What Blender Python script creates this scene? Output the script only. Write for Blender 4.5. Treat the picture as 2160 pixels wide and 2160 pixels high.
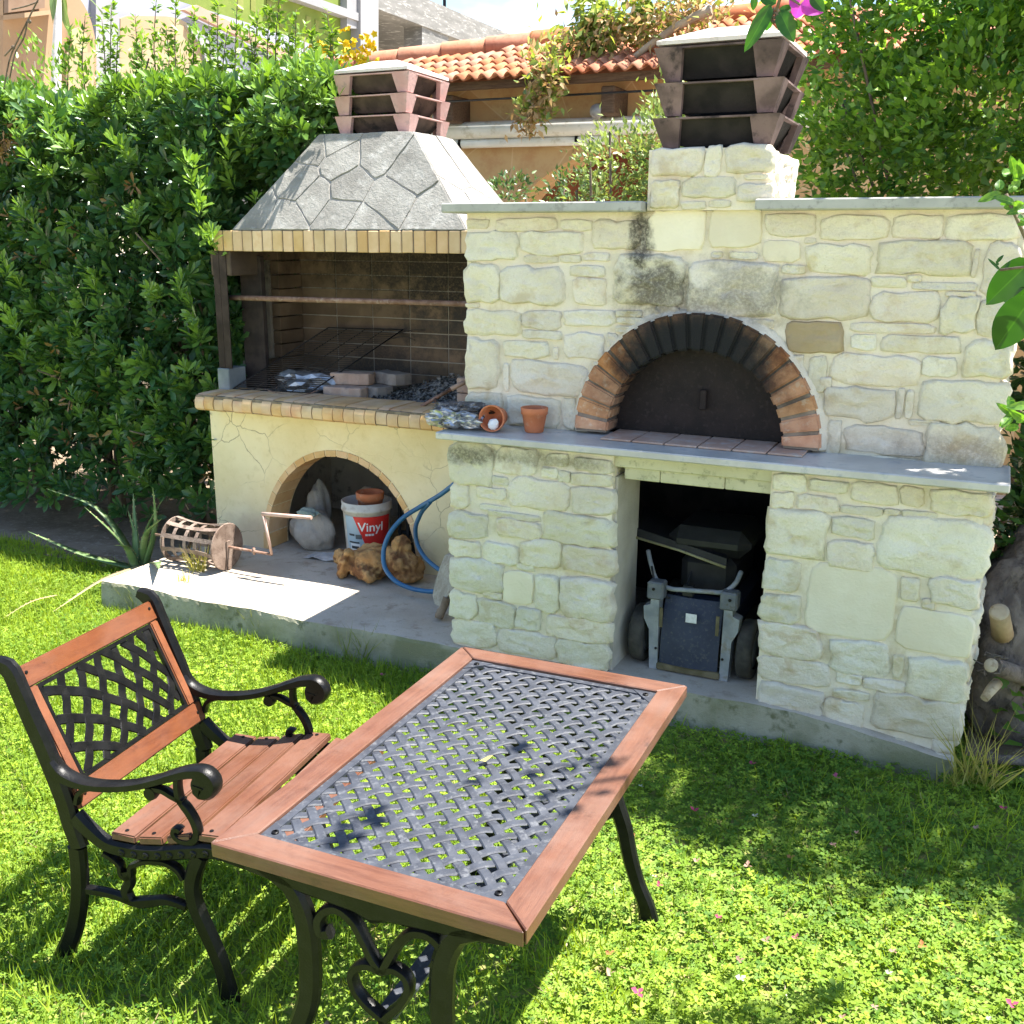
import bpy, bmesh, math, random
import numpy as np
from mathutils import Vector, Matrix

for o in list(bpy.data.objects):
    bpy.data.objects.remove(o)
scene = bpy.context.scene
COL = scene.collection
random.seed(7)
RNG = np.random.default_rng(11)

# ------------------------------------------------------------------ camera, sky, sun, exposure
FPX, PITCH, ROLL, YAW, HCAM = 2177.3, math.radians(14.612), math.radians(-0.396), math.radians(24.856), 1.6
_fw = np.array([-math.sin(YAW) * math.cos(PITCH), math.cos(YAW) * math.cos(PITCH), -math.sin(PITCH)])
_rt = np.array([math.cos(YAW), math.sin(YAW), 0.0])
_dn = np.cross(_fw, _rt)
_c, _s = math.cos(ROLL), math.sin(ROLL)
CAMR = np.array([_c * _rt + _s * _dn, -_s * _rt + _c * _dn, _fw])
CAMP = np.array([0.0, 0.0, HCAM])
cam_data = bpy.data.cameras.new('camera')
cam = bpy.data.objects.new('camera', cam_data)
COL.objects.link(cam)
m = Matrix.Identity(4)
for i in range(3):
    m[i][0], m[i][1], m[i][2], m[i][3] = CAMR[0][i], -CAMR[1][i], -CAMR[2][i], CAMP[i]
cam.matrix_world = m
cam_data.sensor_width = 36.0
cam_data.lens = FPX / 2160.0 * 36.0
cam_data.clip_start = 0.05
cam_data.clip_end = 500.0
scene.camera = cam

SUN = np.array([0.355, 0.235, 1.0]); SUN /= np.linalg.norm(SUN)      # towards the sun (from the shadows on the slab)
SUN_EL = math.asin(SUN[2])
SUN_AZ = math.atan2(SUN[0], SUN[1])
world = bpy.data.worlds.new('World')
scene.world = world
world.use_nodes = True
wn = world.node_tree
wn.nodes.clear()
sky = wn.nodes.new('ShaderNodeTexSky')
sky.sky_type = 'NISHITA'
sky.sun_disc = False
sky.sun_elevation = SUN_EL
sky.sun_rotation = SUN_AZ
sky.air_density = 1.0
sky.dust_density = 0.1
sky.ozone_density = 1.0
tc = wn.nodes.new('ShaderNodeTexCoord')
cmap = wn.nodes.new('ShaderNodeMapping')
cmap.inputs['Scale'].default_value = (1.0, 1.0, 2.6)
cmap.inputs['Location'].default_value = (0.35, 0.1, 0.22)
cn = wn.nodes.new('ShaderNodeTexNoise')
cn.inputs['Scale'].default_value = 2.3
cn.inputs['Detail'].default_value = 7.0
cn.inputs['Roughness'].default_value = 0.55
cr = wn.nodes.new('ShaderNodeValToRGB')
cr.color_ramp.elements[0].position = 0.60
cr.color_ramp.elements[1].position = 0.78
cmix = wn.nodes.new('ShaderNodeMixRGB')
cmix.inputs['Color2'].default_value = (6.0, 6.1, 6.3, 1)
bg = wn.nodes.new('ShaderNodeBackground')
bg.inputs['Strength'].default_value = 0.08
wo = wn.nodes.new('ShaderNodeOutputWorld')
L = wn.links.new
L(tc.outputs['Generated'], cmap.inputs['Vector']); L(cmap.outputs[0], cn.inputs['Vector'])
L(cn.outputs['Fac'], cr.inputs['Fac']); L(cr.outputs['Color'], cmix.inputs['Fac'])
L(sky.outputs[0], cmix.inputs['Color1']); L(cmix.outputs[0], bg.inputs['Color']); L(bg.outputs[0], wo.inputs['Surface'])

sun_data = bpy.data.lights.new('sun', 'SUN')
sun_data.energy = 5.0
sun_data.angle = math.radians(0.53)
sun_data.color = (1.0, 0.95, 0.87)
sun = bpy.data.objects.new('sun', sun_data)
sun.location = (3, 2, 9)
sun.rotation_euler = Vector(-SUN).to_track_quat('-Z', 'Y').to_euler()
COL.objects.link(sun)
scene.view_settings.view_transform = 'Standard'
scene.view_settings.look = 'None'
scene.view_settings.exposure = 2.05
scene.view_settings.gamma = 1.0
scene.view_settings.use_curve_mapping = False


# ------------------------------------------------------------------ photo pixel -> point on a known plane
def ray(x, y):
    return CAMR.T @ np.array([(x - 1080) / FPX, (y - 1080) / FPX, 1.0])
def onz(x, y, z):
    d = ray(x, y); return CAMP + d * (z - CAMP[2]) / d[2]
def ony(x, y, Y):
    d = ray(x, y); return CAMP + d * (Y - CAMP[1]) / d[1]
def onx(x, y, X):
    d = ray(x, y); return CAMP + d * (X - CAMP[0]) / d[0]
def onp(x, y, P, n):
    d = ray(x, y); n = np.array(n, float); return CAMP + d * (n @ (np.array(P) - CAMP)) / (n @ d)
def atd(x, y, dist):
    d = ray(x, y); return CAMP + d / np.linalg.norm(d) * dist


# ------------------------------------------------------------------ scene graph helpers
WLOC = {}
MAT = {}
def tag(o, label=None, cat=None, group=None, kind=None):
    if label: o['label'] = label
    if cat: o['category'] = cat
    if group: o['group'] = group
    if kind: o['kind'] = kind
    return o
def thing(name, loc, label, cat, group=None):
    o = bpy.data.objects.new(name, None)
    o.empty_display_size = 0.1
    COL.objects.link(o)
    o.location = loc
    WLOC[o.name] = np.array(loc, float)
    return tag(o, label, cat, group)

class MB:
    """collects world-space verts and faces of one mesh"""
    def __init__(s):
        s.v = []; s.f = []; s.sm = []
    def add(s, v, f, smooth=False):
        n = len(s.v)
        s.v.extend([tuple(map(float, p)) for p in v])
        s.f.extend([tuple(i + n for i in q) for q in f])
        s.sm.extend([smooth] * len(f))
        return s
    def box(s, lo, hi, A=None, O=None):
        x0, y0, z0 = lo; x1, y1, z1 = hi
        v = np.array([(x0,y0,z0),(x1,y0,z0),(x1,y1,z0),(x0,y1,z0),(x0,y0,z1),(x1,y0,z1),(x1,y1,z1),(x0,y1,z1)], float)
        if A is not None: v = v @ np.array(A) + np.array(O)
        return s.add(v, [(3,2,1,0),(4,5,6,7),(0,1,5,4),(1,2,6,5),(2,3,7,6),(3,0,4,7)])
    def bbox(s, lo, hi, b=.004):
        """box with chamfered edges"""
        bm = bmesh.new()
        c = [(a + q) / 2 for a, q in zip(lo, hi)]
        bmesh.ops.create_cube(bm, size=1.0, matrix=Matrix.Translation(c) @ Matrix.Diagonal([q - a for a, q in zip(lo, hi)] + [1]))
        bmesh.ops.bevel(bm, geom=bm.edges[:], offset=b, segments=1, affect='EDGES')
        s.add([v.co for v in bm.verts], [[v.index for v in f.verts] for f in bm.faces]); bm.free()
        return s
    def extrude(s, poly, N, smooth=False):
        """poly: list of 3d points, extruded along vector N; caps included"""
        n = len(poly); P = np.array(poly, float); Q = P + np.array(N)
        f = [tuple(range(n)), tuple(range(2 * n - 1, n - 1, -1))]
        f += [(j, i, i + n, j + n) for i, j in [(k, (k + 1) % n) for k in range(n)]]
        return s.add(np.vstack([P, Q]), f, smooth)
    def tube(s, path, r, n=8, cap=True, smooth=True, squash=1.0):
        P = [np.array(p, float) for p in path]; k = len(P)
        R = r if hasattr(r, '__len__') else [r] * k
        T = []
        for i in range(k):
            t = P[min(i + 1, k - 1)] - P[max(i - 1, 0)]
            T.append(t / (np.linalg.norm(t) + 1e-12))
        up = np.array([0, 0, 1.0])
        if abs(T[0] @ up) > .9: up = np.array([1.0, 0, 0])
        a = np.cross(T[0], up); a /= np.linalg.norm(a)
        V = []
        for i in range(k):
            a = a - T[i] * (a @ T[i]); a /= (np.linalg.norm(a) + 1e-12)
            b = np.cross(T[i], a)
            for j in range(n):
                w = 2 * math.pi * j / n
                V.append(P[i] + R[i] * (a * math.cos(w) + b * math.sin(w) * squash))
        F = []
        for i in range(k - 1):
            for j in range(n):
                j2 = (j + 1) % n
                F.append((i*n + j, i*n + j2, (i+1)*n + j2, (i+1)*n + j))
        s.add(V, F, smooth)
        if cap:
            o = len(s.v) - len(V)
            s.f.append(tuple(o + j for j in range(n - 1, -1, -1))); s.sm.append(False)
            s.f.append(tuple(o + (k-1)*n + j for j in range(n))); s.sm.append(False)
        return s
    def lathe(s, prof, c, axis=(0,0,1), n=24, smooth=True):
        """prof: (radius, height) list around the axis through c"""
        ax = np.array(axis, float); ax /= np.linalg.norm(ax)
        h = np.array([0,0,1.0]) if abs(ax[2]) < .9 else np.array([1.0,0,0])
        a = np.cross(ax, h); a /= np.linalg.norm(a); b = np.cross(ax, a)
        V = []
        for r, z in prof:
            for j in range(n):
                w = 2*math.pi*j/n
                V.append(np.array(c) + ax*z + r*(a*math.cos(w) + b*math.sin(w)))
        F = []
        for i in range(len(prof) - 1):
            for j in range(n):
                j2 = (j+1) % n
                F.append((i*n+j, i*n+j2, (i+1)*n+j2, (i+1)*n+j))
        return s.add(V, F, smooth)
    def band(s, path, w, frame, thick, off=0.0):
        """flat cast bar: 2d centreline path [(a,z)], half widths w, extruded; frame=(O,A,N); chamfered on both faces"""
        O, A, N = [np.array(q, float) for q in frame]; Z = np.array([0,0,1.0])
        P = np.array(path, float); k = len(P)
        W = np.array(w if hasattr(w, '__len__') else [w]*k, float)
        T = np.gradient(P, axis=0); T /= (np.linalg.norm(T, axis=1)[:, None] + 1e-12)
        Nn = np.stack([-T[:,1], T[:,0]], 1)
        ch = min(.008, thick*.3)
        rings = [(-1, ch), (-.62, 0), (.62, 0), (1, ch), (1, thick-ch), (.62, thick), (-.62, thick), (-1, thick-ch)]
        V = []
        for i in range(k):
            for sx, d in rings:
                q = P[i] + Nn[i]*W[i]*sx
                V.append(O + A*q[0] + Z*q[1] + N*(d + off))
        n = 8; F = []
        for i in range(k-1):
            for j in range(n):
                j2 = (j+1) % n
                F.append((i*n+j, (i+1)*n+j, (i+1)*n+j2, i*n+j2))
        F.append(tuple(range(n))); F.append(tuple((k-1)*n+j for j in range(n-1,-1,-1)))
        return s.add(V, F, False)
    def build(s, name, mat, parent=None, smooth=None, fixn=True):
        o3 = WLOC[parent.name] if parent is not None else np.zeros(3)
        me = bpy.data.meshes.new(name)
        V = np.array(s.v, float) - o3
        me.from_pydata(V.tolist(), [], s.f)
        if fixn:
            bm = bmesh.new(); bm.from_mesh(me)
            bmesh.ops.recalc_face_normals(bm, faces=bm.faces[:]); bm.to_mesh(me); bm.free()
        me.polygons.foreach_set('use_smooth', [bool(q) if smooth is None else smooth for q in s.sm])
        if mat in (MAT.get('iron'), MAT.get('iron_weave'), MAT.get('ledge_brick')):
            me.polygons.foreach_set('use_smooth', [True]*len(me.polygons)); me.set_sharp_from_angle(angle=math.radians(38))
        me.materials.append(mat)
        o = bpy.data.objects.new(name, me)
        COL.objects.link(o)
        if parent is not None: o.parent = parent
        WLOC[o.name] = o3
        return o

def put(name, mesh, parent, loc, rot=(0,0,0), scale=(1,1,1)):
    """a piece that shares mesh data; loc in world space"""
    o = bpy.data.objects.new(name, mesh)
    COL.objects.link(o)
    o.parent = parent
    o.location = Vector(np.array(loc, float) - WLOC[parent.name])
    o.rotation_euler = rot
    o.scale = scale
    return o
def meshdata(name, mb, mat, smooth=None):
    o = mb.build(name, mat, None, smooth)
    me = o.data
    bpy.data.objects.remove(o)
    return me

def smooth_path(pts, n=24):
    """Catmull-Rom through the points"""
    P = np.array(pts, float)
    d = np.r_[0, np.cumsum(np.linalg.norm(np.diff(P, axis=0), axis=1))]
    t = np.linspace(0, d[-1], n)
    M_ = np.gradient(P, d, axis=0)
    out = []
    for x in t:
        i = min(max(np.searchsorted(d, x) - 1, 0), len(P) - 2)
        h = d[i+1] - d[i]; u = (x - d[i]) / h
        out.append((2*u**3-3*u**2+1)*P[i] + (u**3-2*u**2+u)*h*M_[i] + (-2*u**3+3*u**2)*P[i+1] + (u**3-u**2)*h*M_[i+1])
    return np.array(out)


# ------------------------------------------------------------------ materials
def nodes(name):
    mt = bpy.data.materials.new(name)
    mt.use_nodes = True
    nt = mt.node_tree
    nt.nodes.clear()
    out = nt.nodes.new('ShaderNodeOutputMaterial')
    bs = nt.nodes.new('ShaderNodeBsdfPrincipled')
    nt.links.new(bs.outputs[0], out.inputs['Surface'])
    return mt, nt, bs, out
def c4(c): return (c[0], c[1], c[2], 1.0)
def node(nt, t, **k):
    n = nt.nodes.new(t)
    for a, b in k.items():
        if a in ('operation', 'blend_type', 'data_type', 'distance', 'feature', 'interpolation_type', 'attribute_name', 'attribute_type'): setattr(n, a, b)
        else: n.inputs[a].default_value = b
    return n
def noise(nt, vec, scale, detail=4, rough=.55, dist=0):
    n = node(nt, 'ShaderNodeTexNoise', Scale=scale, Detail=detail, Roughness=rough, Distortion=dist)
    nt.links.new(vec, n.inputs['Vector'])
    return n.outputs['Fac']
def rng(nt, val, a, b, lo=0.0, hi=1.0):
    n = nt.nodes.new('ShaderNodeMapRange')
    n.interpolation_type = 'SMOOTHSTEP'
    n.inputs['From Min'].default_value = a; n.inputs['From Max'].default_value = b
    n.inputs['To Min'].default_value = lo; n.inputs['To Max'].default_value = hi
    nt.links.new(val, n.inputs['Value'])
    return n.outputs['Result']
def mth(nt, op, a, b=None):
    n = nt.nodes.new('ShaderNodeMath'); n.operation = op
    for i, q in enumerate((a, b)):
        if q is None: continue
        if isinstance(q, (int, float)): n.inputs[i].default_value = q
        else: nt.links.new(q, n.inputs[i])
    return n.outputs[0]
def mix(nt, fac, a, b, blend='MIX'):
    n = nt.nodes.new('ShaderNodeMixRGB'); n.blend_type = blend
    for i, q in (('Fac', fac), ('Color1', a), ('Color2', b)):
        if isinstance(q, (int, float)): n.inputs[i].default_value = q
        elif isinstance(q, tuple): n.inputs[i].default_value = c4(q)
        else: nt.links.new(q, n.inputs[i])
    return n.outputs[0]
def pos(nt, scale=(1,1,1)):
    g = nt.nodes.new('ShaderNodeNewGeometry')
    if scale == (1,1,1): return g.outputs['Position']
    mp = nt.nodes.new('ShaderNodeMapping'); mp.inputs['Scale'].default_value = scale
    nt.links.new(g.outputs['Position'], mp.inputs['Vector'])
    return mp.outputs[0]

def soft_spot(nt, p, center, radii, nz=None, namp=.5):
    """mask 1 inside an ellipsoidal patch, ragged by noise"""
    sub = nt.nodes.new('ShaderNodeVectorMath'); sub.operation = 'SUBTRACT'
    nt.links.new(p, sub.inputs[0]); sub.inputs[1].default_value = center
    dv = nt.nodes.new('ShaderNodeVectorMath'); dv.operation = 'DIVIDE'
    nt.links.new(sub.outputs[0], dv.inputs[0]); dv.inputs[1].default_value = radii
    ln = nt.nodes.new('ShaderNodeVectorMath'); ln.operation = 'LENGTH'
    nt.links.new(dv.outputs[0], ln.inputs[0])
    v = ln.outputs['Value']
    if nz is not None:
        v = mth(nt, 'ADD', v, mth(nt, 'MULTIPLY', mth(nt, 'SUBTRACT', nz, .5), namp * 2))
    return rng(nt, v, 1.0, .35)

def mottled(name, c1, c2, scale=6, rough=.85, bump=.25, bscale=60, rnd=0.0, spec=.3, c3=None, s3=25, spots=(), metal=0.0, stretch=(1,1,1), a=.35, b=.65, bdist=.01, fine=0.0, hue=0.0, pits=None):
    mt, nt, bs, out = nodes(name)
    p = pos(nt, stretch)
    col = mix(nt, rng(nt, noise(nt, p, scale, 5), a, b), c1, c2)
    if c3 is not None:
        col = mix(nt, rng(nt, noise(nt, p, s3, 5, .65), .52, .70), col, c3)
    if pits is not None:
        pp_ = pos(nt)
        col = mix(nt, rng(nt, noise(nt, pp_, 75, 7, .75), .56, .70, 0, .55), col, pits)
        col = mix(nt, rng(nt, noise(nt, pp_, 230, 4, .7), .40, .70, 0, .22), col, pits)
    if rnd or hue:
        oi = nt.nodes.new('ShaderNodeObjectInfo')
        hs = nt.nodes.new('ShaderNodeHueSaturation')
        nt.links.new(col, hs.inputs['Color'])
        nt.links.new(rng(nt, oi.outputs['Random'], 0, 1, 1 - rnd, 1 + rnd), hs.inputs['Value'])
        if hue:
            r2 = mth(nt, 'FRACT', mth(nt, 'MULTIPLY', oi.outputs['Random'], 17.31))
            nt.links.new(rng(nt, r2, 0, 1, .5 - hue*.45, .5 + hue*.45), hs.inputs['Hue'])
            r3 = mth(nt, 'FRACT', mth(nt, 'MULTIPLY', oi.outputs['Random'], 7.77))
            nt.links.new(rng(nt, r3, 0, 1, .88, 1.10), hs.inputs['Saturation'])
        col = hs.outputs[0]
    P0 = pos(nt)
    for center, radii, color, stren in spots:
        mk = soft_spot(nt, P0, center, radii, noise(nt, P0, 14, 6, .7), .8 if stren < .999 else .25)
        mk = mth(nt, 'MULTIPLY', mk, stren)
        if stren < .999: mk = mth(nt, 'MULTIPLY', mk, rng(nt, noise(nt, P0, 90, 5, .7), .30, .60, .45, 1.0))
        col = mix(nt, mk, col, color)
    nt.links.new(col, bs.inputs['Base Color'])
    bs.inputs['Roughness'].default_value = rough
    bs.inputs['Metallic'].default_value = metal
    bs.inputs['Specular IOR Level'].default_value = spec
    if bump:
        h = noise(nt, P0, bscale, 8, .65)
        if fine:
            h = mth(nt, 'ADD', h, mth(nt, 'MULTIPLY', noise(nt, P0, fine, 6, .7), .5))
        bp = nt.nodes.new('ShaderNodeBump')
        bp.inputs['Strength'].default_value = bump
        bp.inputs['Distance'].default_value = bdist
        nt.links.new(h, bp.inputs['Height'])
        nt.links.new(bp.outputs[0], bs.inputs['Normal'])
    return mt

def leaf_mat(name, c1, c2, trans=.35, tcol=None, rough=.4, spec=.45, var=.15):
    mt, nt, bs, out = nodes(name)
    at = node(nt, 'ShaderNodeAttribute'); at.attribute_name = 'tint'
    col = mix(nt, at.outputs['Fac'], c1, c2)
    p = pos(nt)
    col = mix(nt, rng(nt, noise(nt, p, 3.0, 3), .35, .65, 0, var), col, tuple(q * .45 for q in c1))
    nt.links.new(col, bs.inputs['Base Color'])
    bs.inputs['Roughness'].default_value = rough
    bs.inputs['Specular IOR Level'].default_value = spec
    tr = nt.nodes.new('ShaderNodeBsdfTranslucent')
    tint = mix(nt, 1.0, col, tcol or (1.5, 1.35, .6), 'MULTIPLY')
    nt.links.new(tint, tr.inputs['Color'])
    ms = nt.nodes.new('ShaderNodeMixShader'); ms.inputs['Fac'].default_value = trans
    nt.links.new(bs.outputs[0], ms.inputs[1]); nt.links.new(tr.outputs[0], ms.inputs[2])
    nt.links.new(ms.outputs[0], out.inputs['Surface'])
    return mt

def wood_mat(name, stretch, c1, c2, c3, rough=.45, coat=.15, wearc=(.140, .075, .053)):
    mt, nt, bs, out = nodes(name)
    p = pos(nt, stretch)
    col = mix(nt, rng(nt, noise(nt, p, 9, 5, .6, .6), .3, .7), c1, c2)
    col = mix(nt, rng(nt, noise(nt, p, 45, 4, .6), .55, .75, 0, .6), col, c3)
    P0 = pos(nt)
    wear = rng(nt, noise(nt, P0, 5.5, 6, .65), .42, .68, 0, .75)
    col = mix(nt, wear, col, wearc)
    col = mix(nt, rng(nt, noise(nt, P0, 23, 7, .75), .55, .72, 0, .55), col, tuple(q*.45 for q in c3))
    col = mix(nt, rng(nt, noise(nt, p, 3.5, 4), .38, .62, 0, .35), col, tuple(q*1.25 for q in c2))
    nt.links.new(col, bs.inputs['Base Color'])
    nt.links.new(rng(nt, noise(nt, P0, 6, 5), .3, .7, rough - .1, rough + .25), bs.inputs['Roughness'])
    bs.inputs['Coat Weight'].default_value = coat
    bs.inputs['Coat Roughness'].default_value = .35
    bp = nt.nodes.new('ShaderNodeBump'); bp.inputs['Strength'].default_value = .25; bp.inputs['Distance'].default_value = .003
    nt.links.new(noise(nt, p, 60, 5), bp.inputs['Height']); nt.links.new(bp.outputs[0], bs.inputs['Normal'])
    return mt

SOOT = (.022, .020, .019)
BROWN = (.13, .105, .075)
# stains of the oven wall: soot run beside the chimney, smoke above the arch, darker bands below the counter
STAINS = [((-1.115, 3.42, 1.60), (.055, .3, .19), SOOT, .85),
          ((-1.07, 3.42, 1.47), (.16, .3, .10), (.07, .06, .05), .75),
          ((-1.02, 3.42, 1.44), (.15, .3, .11), (.12, .105, .075), .55),
          ((-.76, 3.42, 1.47), (.20, .3, .13), (.16, .145, .12), .55),
          ((-.9, 3.42, 1.38), (.45, .3, .09), (.20, .175, .145), .45),
          ((-.05, 3.42, .98), (.28, .3, .10), (.22, .16, .11), .55),
          ((-1.66, 3.24, .86), (.16, .2, .05), (.10, .09, .055), .8),
          ((-1.35, 3.24, .87), (.28, .2, .04), (.14, .12, .07), .6)]
MAT['stone'] = mottled('limestone', (.70, .635, .50), (.77, .72, .60), 5, .92, .9, 34, rnd=.07, spec=.12, c3=(.62, .53, .37), s3=9, pits=(.50, .43, .30), spots=STAINS, bdist=.012, fine=110, hue=.02)
MAT['stone_smooth'] = mottled('sawn_limestone', (.69, .625, .475), (.75, .695, .55), 6, .9, .35, 90, rnd=.05, spec=.2, spots=STAINS)
MAT['stone_brown'] = mottled('brown_limestone', (.36, .28, .17), (.42, .335, .21), 8, .9, .5, 60, spec=.2, fine=170)
MAT['mortar'] = mottled('lime_mortar', (.70, .63, .50), (.77, .705, .58), 7, .95, .5, 60, spec=.15, c3=(.60, .515, .36), s3=9, spots=STAINS, fine=200, pits=(.56, .485, .36))
MAT['mortar_grey'] = mottled('cement_mortar', (.46, .42, .355), (.56, .52, .445), 7, .95, .4, 80, spec=.15, fine=200)
MAT['marble'] = mottled('grey_marble', (.40, .39, .37), (.53, .515, .49), 9, .35, .05, 60, spec=.5, c3=(.33, .34, .355), s3=18)
MAT['marble_cap'] = mottled('weathered_marble', (.30, .305, .28), (.38, .38, .35), 8, .5, .1, 60, spec=.4, c3=(.24, .24, .22), s3=30)
MAT['lintel'] = mottled('lintel_stone', (.50, .48, .33), (.58, .55, .40), 7, .9, .3, 60, c3=(.3, .29, .2), s3=30)
ARCH_SOOT = [((-.9, 3.38, 1.19), (.46, .5, .36), (.010, .010, .011), 1.0), ((-.9, 3.38, 1.24), (.34, .5, .22), (.010, .010, .011), 1.0), ((-.9, 3.50, 1.0), (.60, .12, .60), (.014, .013, .013), 1.0)]
MAT['arch_brick'] = mottled('arch_brick', (.47, .21, .095), (.56, .29, .145), 14, .85, .3, 120, rnd=.12, c3=(.56, .38, .25), s3=40, spots=ARCH_SOOT, hue=.012)
MAT['tile'] = mottled('hearth_tile', (.46, .28, .20), (.52, .36, .275), 10, .8, .2, 90, rnd=.1, c3=(.5, .42, .36), s3=20)
MAT['door'] = mottled('oven_door_iron', (.011, .0075, .0075), (.018, .012, .0115), 12, .65, .15, 150, spec=.25, c3=(.026, .019, .018), s3=60)
MAT['yellow_brick'] = mottled('buff_brick', (.56, .375, .19), (.64, .46, .265), 10, .85, .2, 140, rnd=.07, c3=(.58, .36, .18), s3=10, hue=.008)
MAT['ledge_brick'] = mottled('ledge_brick', (.55, .34, .165), (.63, .43, .24), 10, .7, .15, 140, rnd=.06, c3=(.58, .32, .16), s3=9, hue=.006)
MAT['joint'] = mottled('dark_joint', (.13, .105, .08), (.22, .18, .14), 30, .95, .3, 120)
MAT['fire_brick'] = mottled('fire_brick', (.13, .088, .055), (.19, .13, .082), 7, .9, .25, 120, rnd=.12,
    spots=[((-2.2, 4.6, 1.42), (.75, .5, .33), (.016, .015, .015), .95), ((-2.75, 4.6, 1.55), (.9, .6, .22), (.03, .026, .024), .85),
           ((-2.35, 4.6, 1.15), (.55, .4, .2), (.05, .045, .042), .75), ((-2.9, 4.6, .95), (.35, .5, .22), (.05, .042, .04), .8)])
MAT['fire_joint'] = mottled('fire_joint', (.27, .23, .18), (.33, .285, .23), 20, .95, .2, 100,
    spots=[((-2.9, 4.6, 1.5), (.9, .6, .3), (.06, .05, .045), .9)])
MAT['render'] = None
MAT['hood_stone'] = mottled('slate_flag', (.22, .21, .19), (.30, .29, .265), 7, .9, .7, 40, rnd=.10, c3=(.37, .36, .335), s3=16, fine=140, bdist=.008, pits=(.17, .16, .145))
MAT['hood_mortar'] = mottled('hood_mortar', (.25, .24, .22), (.32, .305, .28), 9, .95, .4, 70, fine=180)
MAT['concrete'] = mottled('slab_concrete', (.41, .355, .285), (.52, .465, .385), 3, .92, .25, 90, c3=(.32, .27, .21), s3=15, pits=(.27, .22, .165), fine=260)
MAT['concrete_moss'] = mottled('damp_concrete', (.20, .20, .115), (.36, .34, .25), 6, .95, .6, 50, c3=(.12, .125, .06), s3=12, fine=200)
MAT['soil'] = mottled('soil', (.16, .115, .075), (.24, .185, .13), 5, .95, .6, 40, c3=(.30, .25, .19), s3=30, fine=200)
MAT['pale_ground'] = mottled('pale_ground', (.40, .34, .26), (.50, .43, .34), 2, .95, .4, 30, c3=(.3, .25, .18), s3=9)
MAT['lawn_soil'] = mottled('lawn_thatch', (.09, .15, .022), (.17, .24, .04), 12, .95, .5, 90, c3=(.26, .22, .09), s3=20)
MAT['iron'] = mottled('black_cast_iron', (.004, .004, .0043), (.008, .0078, .0078), 30, .34, .25, 240, spec=.2, bdist=.003)
MAT['iron_weave'] = mottled('grey_cast_iron', (.024, .027, .036), (.042, .047, .060), 25, .5, .15, 200, spec=.45, c3=(.085, .09, .10), s3=70, bdist=.003)
MAT['rust'] = mottled('rusty_iron', (.16, .085, .055), (.26, .16, .12), 25, .85, .3, 160, c3=(.33, .245, .20), s3=40)
MAT['cage'] = mottled('rusty_tin', (.15, .105, .082), (.25, .19, .155), 14, .75, .3, 120, c3=(.10, .068, .052), s3=35, metal=.2)
MAT['terracotta'] = mottled('terracotta', (.45, .145, .065), (.53, .19, .09), 12, .8, .1, 120, c3=(.52, .27, .17), s3=30)
MAT['cowl'] = mottled('pink_cement', (.40, .235, .215), (.49, .315, .29), 8, .9, .25, 90, c3=(.33, .235, .22), s3=30, rnd=.08)
MAT['cowl_dark'] = mottled('pink_cement_sooty', (.085, .058, .055), (.19, .13, .125), 9, .9, .25, 90, c3=(.04, .03, .03), s3=14, rnd=.12)
MAT['soot_shade'] = mottled('soot_shade_black', (.014, .013, .013), (.030, .026, .025), 12, .95, .3, 90)  # sooty parts, and painted shade inside the oven alcove
MAT['cap_pale'] = mottled('pale_cement', (.58, .51, .475), (.66, .595, .56), 7, .85, .2, 80, c3=(.44, .375, .345), s3=30)
MAT['black_plastic'] = mottled('black_plastic', (.014, .014, .015), (.022, .022, .023), 20, .5, .05, 200)
WX = (1.2, 14, 14); WY = (14, 1.2, 14)
WC = ((.088, .022, .006), (.130, .038, .011), (.048, .012, .005))
WC2 = ((.080, .028, .014), (.118, .047, .025), (.042, .015, .008))
MAT['wood_x'] = wood_mat('weathered_wood_along_x', WX, *WC2)
MAT['wood_y'] = wood_mat('weathered_wood_along_y', WY, *WC2)
MAT['wood_back'] = wood_mat('stained_wood_along_y', WY, *WC, wearc=(.125, .040, .013))
# ================================================================== ground
def sheet(name, x0, x1, y0, y1, z, mat, nx=1, ny=1, amp=0.0):
    xs = np.linspace(x0, x1, nx + 1); ys = np.linspace(y0, y1, ny + 1)
    V = [(x, y, z + (amp * (math.sin(x*2.1+1) * math.cos(y*2.7) + .5*math.sin(x*5.3+y*3.1)) if amp else 0)) for y in ys for x in xs]
    F = [(j*(nx+1)+i, j*(nx+1)+i+1, (j+1)*(nx+1)+i+1, (j+1)*(nx+1)+i) for j in range(ny) for i in range(nx)]
    o = MB().add(V, F, True).build(name, mat)
    return tag(o, kind='structure')
ground = sheet('ground', -120, 120, -60, 200, -0.03, MAT['pale_ground'])
def lawn_z(x, y):
    return .010 * (np.sin(x*2.1+1) * np.cos(y*2.7) + .5*np.sin(x*5.3+y*3.1)) - .012
lawn = sheet('lawn', -6.5, 3.0, -2.5, 3.95, -.012, MAT['lawn_soil'], 60, 50, .010)
bed = sheet('soil_bed', -8.5, -3.50, 3.62, 6.2, .004, MAT['soil'], 30, 20, .012)
bed2 = sheet('soil_bed', .06, 2.6, 3.28, 6.5, .008, MAT['soil'], 20, 20, .012)

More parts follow.
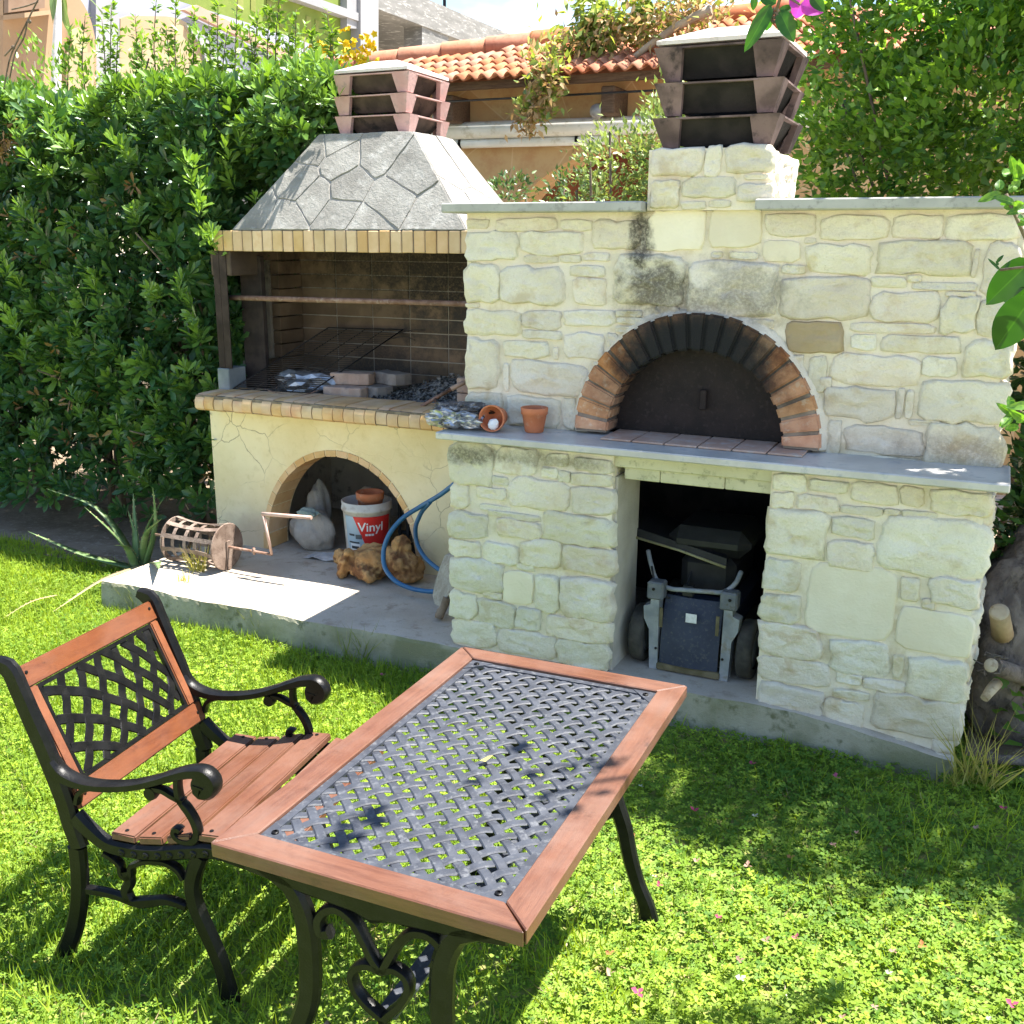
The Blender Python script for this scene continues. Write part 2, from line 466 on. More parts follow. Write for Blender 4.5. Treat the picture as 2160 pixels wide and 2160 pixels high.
# concrete slab both hearths stand on
SLZ = .12
sb = MB()
def slab_front(x):                                   # the front edge wanders a little
    return 3.215 + .008*math.sin(x*3.1) + .004*math.sin(x*11) + .003*math.sin(x*37)
xs = np.linspace(-3.52, .02, 140)
top_f = [(x, slab_front(x), SLZ - .07*max(0, (x + .55)/.57)**1.5 if x > -.55 else SLZ + .003*math.sin(x*9)) for x in xs]
top_b = [(x, 5.0, SLZ if x < -.55 else SLZ) for x in xs]
mid_f = [(p[0], p[1] - .004 + random.uniform(-.003, .003), p[2] - .010 - random.uniform(0, .010)) for p in top_f]
bot_f = [(p[0], p[1] - .022, -.06) for p in top_f]
n = len(xs); V = top_b + top_f + mid_f + bot_f
F = []
for r in range(3):
    F += [(r*n+i, r*n+i+1, (r+1)*n+i+1, (r+1)*n+i) for i in range(n-1)]
F_top = [f for f in F if max(f) < 2*n]; F_front = [f for f in F if max(f) >= 2*n]
slab = MB().add(V, F_top, False).add([(-3.52,5.0,SLZ),(-3.52,slab_front(-3.52),SLZ),(-3.52,slab_front(-3.52)-.02,-.06),(-3.52,5.0,-.06)], [(0,1,2,3)]).build('concrete_slab', MAT['concrete'])
tag(slab, kind='structure')
edge = MB().add(V, F_front, False).build('slab_edge', MAT['concrete_moss'], slab)

# ================================================================== stone pieces
from mathutils import noise as mnoise
def stone_mesh(O, A, B, N, w, h, d, smooth_face=False, seed=0):
    """one squared rubble stone: ragged outline, rock-hewn face proud of the mortar by d"""
    r = random.Random(seed)
    k = max(18, min(46, int((w + h) / .016)))
    O, A, B, N = [np.array(q, float) for q in (O, A, B, N)]
    ex = r.uniform(6, 14)
    so = Vector((r.uniform(0, 50), r.uniform(0, 50), r.uniform(0, 50)))
    out = []
    amp = min(.05*min(w, h), .006) if smooth_face else min(.13*min(w, h), .014)
    sk = r.uniform(-.05, .05); sk2 = r.uniform(-.06, .06)
    for i in range(k):
        t = 2*math.pi*(i + .5*r.random())/k
        c, s = math.cos(t), math.sin(t)
        q = (abs(c)**ex + abs(s)**ex) ** (-1/ex)
        x, y = c*q*w/2, s*q*h/2
        e = amp*(.8*mnoise.noise(Vector((x*22, y*22, 0)) + so) + .7*mnoise.noise(Vector((x*70, y*70, 3)) + so))
        x += e*c + sk*y; y += e*s + sk2*x*.5
        out.append((x, y))
    def nz(x, y):                     # beds run level, so relief is stretched along the stone
        a = mnoise.noise(Vector((x*16, y*38, 1)) + so)
        b = mnoise.noise(Vector((x*48, y*80, 5)) + so)
        c = abs(mnoise.noise(Vector((x*26, y*44, 9)) + so))
        return .9*a + .7*b - 1.3*c + .3
    rings = [(1.05, -.006), (1.01, .22*d), (.98, .62*d), (.945, .92*d), (.86, d*1.05), (.72, d*1.1), (.54, d*1.1), (.34, d*1.1), (.15, d*1.1)]
    if smooth_face: rings = [(1.03, -.006), (1.0, .5*d), (.98, .9*d), (.93, d), (.5, d)]
    tx, ty = r.uniform(-.25, .25), r.uniform(-.15, .35)
    V = []
    for ri, (sc, dd) in enumerate(rings):
        for (x, y) in out:
            z = dd
            if ri >= 2:
                z += (.0012 if smooth_face else min(.012, d*.62))*nz(x*sc, y*sc)*(1.0 if ri > 2 else .5)
                if not smooth_face: z += d*(tx*x/w*2 + ty*y/h*2)*.6*sc
            sc2 = sc + (r.uniform(-.008, .010) if ri in (1, 2, 3) and not smooth_face else 0)
            V.append(O + A*x*sc2 + B*y*sc2 + N*max(z, -.012))
    V.append(O + N*(d*1.1 + (0 if smooth_face else min(.012, d*.62)*nz(0, 0))))
    F = []
    for q in range(len(rings)-1):
        for i in range(k):
            j = (i+1) % k
            F.append((q*k+i, q*k+j, (q+1)*k+j, (q+1)*k+i))
    c = len(V)-1; q = len(rings)-1
    F += [(q*k+i, q*k+(i+1) % k, c) for i in range(k)]
    return MB().add(V, F, True)

YU, YL = 3.43, 3.25        # mortar faces of the upper and lower wall
oven = thing('stone_oven', (-.87, 3.3, SLZ), 'pale limestone wood-fired oven with brick arch, marble counter and stepped chimney', 'oven')
ARC = (-.90, .945)          # centre of the oven arch
RI, RO = .302, .425
# --- mortar core, upper block (front face goes round the arch)
XU0, XU1, ZU0, ZU1, YB = -1.775, .022, .93, 1.705, 4.35
core = MB()
xs = sorted(set(list(np.linspace(XU0, XU1, 25)) + list(ARC[0] + (RO-.03)*np.cos(np.linspace(0, math.pi, 25)))))
def arch_z(x):
    q = (RO-.03)**2 - (x-ARC[0])**2
    return ARC[1] + math.sqrt(q) if q > 0 else ZU0
for a, b in zip(xs[:-1], xs[1:]):
    core.add([(a, YU, arch_z(a)), (b, YU, arch_z(b)), (b, YU, ZU1), (a, YU, ZU1)], [(0,1,2,3)])
core.add([(XU0,YU,ZU0),(XU0,YU,ZU1),(XU0,YB,ZU1),(XU0,YB,ZU0)], [(0,1,2,3)])
core.add([(XU1,YU,ZU0),(XU1,YU,ZU1),(XU1,YB,ZU1),(XU1,YB,ZU0)], [(3,2,1,0)])
core.add([(XU0,YU,ZU1),(XU1,YU,ZU1),(XU1,YB,ZU1),(XU0,YB,ZU1)], [(0,1,2,3)])
core.add([(XU0,YB,0),(XU1,YB,0),(XU1,YB,ZU1),(XU0,YB,ZU1)], [(0,1,2,3)])
# reveal of the mouth
tt = np.linspace(0, math.pi, 25); rr = RO-.03
for a, b in zip(tt[:-1], tt[1:]):
    pa = (ARC[0]+rr*math.cos(a), ARC[1]+rr*math.sin(a)); pb = (ARC[0]+rr*math.cos(b), ARC[1]+rr*math.sin(b))
    core.add([(pa[0],YU,pa[1]),(pb[0],YU,pb[1]),(pb[0],YU+.3,pb[1]),(pa[0],YU+.3,pa[1])], [(0,1,2,3)])
# chimney shaft
CH = (-1.092, -.722, 3.403, 3.93)
core.box((CH[0], CH[2]-.003, ZU1+.001), (CH[1], CH[3], 1.895))
core.build('mortar_core', MAT['mortar'], oven, fixn=True)
# --- lower block: two piers, lintel, alcove
PL = (-1.742, -1.128); PR = (-.598, .024)
low = MB()
low.box((PL[0], YL, SLZ-.05), (PL[1], 3.51, .905)); low.build('pier_core', MAT['mortar'], oven)
MB().box((PR[0], YL, SLZ-.12), (PR[1], 3.70, .905)).build('pier_core', MAT['mortar'], oven)
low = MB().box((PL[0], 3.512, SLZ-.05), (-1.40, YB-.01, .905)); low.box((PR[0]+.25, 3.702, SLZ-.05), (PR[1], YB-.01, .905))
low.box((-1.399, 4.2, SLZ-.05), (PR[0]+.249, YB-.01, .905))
low.build('alcove_wall', MAT['soot_shade'], oven)  # near-black colour stands in for the deep shade of the alcove
low = MB().box((PL[1]+.001, YL+.02, SLZ), (PL[1]+.012, 3.513, .83)).build('reveal_plaster', MAT['mortar_grey'], oven)
MB().bbox((PL[1]-.02, YL+.012, .866), (PR[0]+.02, 3.6, .918), .004).build('lintel', MAT['lintel'], oven)
for i, (a, b) in enumerate(((-1.10, -.975), (-.973, -.755), (-.753, -.58))):
    MB().bbox((a, YL+.035, .822), (b, 3.5, .8645), .003).build('lintel_brick', MAT['lintel'], oven)
MB().box((-1.40, 3.53, .83), (PR[0]+.25, 4.19, .86)).build('alcove_ceiling', MAT['soot_shade'], oven)  # ceiling's shade is put into its colour too
# --- marble counter and caps
cx0, cx1 = -1.775, .083
cnt = MB(); cnt.bbox((cx0, 3.175, .921), (cx1, 3.47, .947), .004)
cnt.build('counter_slab', MAT['marble'], oven)
for i in range(6):
    x0 = -1.195 + i*.114
    MB().bbox((x0, 3.295, .948), (x0+.109, 3.50, .955), .002).build('hearth_tile', MAT['tile'], oven)
MB().bbox((-1.838, 3.350, 1.702), (-1.098, 4.32, 1.735), .004).build('wall_cap', MAT['marble_cap'], oven)
MB().bbox((-.728, 3.350, 1.704), (.068, 4.32, 1.738), .004).build('wall_cap', MAT['marble_cap'], oven)

# --- every stone, read off the photograph: zoom window (x0, y0, scale) and boxes in that window
SETS = [
 # upper wall, left half
 ((960, 400, .31056), YU, [(80,200,235,262),(285,195,690,280),(720,205,935,280),(930,210,1255,400),(75,285,430,480),(440,290,870,440),(470,445,700,500),(715,445,860,495),(870,430,1050,485),
  (1310,140,1700,410),(75,510,300,765),(305,530,740,775),(780,515,1020,590),(795,600,1020,780),(1085,450,1550,780),(75,772,165,800),(75,820,450,990),(460,820,720,950),(750,820,1085,925),
  (1095,820,1270,865),(1100,868,1310,910),(1360,790,1530,870),(1090,925,1250,970),(465,955,720,1015),(75,1010,300,1340),(340,1030,640,1140),(670,1070,705,1155),(745,975,1010,1150),(1030,975,1105,1130),
  (395,1175,900,1395),(330,1180,370,1370),(915,1175,980,1290),(75,1380,320,1625),(355,1410,710,1600),(735,1420,820,1620),(600,1605,690,1640)], ()),
 # upper wall, right half
 ((1500, 400, .34161), YU, [(-5,105,310,355),(-140,450,390,780),(340,150,650,285),(680,160,1090,315),(1130,160,1440,300),(1450,150,1905,310),(580,297,650,330),(325,315,550,445),(590,335,985,520),(1035,320,1600,525),
  (440,465,585,520),(1615,370,1650,540),(1680,335,1900,640),(430,545,975,795),(990,540,1210,605),(1215,530,1300,568),(1240,572,1640,622),(1450,628,1635,660),(990,630,1400,815),(1420,665,1640,890),(1655,670,1860,900),
  (465,815,820,1005),(865,825,1380,885),(860,895,1020,990),(1055,900,1540,1010),(1560,940,1860,1160),(170,800,385,855),(295,860,385,925),(495,1020,575,1160),(600,1030,710,1250),(740,1020,1290,1210),(1305,1030,1520,1150),
  (675,1160,740,1230),(695,1222,1130,1415),(1145,1230,1190,1415),(1200,1240,1250,1415),(1285,1180,1835,1440),(1220,1422,1420,1460),(715,1425,800,1630),(830,1465,1310,1630),(1325,1455,1800,1735),(990,1650,1290,1695),(115,385,290,430),(0,385,70,420)], ()),
 # chimney shaft
 ((1340, 0, .42443), 3.40, [(85,735,335,875),(345,725,430,880),(450,720,690,855),(75,895,220,1035),(230,882,495,985),(510,910,690,1000),(545,866,660,893),(230,1000,350,1042),(365,995,475,1030)], ()),
 # lower left pier
 ((920, 860, .37267), YL, [(75,205,325,435),(340,225,575,380),(620,262,745,330),(785,285,1000,365),(595,340,690,400),(695,355,760,420),(768,372,1005,442),(85,440,195,565),(230,450,400,515),(320,387,408,440),(415,405,760,575),
  (770,448,1010,605),(250,550,420,585),(300,592,590,628),(75,590,290,735),(345,635,595,735),(610,605,1010,775),(75,745,255,840),(275,770,470,885),(480,745,715,905),(720,785,1020,935),(80,860,380,1035),(385,925,550,1105),
  (455,882,560,922),(560,945,700,1160),(708,965,1005,1195),(85,1040,230,1185),(238,1090,450,1235),(455,1130,595,1255),(270,1040,378,1080),(630,1190,990,1315),(90,1205,350,1345),(355,1265,680,1400),(688,1318,975,1470)], (22,)),
 # lower right pier
 ((1560, 940, .39344), YL, [(180,150,360,242),(380,185,580,250),(600,200,850,308),(860,222,990,325),(1020,240,1350,368),(170,248,290,330),(310,265,535,350),(540,322,770,370),(775,338,860,368),(870,350,1060,384),(150,345,465,600),
  (500,388,720,490),(475,512,725,660),(755,390,1325,700),(130,610,325,780),(365,645,835,1025),(860,705,970,830),(1020,712,1285,865),(975,820,1050,880),(110,800,330,945),(845,885,1250,1110),(105,960,440,1135),(475,1040,805,1225),
  (820,1122,880,1255),(895,1145,1220,1365),(105,1145,490,1275),(520,1217,655,1275),(665,1250,890,1318),(500,1305,695,1355),(95,1292,440,1460),(460,1368,670,1505),(720,1345,1190,1550),(725,1556,890,1590),(1030,1570,1150,1640),(935,1640,1145,1775)], (15, 20)),
]
seed = 0
for (ox, oy, sc), Y, boxes, flat in SETS:
    for bi, (x0, y0, x1, y1) in enumerate(boxes):
        seed += 1
        L_ = ony(ox + x0*sc, oy + (y0+y1)/2*sc, Y); R_ = ony(ox + x1*sc, oy + (y0+y1)/2*sc, Y)
        T_ = ony(ox + (x0+x1)/2*sc, oy + y0*sc, Y); B_ = ony(ox + (x0+x1)/2*sc, oy + y1*sc, Y)
        w, h = R_[0]-L_[0], T_[2]-B_[2]
        cx, cz = (L_[0]+R_[0])/2, (T_[2]+B_[2])/2
        sf = bi in flat or (Y == YU and seed in (10, 37, 44))
        rr_ = random.Random(seed)
        d = rr_.uniform(.007, .011) if sf else min(.019, .007 + .06*min(w, h)) * rr_.uniform(.8, 1.25)
        mb = stone_mesh((cx, Y, cz), (1,0,0), (0,0,1), (0,-1,0), w*1.015, h*1.03, d, sf, seed)
        mat = MAT['stone_smooth'] if sf else (MAT['stone_brown'] if seed == 36+22 else MAT['stone'])
        mb.build('stone', mat, oven)
# end faces that turn away from the lawn
def side_stones(X, y0, y1, z0, z1, cols, rows, seed0, sgn=1):
    s = seed0; z = z0
    rr_ = random.Random(seed0)
    while z < z1 - .03:
        h = min(rr_.uniform(.07, .16), z1 - z)
        y = y0
        while y < y1 - .03:
            w = min(rr_.uniform(.12, .30), y1 - y)
            s += 1
            stone_mesh((X, y + w/2, z + h/2), (0,1,0), (0,0,1), (sgn,0,0), w*.93, h*.9, rr_.uniform(.012, .026), False, s).build('stone', MAT['stone'], oven)
            y += w
        z += h
side_stones(CH[1], CH[2]+.0, CH[3], 1.745, 1.895, 2, 2, 900)
side_stones(XU1, YU+.005, YB, .96, 1.70, 3, 5, 930)
side_stones(PR[1], YL+.005, 3.72, .06, .90, 2, 6, 1000)
# --- arch bricks
NB = 21
for i in range(NB):
    a0 = math.pi*(i+.06)/NB; a1 = math.pi*(i+.94)/NB
    rj = random.Random(i)
    yo = 3.378 + rj.uniform(-.003, .003)
    pts = []
    for r_, aa in ((RI, np.linspace(a0, a1, 2)), (RO + rj.uniform(-.003, .003), np.linspace(a1, a0, 2))):
        g = 0 if r_ < .35 else .0
        for q in aa: pts.append((ARC[0] + r_*math.cos(q), yo, ARC[1]+.012 + r_*math.sin(q)))
    bm = bmesh.new()
    vs = [bm.verts.new(p) for p in pts] + [bm.verts.new((p[0], yo+.135, p[2])) for p in pts]
    bm.faces.new(vs[:4]); bm.faces.new(vs[7:3:-1])
    for q in range(4): bm.faces.new((vs[(q+1) % 4], vs[q], vs[q+4], vs[(q+1) % 4+4]))
    bmesh.ops.recalc_face_normals(bm, faces=bm.faces[:])
    bmesh.ops.bevel(bm, geom=[e for e in bm.edges], offset=.006, segments=2, affect='EDGES')
    mb = MB().add([v.co for v in bm.verts], [[v.index for v in f.verts] for f in bm.faces]); bm.free()
    mb.build('arch_brick', MAT['arch_brick'], oven)
# mortar between the arch bricks
ring = MB(); tt = np.linspace(0, math.pi, 40)
for a, b in zip(tt[:-1], tt[1:]):
    q = [(RI+.006, a), (RO-.006, a), (RO-.006, b), (RI+.006, b)]
    v = [(ARC[0]+r_*math.cos(t_), 3.386, ARC[1]+.012+r_*math.sin(t_)) for r_, t_ in q]
    v += [(p[0], 3.52, p[2]) for p in v]
    ring.add(v, [(0,1,2,3), (0,3,7,4), (1,5,6,2)])
ring.build('arch_mortar', mottled('arch_mortar', (.15, .115, .09), (.26, .21, .17), 12, .95, .3, 90, spots=ARCH_SOOT), oven)
# mortar fillet round the outside of the arch
fil = MB()
for a, b in zip(tt[:-1], tt[1:]):
    v = []
    for t_ in (a, b):
        w_ = .016 + .007*math.sin(t_*7)
        v += [(ARC[0]+(RO-.004)*math.cos(t_), 3.394, ARC[1]+.012+(RO-.004)*math.sin(t_)), (ARC[0]+(RO+w_)*math.cos(t_), YU-.002, ARC[1]+.012+(RO+w_)*math.sin(t_))]
    fil.add(v, [(0,1,3,2)])
fil.build('arch_fillet', MAT['mortar'], oven)
# --- iron door set back in the mouth, with a vertical grip
dr = MB(); pts = [(ARC[0]+(RI+.01)*math.cos(t_), 3.487, .957+(RI+.02)*math.sin(t_)) for t_ in np.linspace(0, math.pi, 33)]
dr.extrude(pts, (0, .006, 0))
door = dr.build('oven_door', MAT['door'], oven)
gp = ony(1485, 842, 3.48)
MB().bbox((gp[0]-.012, 3.462, gp[2]-.035), (gp[0]+.012, 3.474, gp[2]+.035), .003).tube([(gp[0], 3.487, gp[2]+.022), (gp[0], 3.470, gp[2]+.022)], .005, 6).tube([(gp[0], 3.487, gp[2]-.022), (gp[0], 3.470, gp[2]-.022)], .005, 6).build('handle', MAT['door'], door)

# ================================================================== stepped cement chimney cowl
def cowl(parent, c, hb, ht, tiers, dark, rots, zc):
    """c: centre (x,y) and base z; hb/ht half width at the foot and the rim of each tier"""
    x, y, z = c
    part = None
    for ti, (th, rz) in enumerate(zip(tiers, rots)):
        cs, sn = math.cos(rz), math.sin(rz)
        def P(a, b, zz): return (x + a*cs - b*sn, y + a*sn + b*cs, zz)
        mb = MB(); z1 = z + th - .006
        for sx in (-1, 1):
            for sy in (-1, 1):
                # a flared corner post, L-shaped in plan
                f = .20
                def ring(h, zz, inn):
                    a0, a1 = h, h*(1-2*f*inn)
                    t = .022
                    return [P(sx*a0, sy*a0, zz), P(sx*a1, sy*a0, zz), P(sx*a1, sy*(a0-t), zz), P(sx*(a0-t), sy*(a0-t), zz), P(sx*(a0-t), sy*a1, zz), P(sx*a0, sy*a1, zz)]
                b_, t_ = ring(hb, z+.001, .72), ring(ht, z1, 1.15)
                mb.add(b_ + t_, [(0,1,2,3,4,5)[::1], (6,7,8,9,10,11)] + [(i, (i+1) % 6, (i+1) % 6+6, i+6) for i in range(6)])
        # rim
        for k in range(4):
            a = k*math.pi/2; c2, s2 = math.cos(a), math.sin(a)
            def Q(u, v, zz): return P(u*c2 - v*s2, u*s2 + v*c2, zz)
            w = ht*.62
            mb.add([Q(-w, -ht, z1-.006), Q(w, -ht, z1-.006), Q(w, -ht+.02, z1-.006), Q(-w, -ht+.02, z1-.006), Q(-w, -ht, z1-.0005), Q(w, -ht, z1-.0005), Q(w, -ht+.02, z1-.0005), Q(-w, -ht+.02, z1-.0005)],
                   [(0,1,5,4), (1,2,6,5), (2,3,7,6), (3,0,4,7), (0,3,2,1), (4,5,6,7)])
        t_ob = mb.build('cowl_tier', MAT['cowl_dark'] if dark[ti] else MAT['cowl'], parent)
        # louvres sloping inward: sooty on dark tiers, interior shade painted in on pale ones
        lv = MB()
        for k in range(4):
            a = k*math.pi/2; c2, s2 = math.cos(a), math.sin(a)
            def Q(u, v, zz): return P(u*c2 - v*s2, u*s2 + v*c2, zz)
            w = ht*.80
            lv.add([Q(-w, -ht+.021, z1-.003), Q(w, -ht+.021, z1-.003), Q(w*.8, -ht*.62, z+.012), Q(-w*.8, -ht*.62, z+.012), Q(-w, -ht+.033, z1-.003), Q(w, -ht+.033, z1-.003), Q(w*.8, -ht*.62+.012, z+.012), Q(-w*.8, -ht*.62+.012, z+.012)],
                   [(0,1,2,3), (7,6,5,4), (0,3,7,4), (1,5,6,2), (3,2,6,7), (0,4,5,1)])
        lv.build('louvre', MAT['soot_shade'] if dark[ti] else MAT['cowl_louvre'], t_ob)
        z += th
    h = ht*.98; z += .002
    def P(a, b, zz): return (x + a, y + b, zz)
    pts = [P(-h,-h,z), P(h,-h,z), P(h,h,z), P(-h,h,z), P(-h,-h,z+.012), P(h,-h,z+.012), P(h,h,z+.012), P(-h,h,z+.012)]
    q = h*.35
    pts += [P(-q,-q,z+zc), P(q,-q,z+zc), P(q,q,z+zc), P(-q,q,z+zc)]
    F = [(3,2,1,0)] + [(i, (i+1) % 4, (i+1) % 4+4, i+4) for i in range(4)] + [(i+4, (i+1) % 4+4, (i+1) % 4+8, i+8) for i in range(4)] + [(8,9,10,11)]
    MB().add(pts, F).build('cowl_cap', MAT['cap_pale'], parent)
MAT['cowl_louvre'] = mottled('shaded_cement', (.050, .036, .031), (.10, .07, .06), 9, .95, .2, 90, c3=(.018, .016, .015), s3=12)  # pink cement darkened: interior shade of the louvres put into the colour
cowl(oven, (-.882, 3.60, 1.899), .172, .204, (.098, .104, .106), (True, True, True), (.0, .02, -.02), .062)
# ================================================================== brick barbecue
YBF = 3.95
bbq = thing('barbecue', (-2.7, YBF, SLZ), 'built-in barbecue with buff brick ledge, flagstone hood and arched wood store', 'barbecue')
# rendered base with hairline crazy-paving joints
mt, nt, bs, out = nodes('cream_render')
p = pos(nt)
wv = nt.nodes.new('ShaderNodeVectorMath'); wv.operation = 'ADD'
nz_ = node(nt, 'ShaderNodeTexNoise', Scale=5.0, Detail=4.0); nt.links.new(p, nz_.inputs['Vector'])
sc_ = nt.nodes.new('ShaderNodeVectorMath'); sc_.operation = 'SCALE'; sc_.inputs['Scale'].default_value = .16
nt.links.new(nz_.outputs['Color'], sc_.inputs[0]); nt.links.new(p, wv.inputs[0]); nt.links.new(sc_.outputs[0], wv.inputs[1])
vo = node(nt, 'ShaderNodeTexVoronoi', Scale=4.3); vo.feature = 'DISTANCE_TO_EDGE'; nt.links.new(wv.outputs[0], vo.inputs['Vector'])
crack = rng(nt, vo.outputs['Distance'], .012, .0)
crk = mth(nt, 'MULTIPLY', crack, rng(nt, noise(nt, p, 3.5, 4), .42, .62))
col = mix(nt, rng(nt, noise(nt, p, 3.5, 6), .35, .65), (.70, .58, .34), (.78, .67, .44))
col = mix(nt, rng(nt, noise(nt, p, 17, 6, .7), .5, .75, 0, .5), col, (.56, .45, .23))
col = mix(nt, mth(nt, 'MULTIPLY', soft_spot(nt, p, (-3.2, 3.95, .18), (.28, .3, .16), noise(nt, p, 12, 5)), .55), col, (.50, .36, .25))
col = mix(nt, mth(nt, 'MULTIPLY', crk, .75), col, (.23, .18, .115))
nt.links.new(col, bs.inputs['Base Color']); bs.inputs['Roughness'].default_value = .9
bp = nt.nodes.new('ShaderNodeBump'); bp.inputs['Strength'].default_value = .35; bp.inputs['Distance'].default_value = .008
nt.links.new(mth(nt, 'SUBTRACT', noise(nt, p, 30, 7), mth(nt, 'MULTIPLY', crack, .35)), bp.inputs['Height']); nt.links.new(bp.outputs[0], bs.inputs['Normal'])
MAT['render'] = mt

XB0, XB1, ZB1 = -3.475, -1.79, .819
ACX, ARX, ARZ, AZ0 = -2.735, .425, .51, SLZ
def barch(t, dr=0.0): return (ACX + (ARX+dr)*math.cos(t), AZ0 + (ARZ+dr)*math.sin(t)**.92)
base = MB()
T = np.linspace(math.pi, 0, 41); A_ = [barch(t) for t in T]
DW = .16                                          # wall thickness
cols = [(XB0, AZ0)] + [(XB0 + (ACX-ARX-XB0)*f, AZ0) for f in (.5,)] + A_ + [(XB1, AZ0)]
for (xa, za), (xb, zb) in zip(cols[:-1], cols[1:]):
    if xb - xa < 1e-6: continue
    base.add([(xa, YBF, za), (xb, YBF, zb), (xb, YBF, ZB1), (xa, YBF, ZB1)], [(0,1,2,3)])
for (xa, za), (xb, zb) in zip(A_[:-1], A_[1:]):
    base.add([(xa, YBF+.004, za+.002), (xb, YBF+.004, zb+.002), (xb, YBF+DW, zb+.002), (xa, YBF+DW, za+.002)], [(0,1,2,3)])
base.add([(XB0,YBF,AZ0-.02),(XB0,YBF,ZB1),(XB0,4.85,ZB1),(XB0,4.85,AZ0-.02)], [(0,1,2,3)])
base.build('rendered_base', MAT['render'], bbq)
# inside of the wood store
ins = MB()
for (xa, za), (xb, zb) in zip(A_[:-1], A_[1:]):
    ins.add([(xa, YBF+DW, za+.002), (xb, YBF+DW, zb+.002), (xb, YBF+DW, .78), (xa, YBF+DW, .78)], [(0,1,2,3)])
ins.add([(-3.35,YBF+DW,SLZ-.01),(-3.35,YBF+DW,.78),(-3.35,4.78,.78),(-3.35,4.78,SLZ-.01)], [(0,1,2,3)])
ins.add([(-1.95,YBF+DW,SLZ-.01),(-1.95,YBF+DW,.78),(-1.95,4.78,.78),(-1.95,4.78,SLZ-.01)], [(0,1,2,3)])
ins.add([(-3.35,4.78,SLZ-.01),(-3.35,4.78,.78),(-1.95,4.78,.78),(-1.95,4.78,SLZ-.01)], [(0,1,2,3)])
ins.add([(-3.35,YBF+DW,.78),(-1.95,YBF+DW,.78),(-1.95,4.78,.78),(-3.35,4.78,.78)], [(0,1,2,3)])
ins.build('store_lining', mottled('grey_plaster', (.40, .345, .27), (.49, .43, .345), 5, .95, .3, 60, c3=(.2, .17, .13), s3=12), bbq)
# soffit bricks of the arch, dark gaps between
NBA = 22
for i in range(NBA):
    t0 = math.pi*(1-(i+.05)/NBA); t1 = math.pi*(1-(i+.95)/NBA)
    pa, pb = barch(t0), barch(t1); pc, pd = barch(t1, .045), barch(t0, .045)
    v = [(pa[0], YBF-.004, pa[1]-.003), (pb[0], YBF-.004, pb[1]-.003), (pc[0]*.6+pb[0]*.4, YBF-.004, pc[1]*.6+pb[1]*.4), (pd[0]*.6+pa[0]*.4, YBF-.004, pd[1]*.6+pa[1]*.4)]
    MB().extrude(v, (0, .155, 0)).build('arch_brick', MAT['ledge_brick'], bbq)

# ledge of bull-nosed bricks
lx0, lx1 = -3.425, -1.80; nb = 29; pw = (lx1-lx0)/nb
prof = [(.0, .820), (-.142, .820), (-.156, .830), (-.160, .850), (-.158, .869), (-.148, .886), (-.129, .896), (-.094, .899), (.10, .899), (.10, .854)]
bk = MB(); g = .004
for s_ in (0, 1):
    pass
poly = [(g/2, a, b) for a, b in prof]
bk.extrude(poly, (pw - g, 0, 0))
me_ledge = meshdata('ledge_brick', bk, MAT['ledge_brick'])
for i in range(nb):
    rj = random.Random(i+50)
    put('ledge_brick', me_ledge, bbq, (lx0 + i*pw, YBF + rj.uniform(-.003, .003), rj.uniform(-.002, .002)))
MB().box((lx0+.004, YBF-.150, .825), (lx1, YBF+.098, .892)).build('ledge_joint', MAT['joint'], bbq)
# hearth floor behind the ledge
MB().box((XB0+.01, YBF+.102, .82), (XB1, 4.62, .880)).build('hearth_floor', mottled('sooty_floor', (.15, .13, .11), (.27, .23, .19), 6, .95, .3, 60), bbq)
# fire-brick lining: back wall and left wing
YK = 4.62
jt = MB().box((-3.42, YK+.004, .86), (-1.60, YK+.12, 1.68)); jt.build('lining_joint', MAT['fire_joint'], bbq)
bw, bh = .222, .0705
me_fb = meshdata('fire_brick', MB().bbox((0, 0, 0), (bw-.006, .05, bh-.006), .002), MAT['fire_brick'])
for r_ in range(11):
    for c_ in range(8):
        put('fire_brick', me_fb, bbq, (-3.385 + c_*bw, YK-.001+random.uniform(-.0012, .0012), .873 + r_*bh))
me_fs = meshdata('fire_brick_wing', MB().bbox((0, 0, 0), (.05, .196, bh-.006), .002), MAT['fire_brick'])
for r_ in range(11):
    for c_ in range(2):
        if r_ in (2,3,4,5,6,7,8) and c_ == 0: continue
        put('fire_brick', me_fs, bbq, (-3.425, 4.215 + c_*.2, .873 + r_*bh))
MB().box((-3.47, 4.40, .86), (-3.427, 4.62, 1.62)).box((-3.47, 4.215, 1.51), (-3.427, 4.399, 1.62)).box((-3.47, 4.215, .86), (-3.427, 4.399, 1.01)).build('wing_joint', MAT['fire_joint'], bbq)
# front left post: grey block below, rusty angle iron above
MB().bbox((-3.43, YBF+.02, .886), (-3.36, YBF+.15, 1.0), .004).build('corner_block', mottled('blue_grey_block', (.17, .19, .20), (.24, .26, .265), 9, .9, .2, 80), bbq)
MB().bbox((-3.425, YBF+.03, 1.001), (-3.385, YBF+.07, 1.555), .003).bbox((-3.384, YBF+.03, 1.001), (-3.345, YBF+.036, 1.555), .001).build('front_post', mottled('brown_iron', (.028, .018, .014), (.05, .034, .027), 18, .8, .2, 90), bbq)
MB().bbox((-3.43, 4.18, .886), (-3.30, 4.213, 1.53), .003).build('rear_post', mottled('dark_iron', (.03, .022, .02), (.055, .04, .034), 14, .8, .2, 90), bbq)
MB().bbox((-3.44, YBF+.035, 1.44), (-3.32, 4.20, 1.555), .004).build('post_head', mottled('sooty_head', (.07, .05, .036), (.11, .078, .055), 9, .9, .2, 90), bbq)
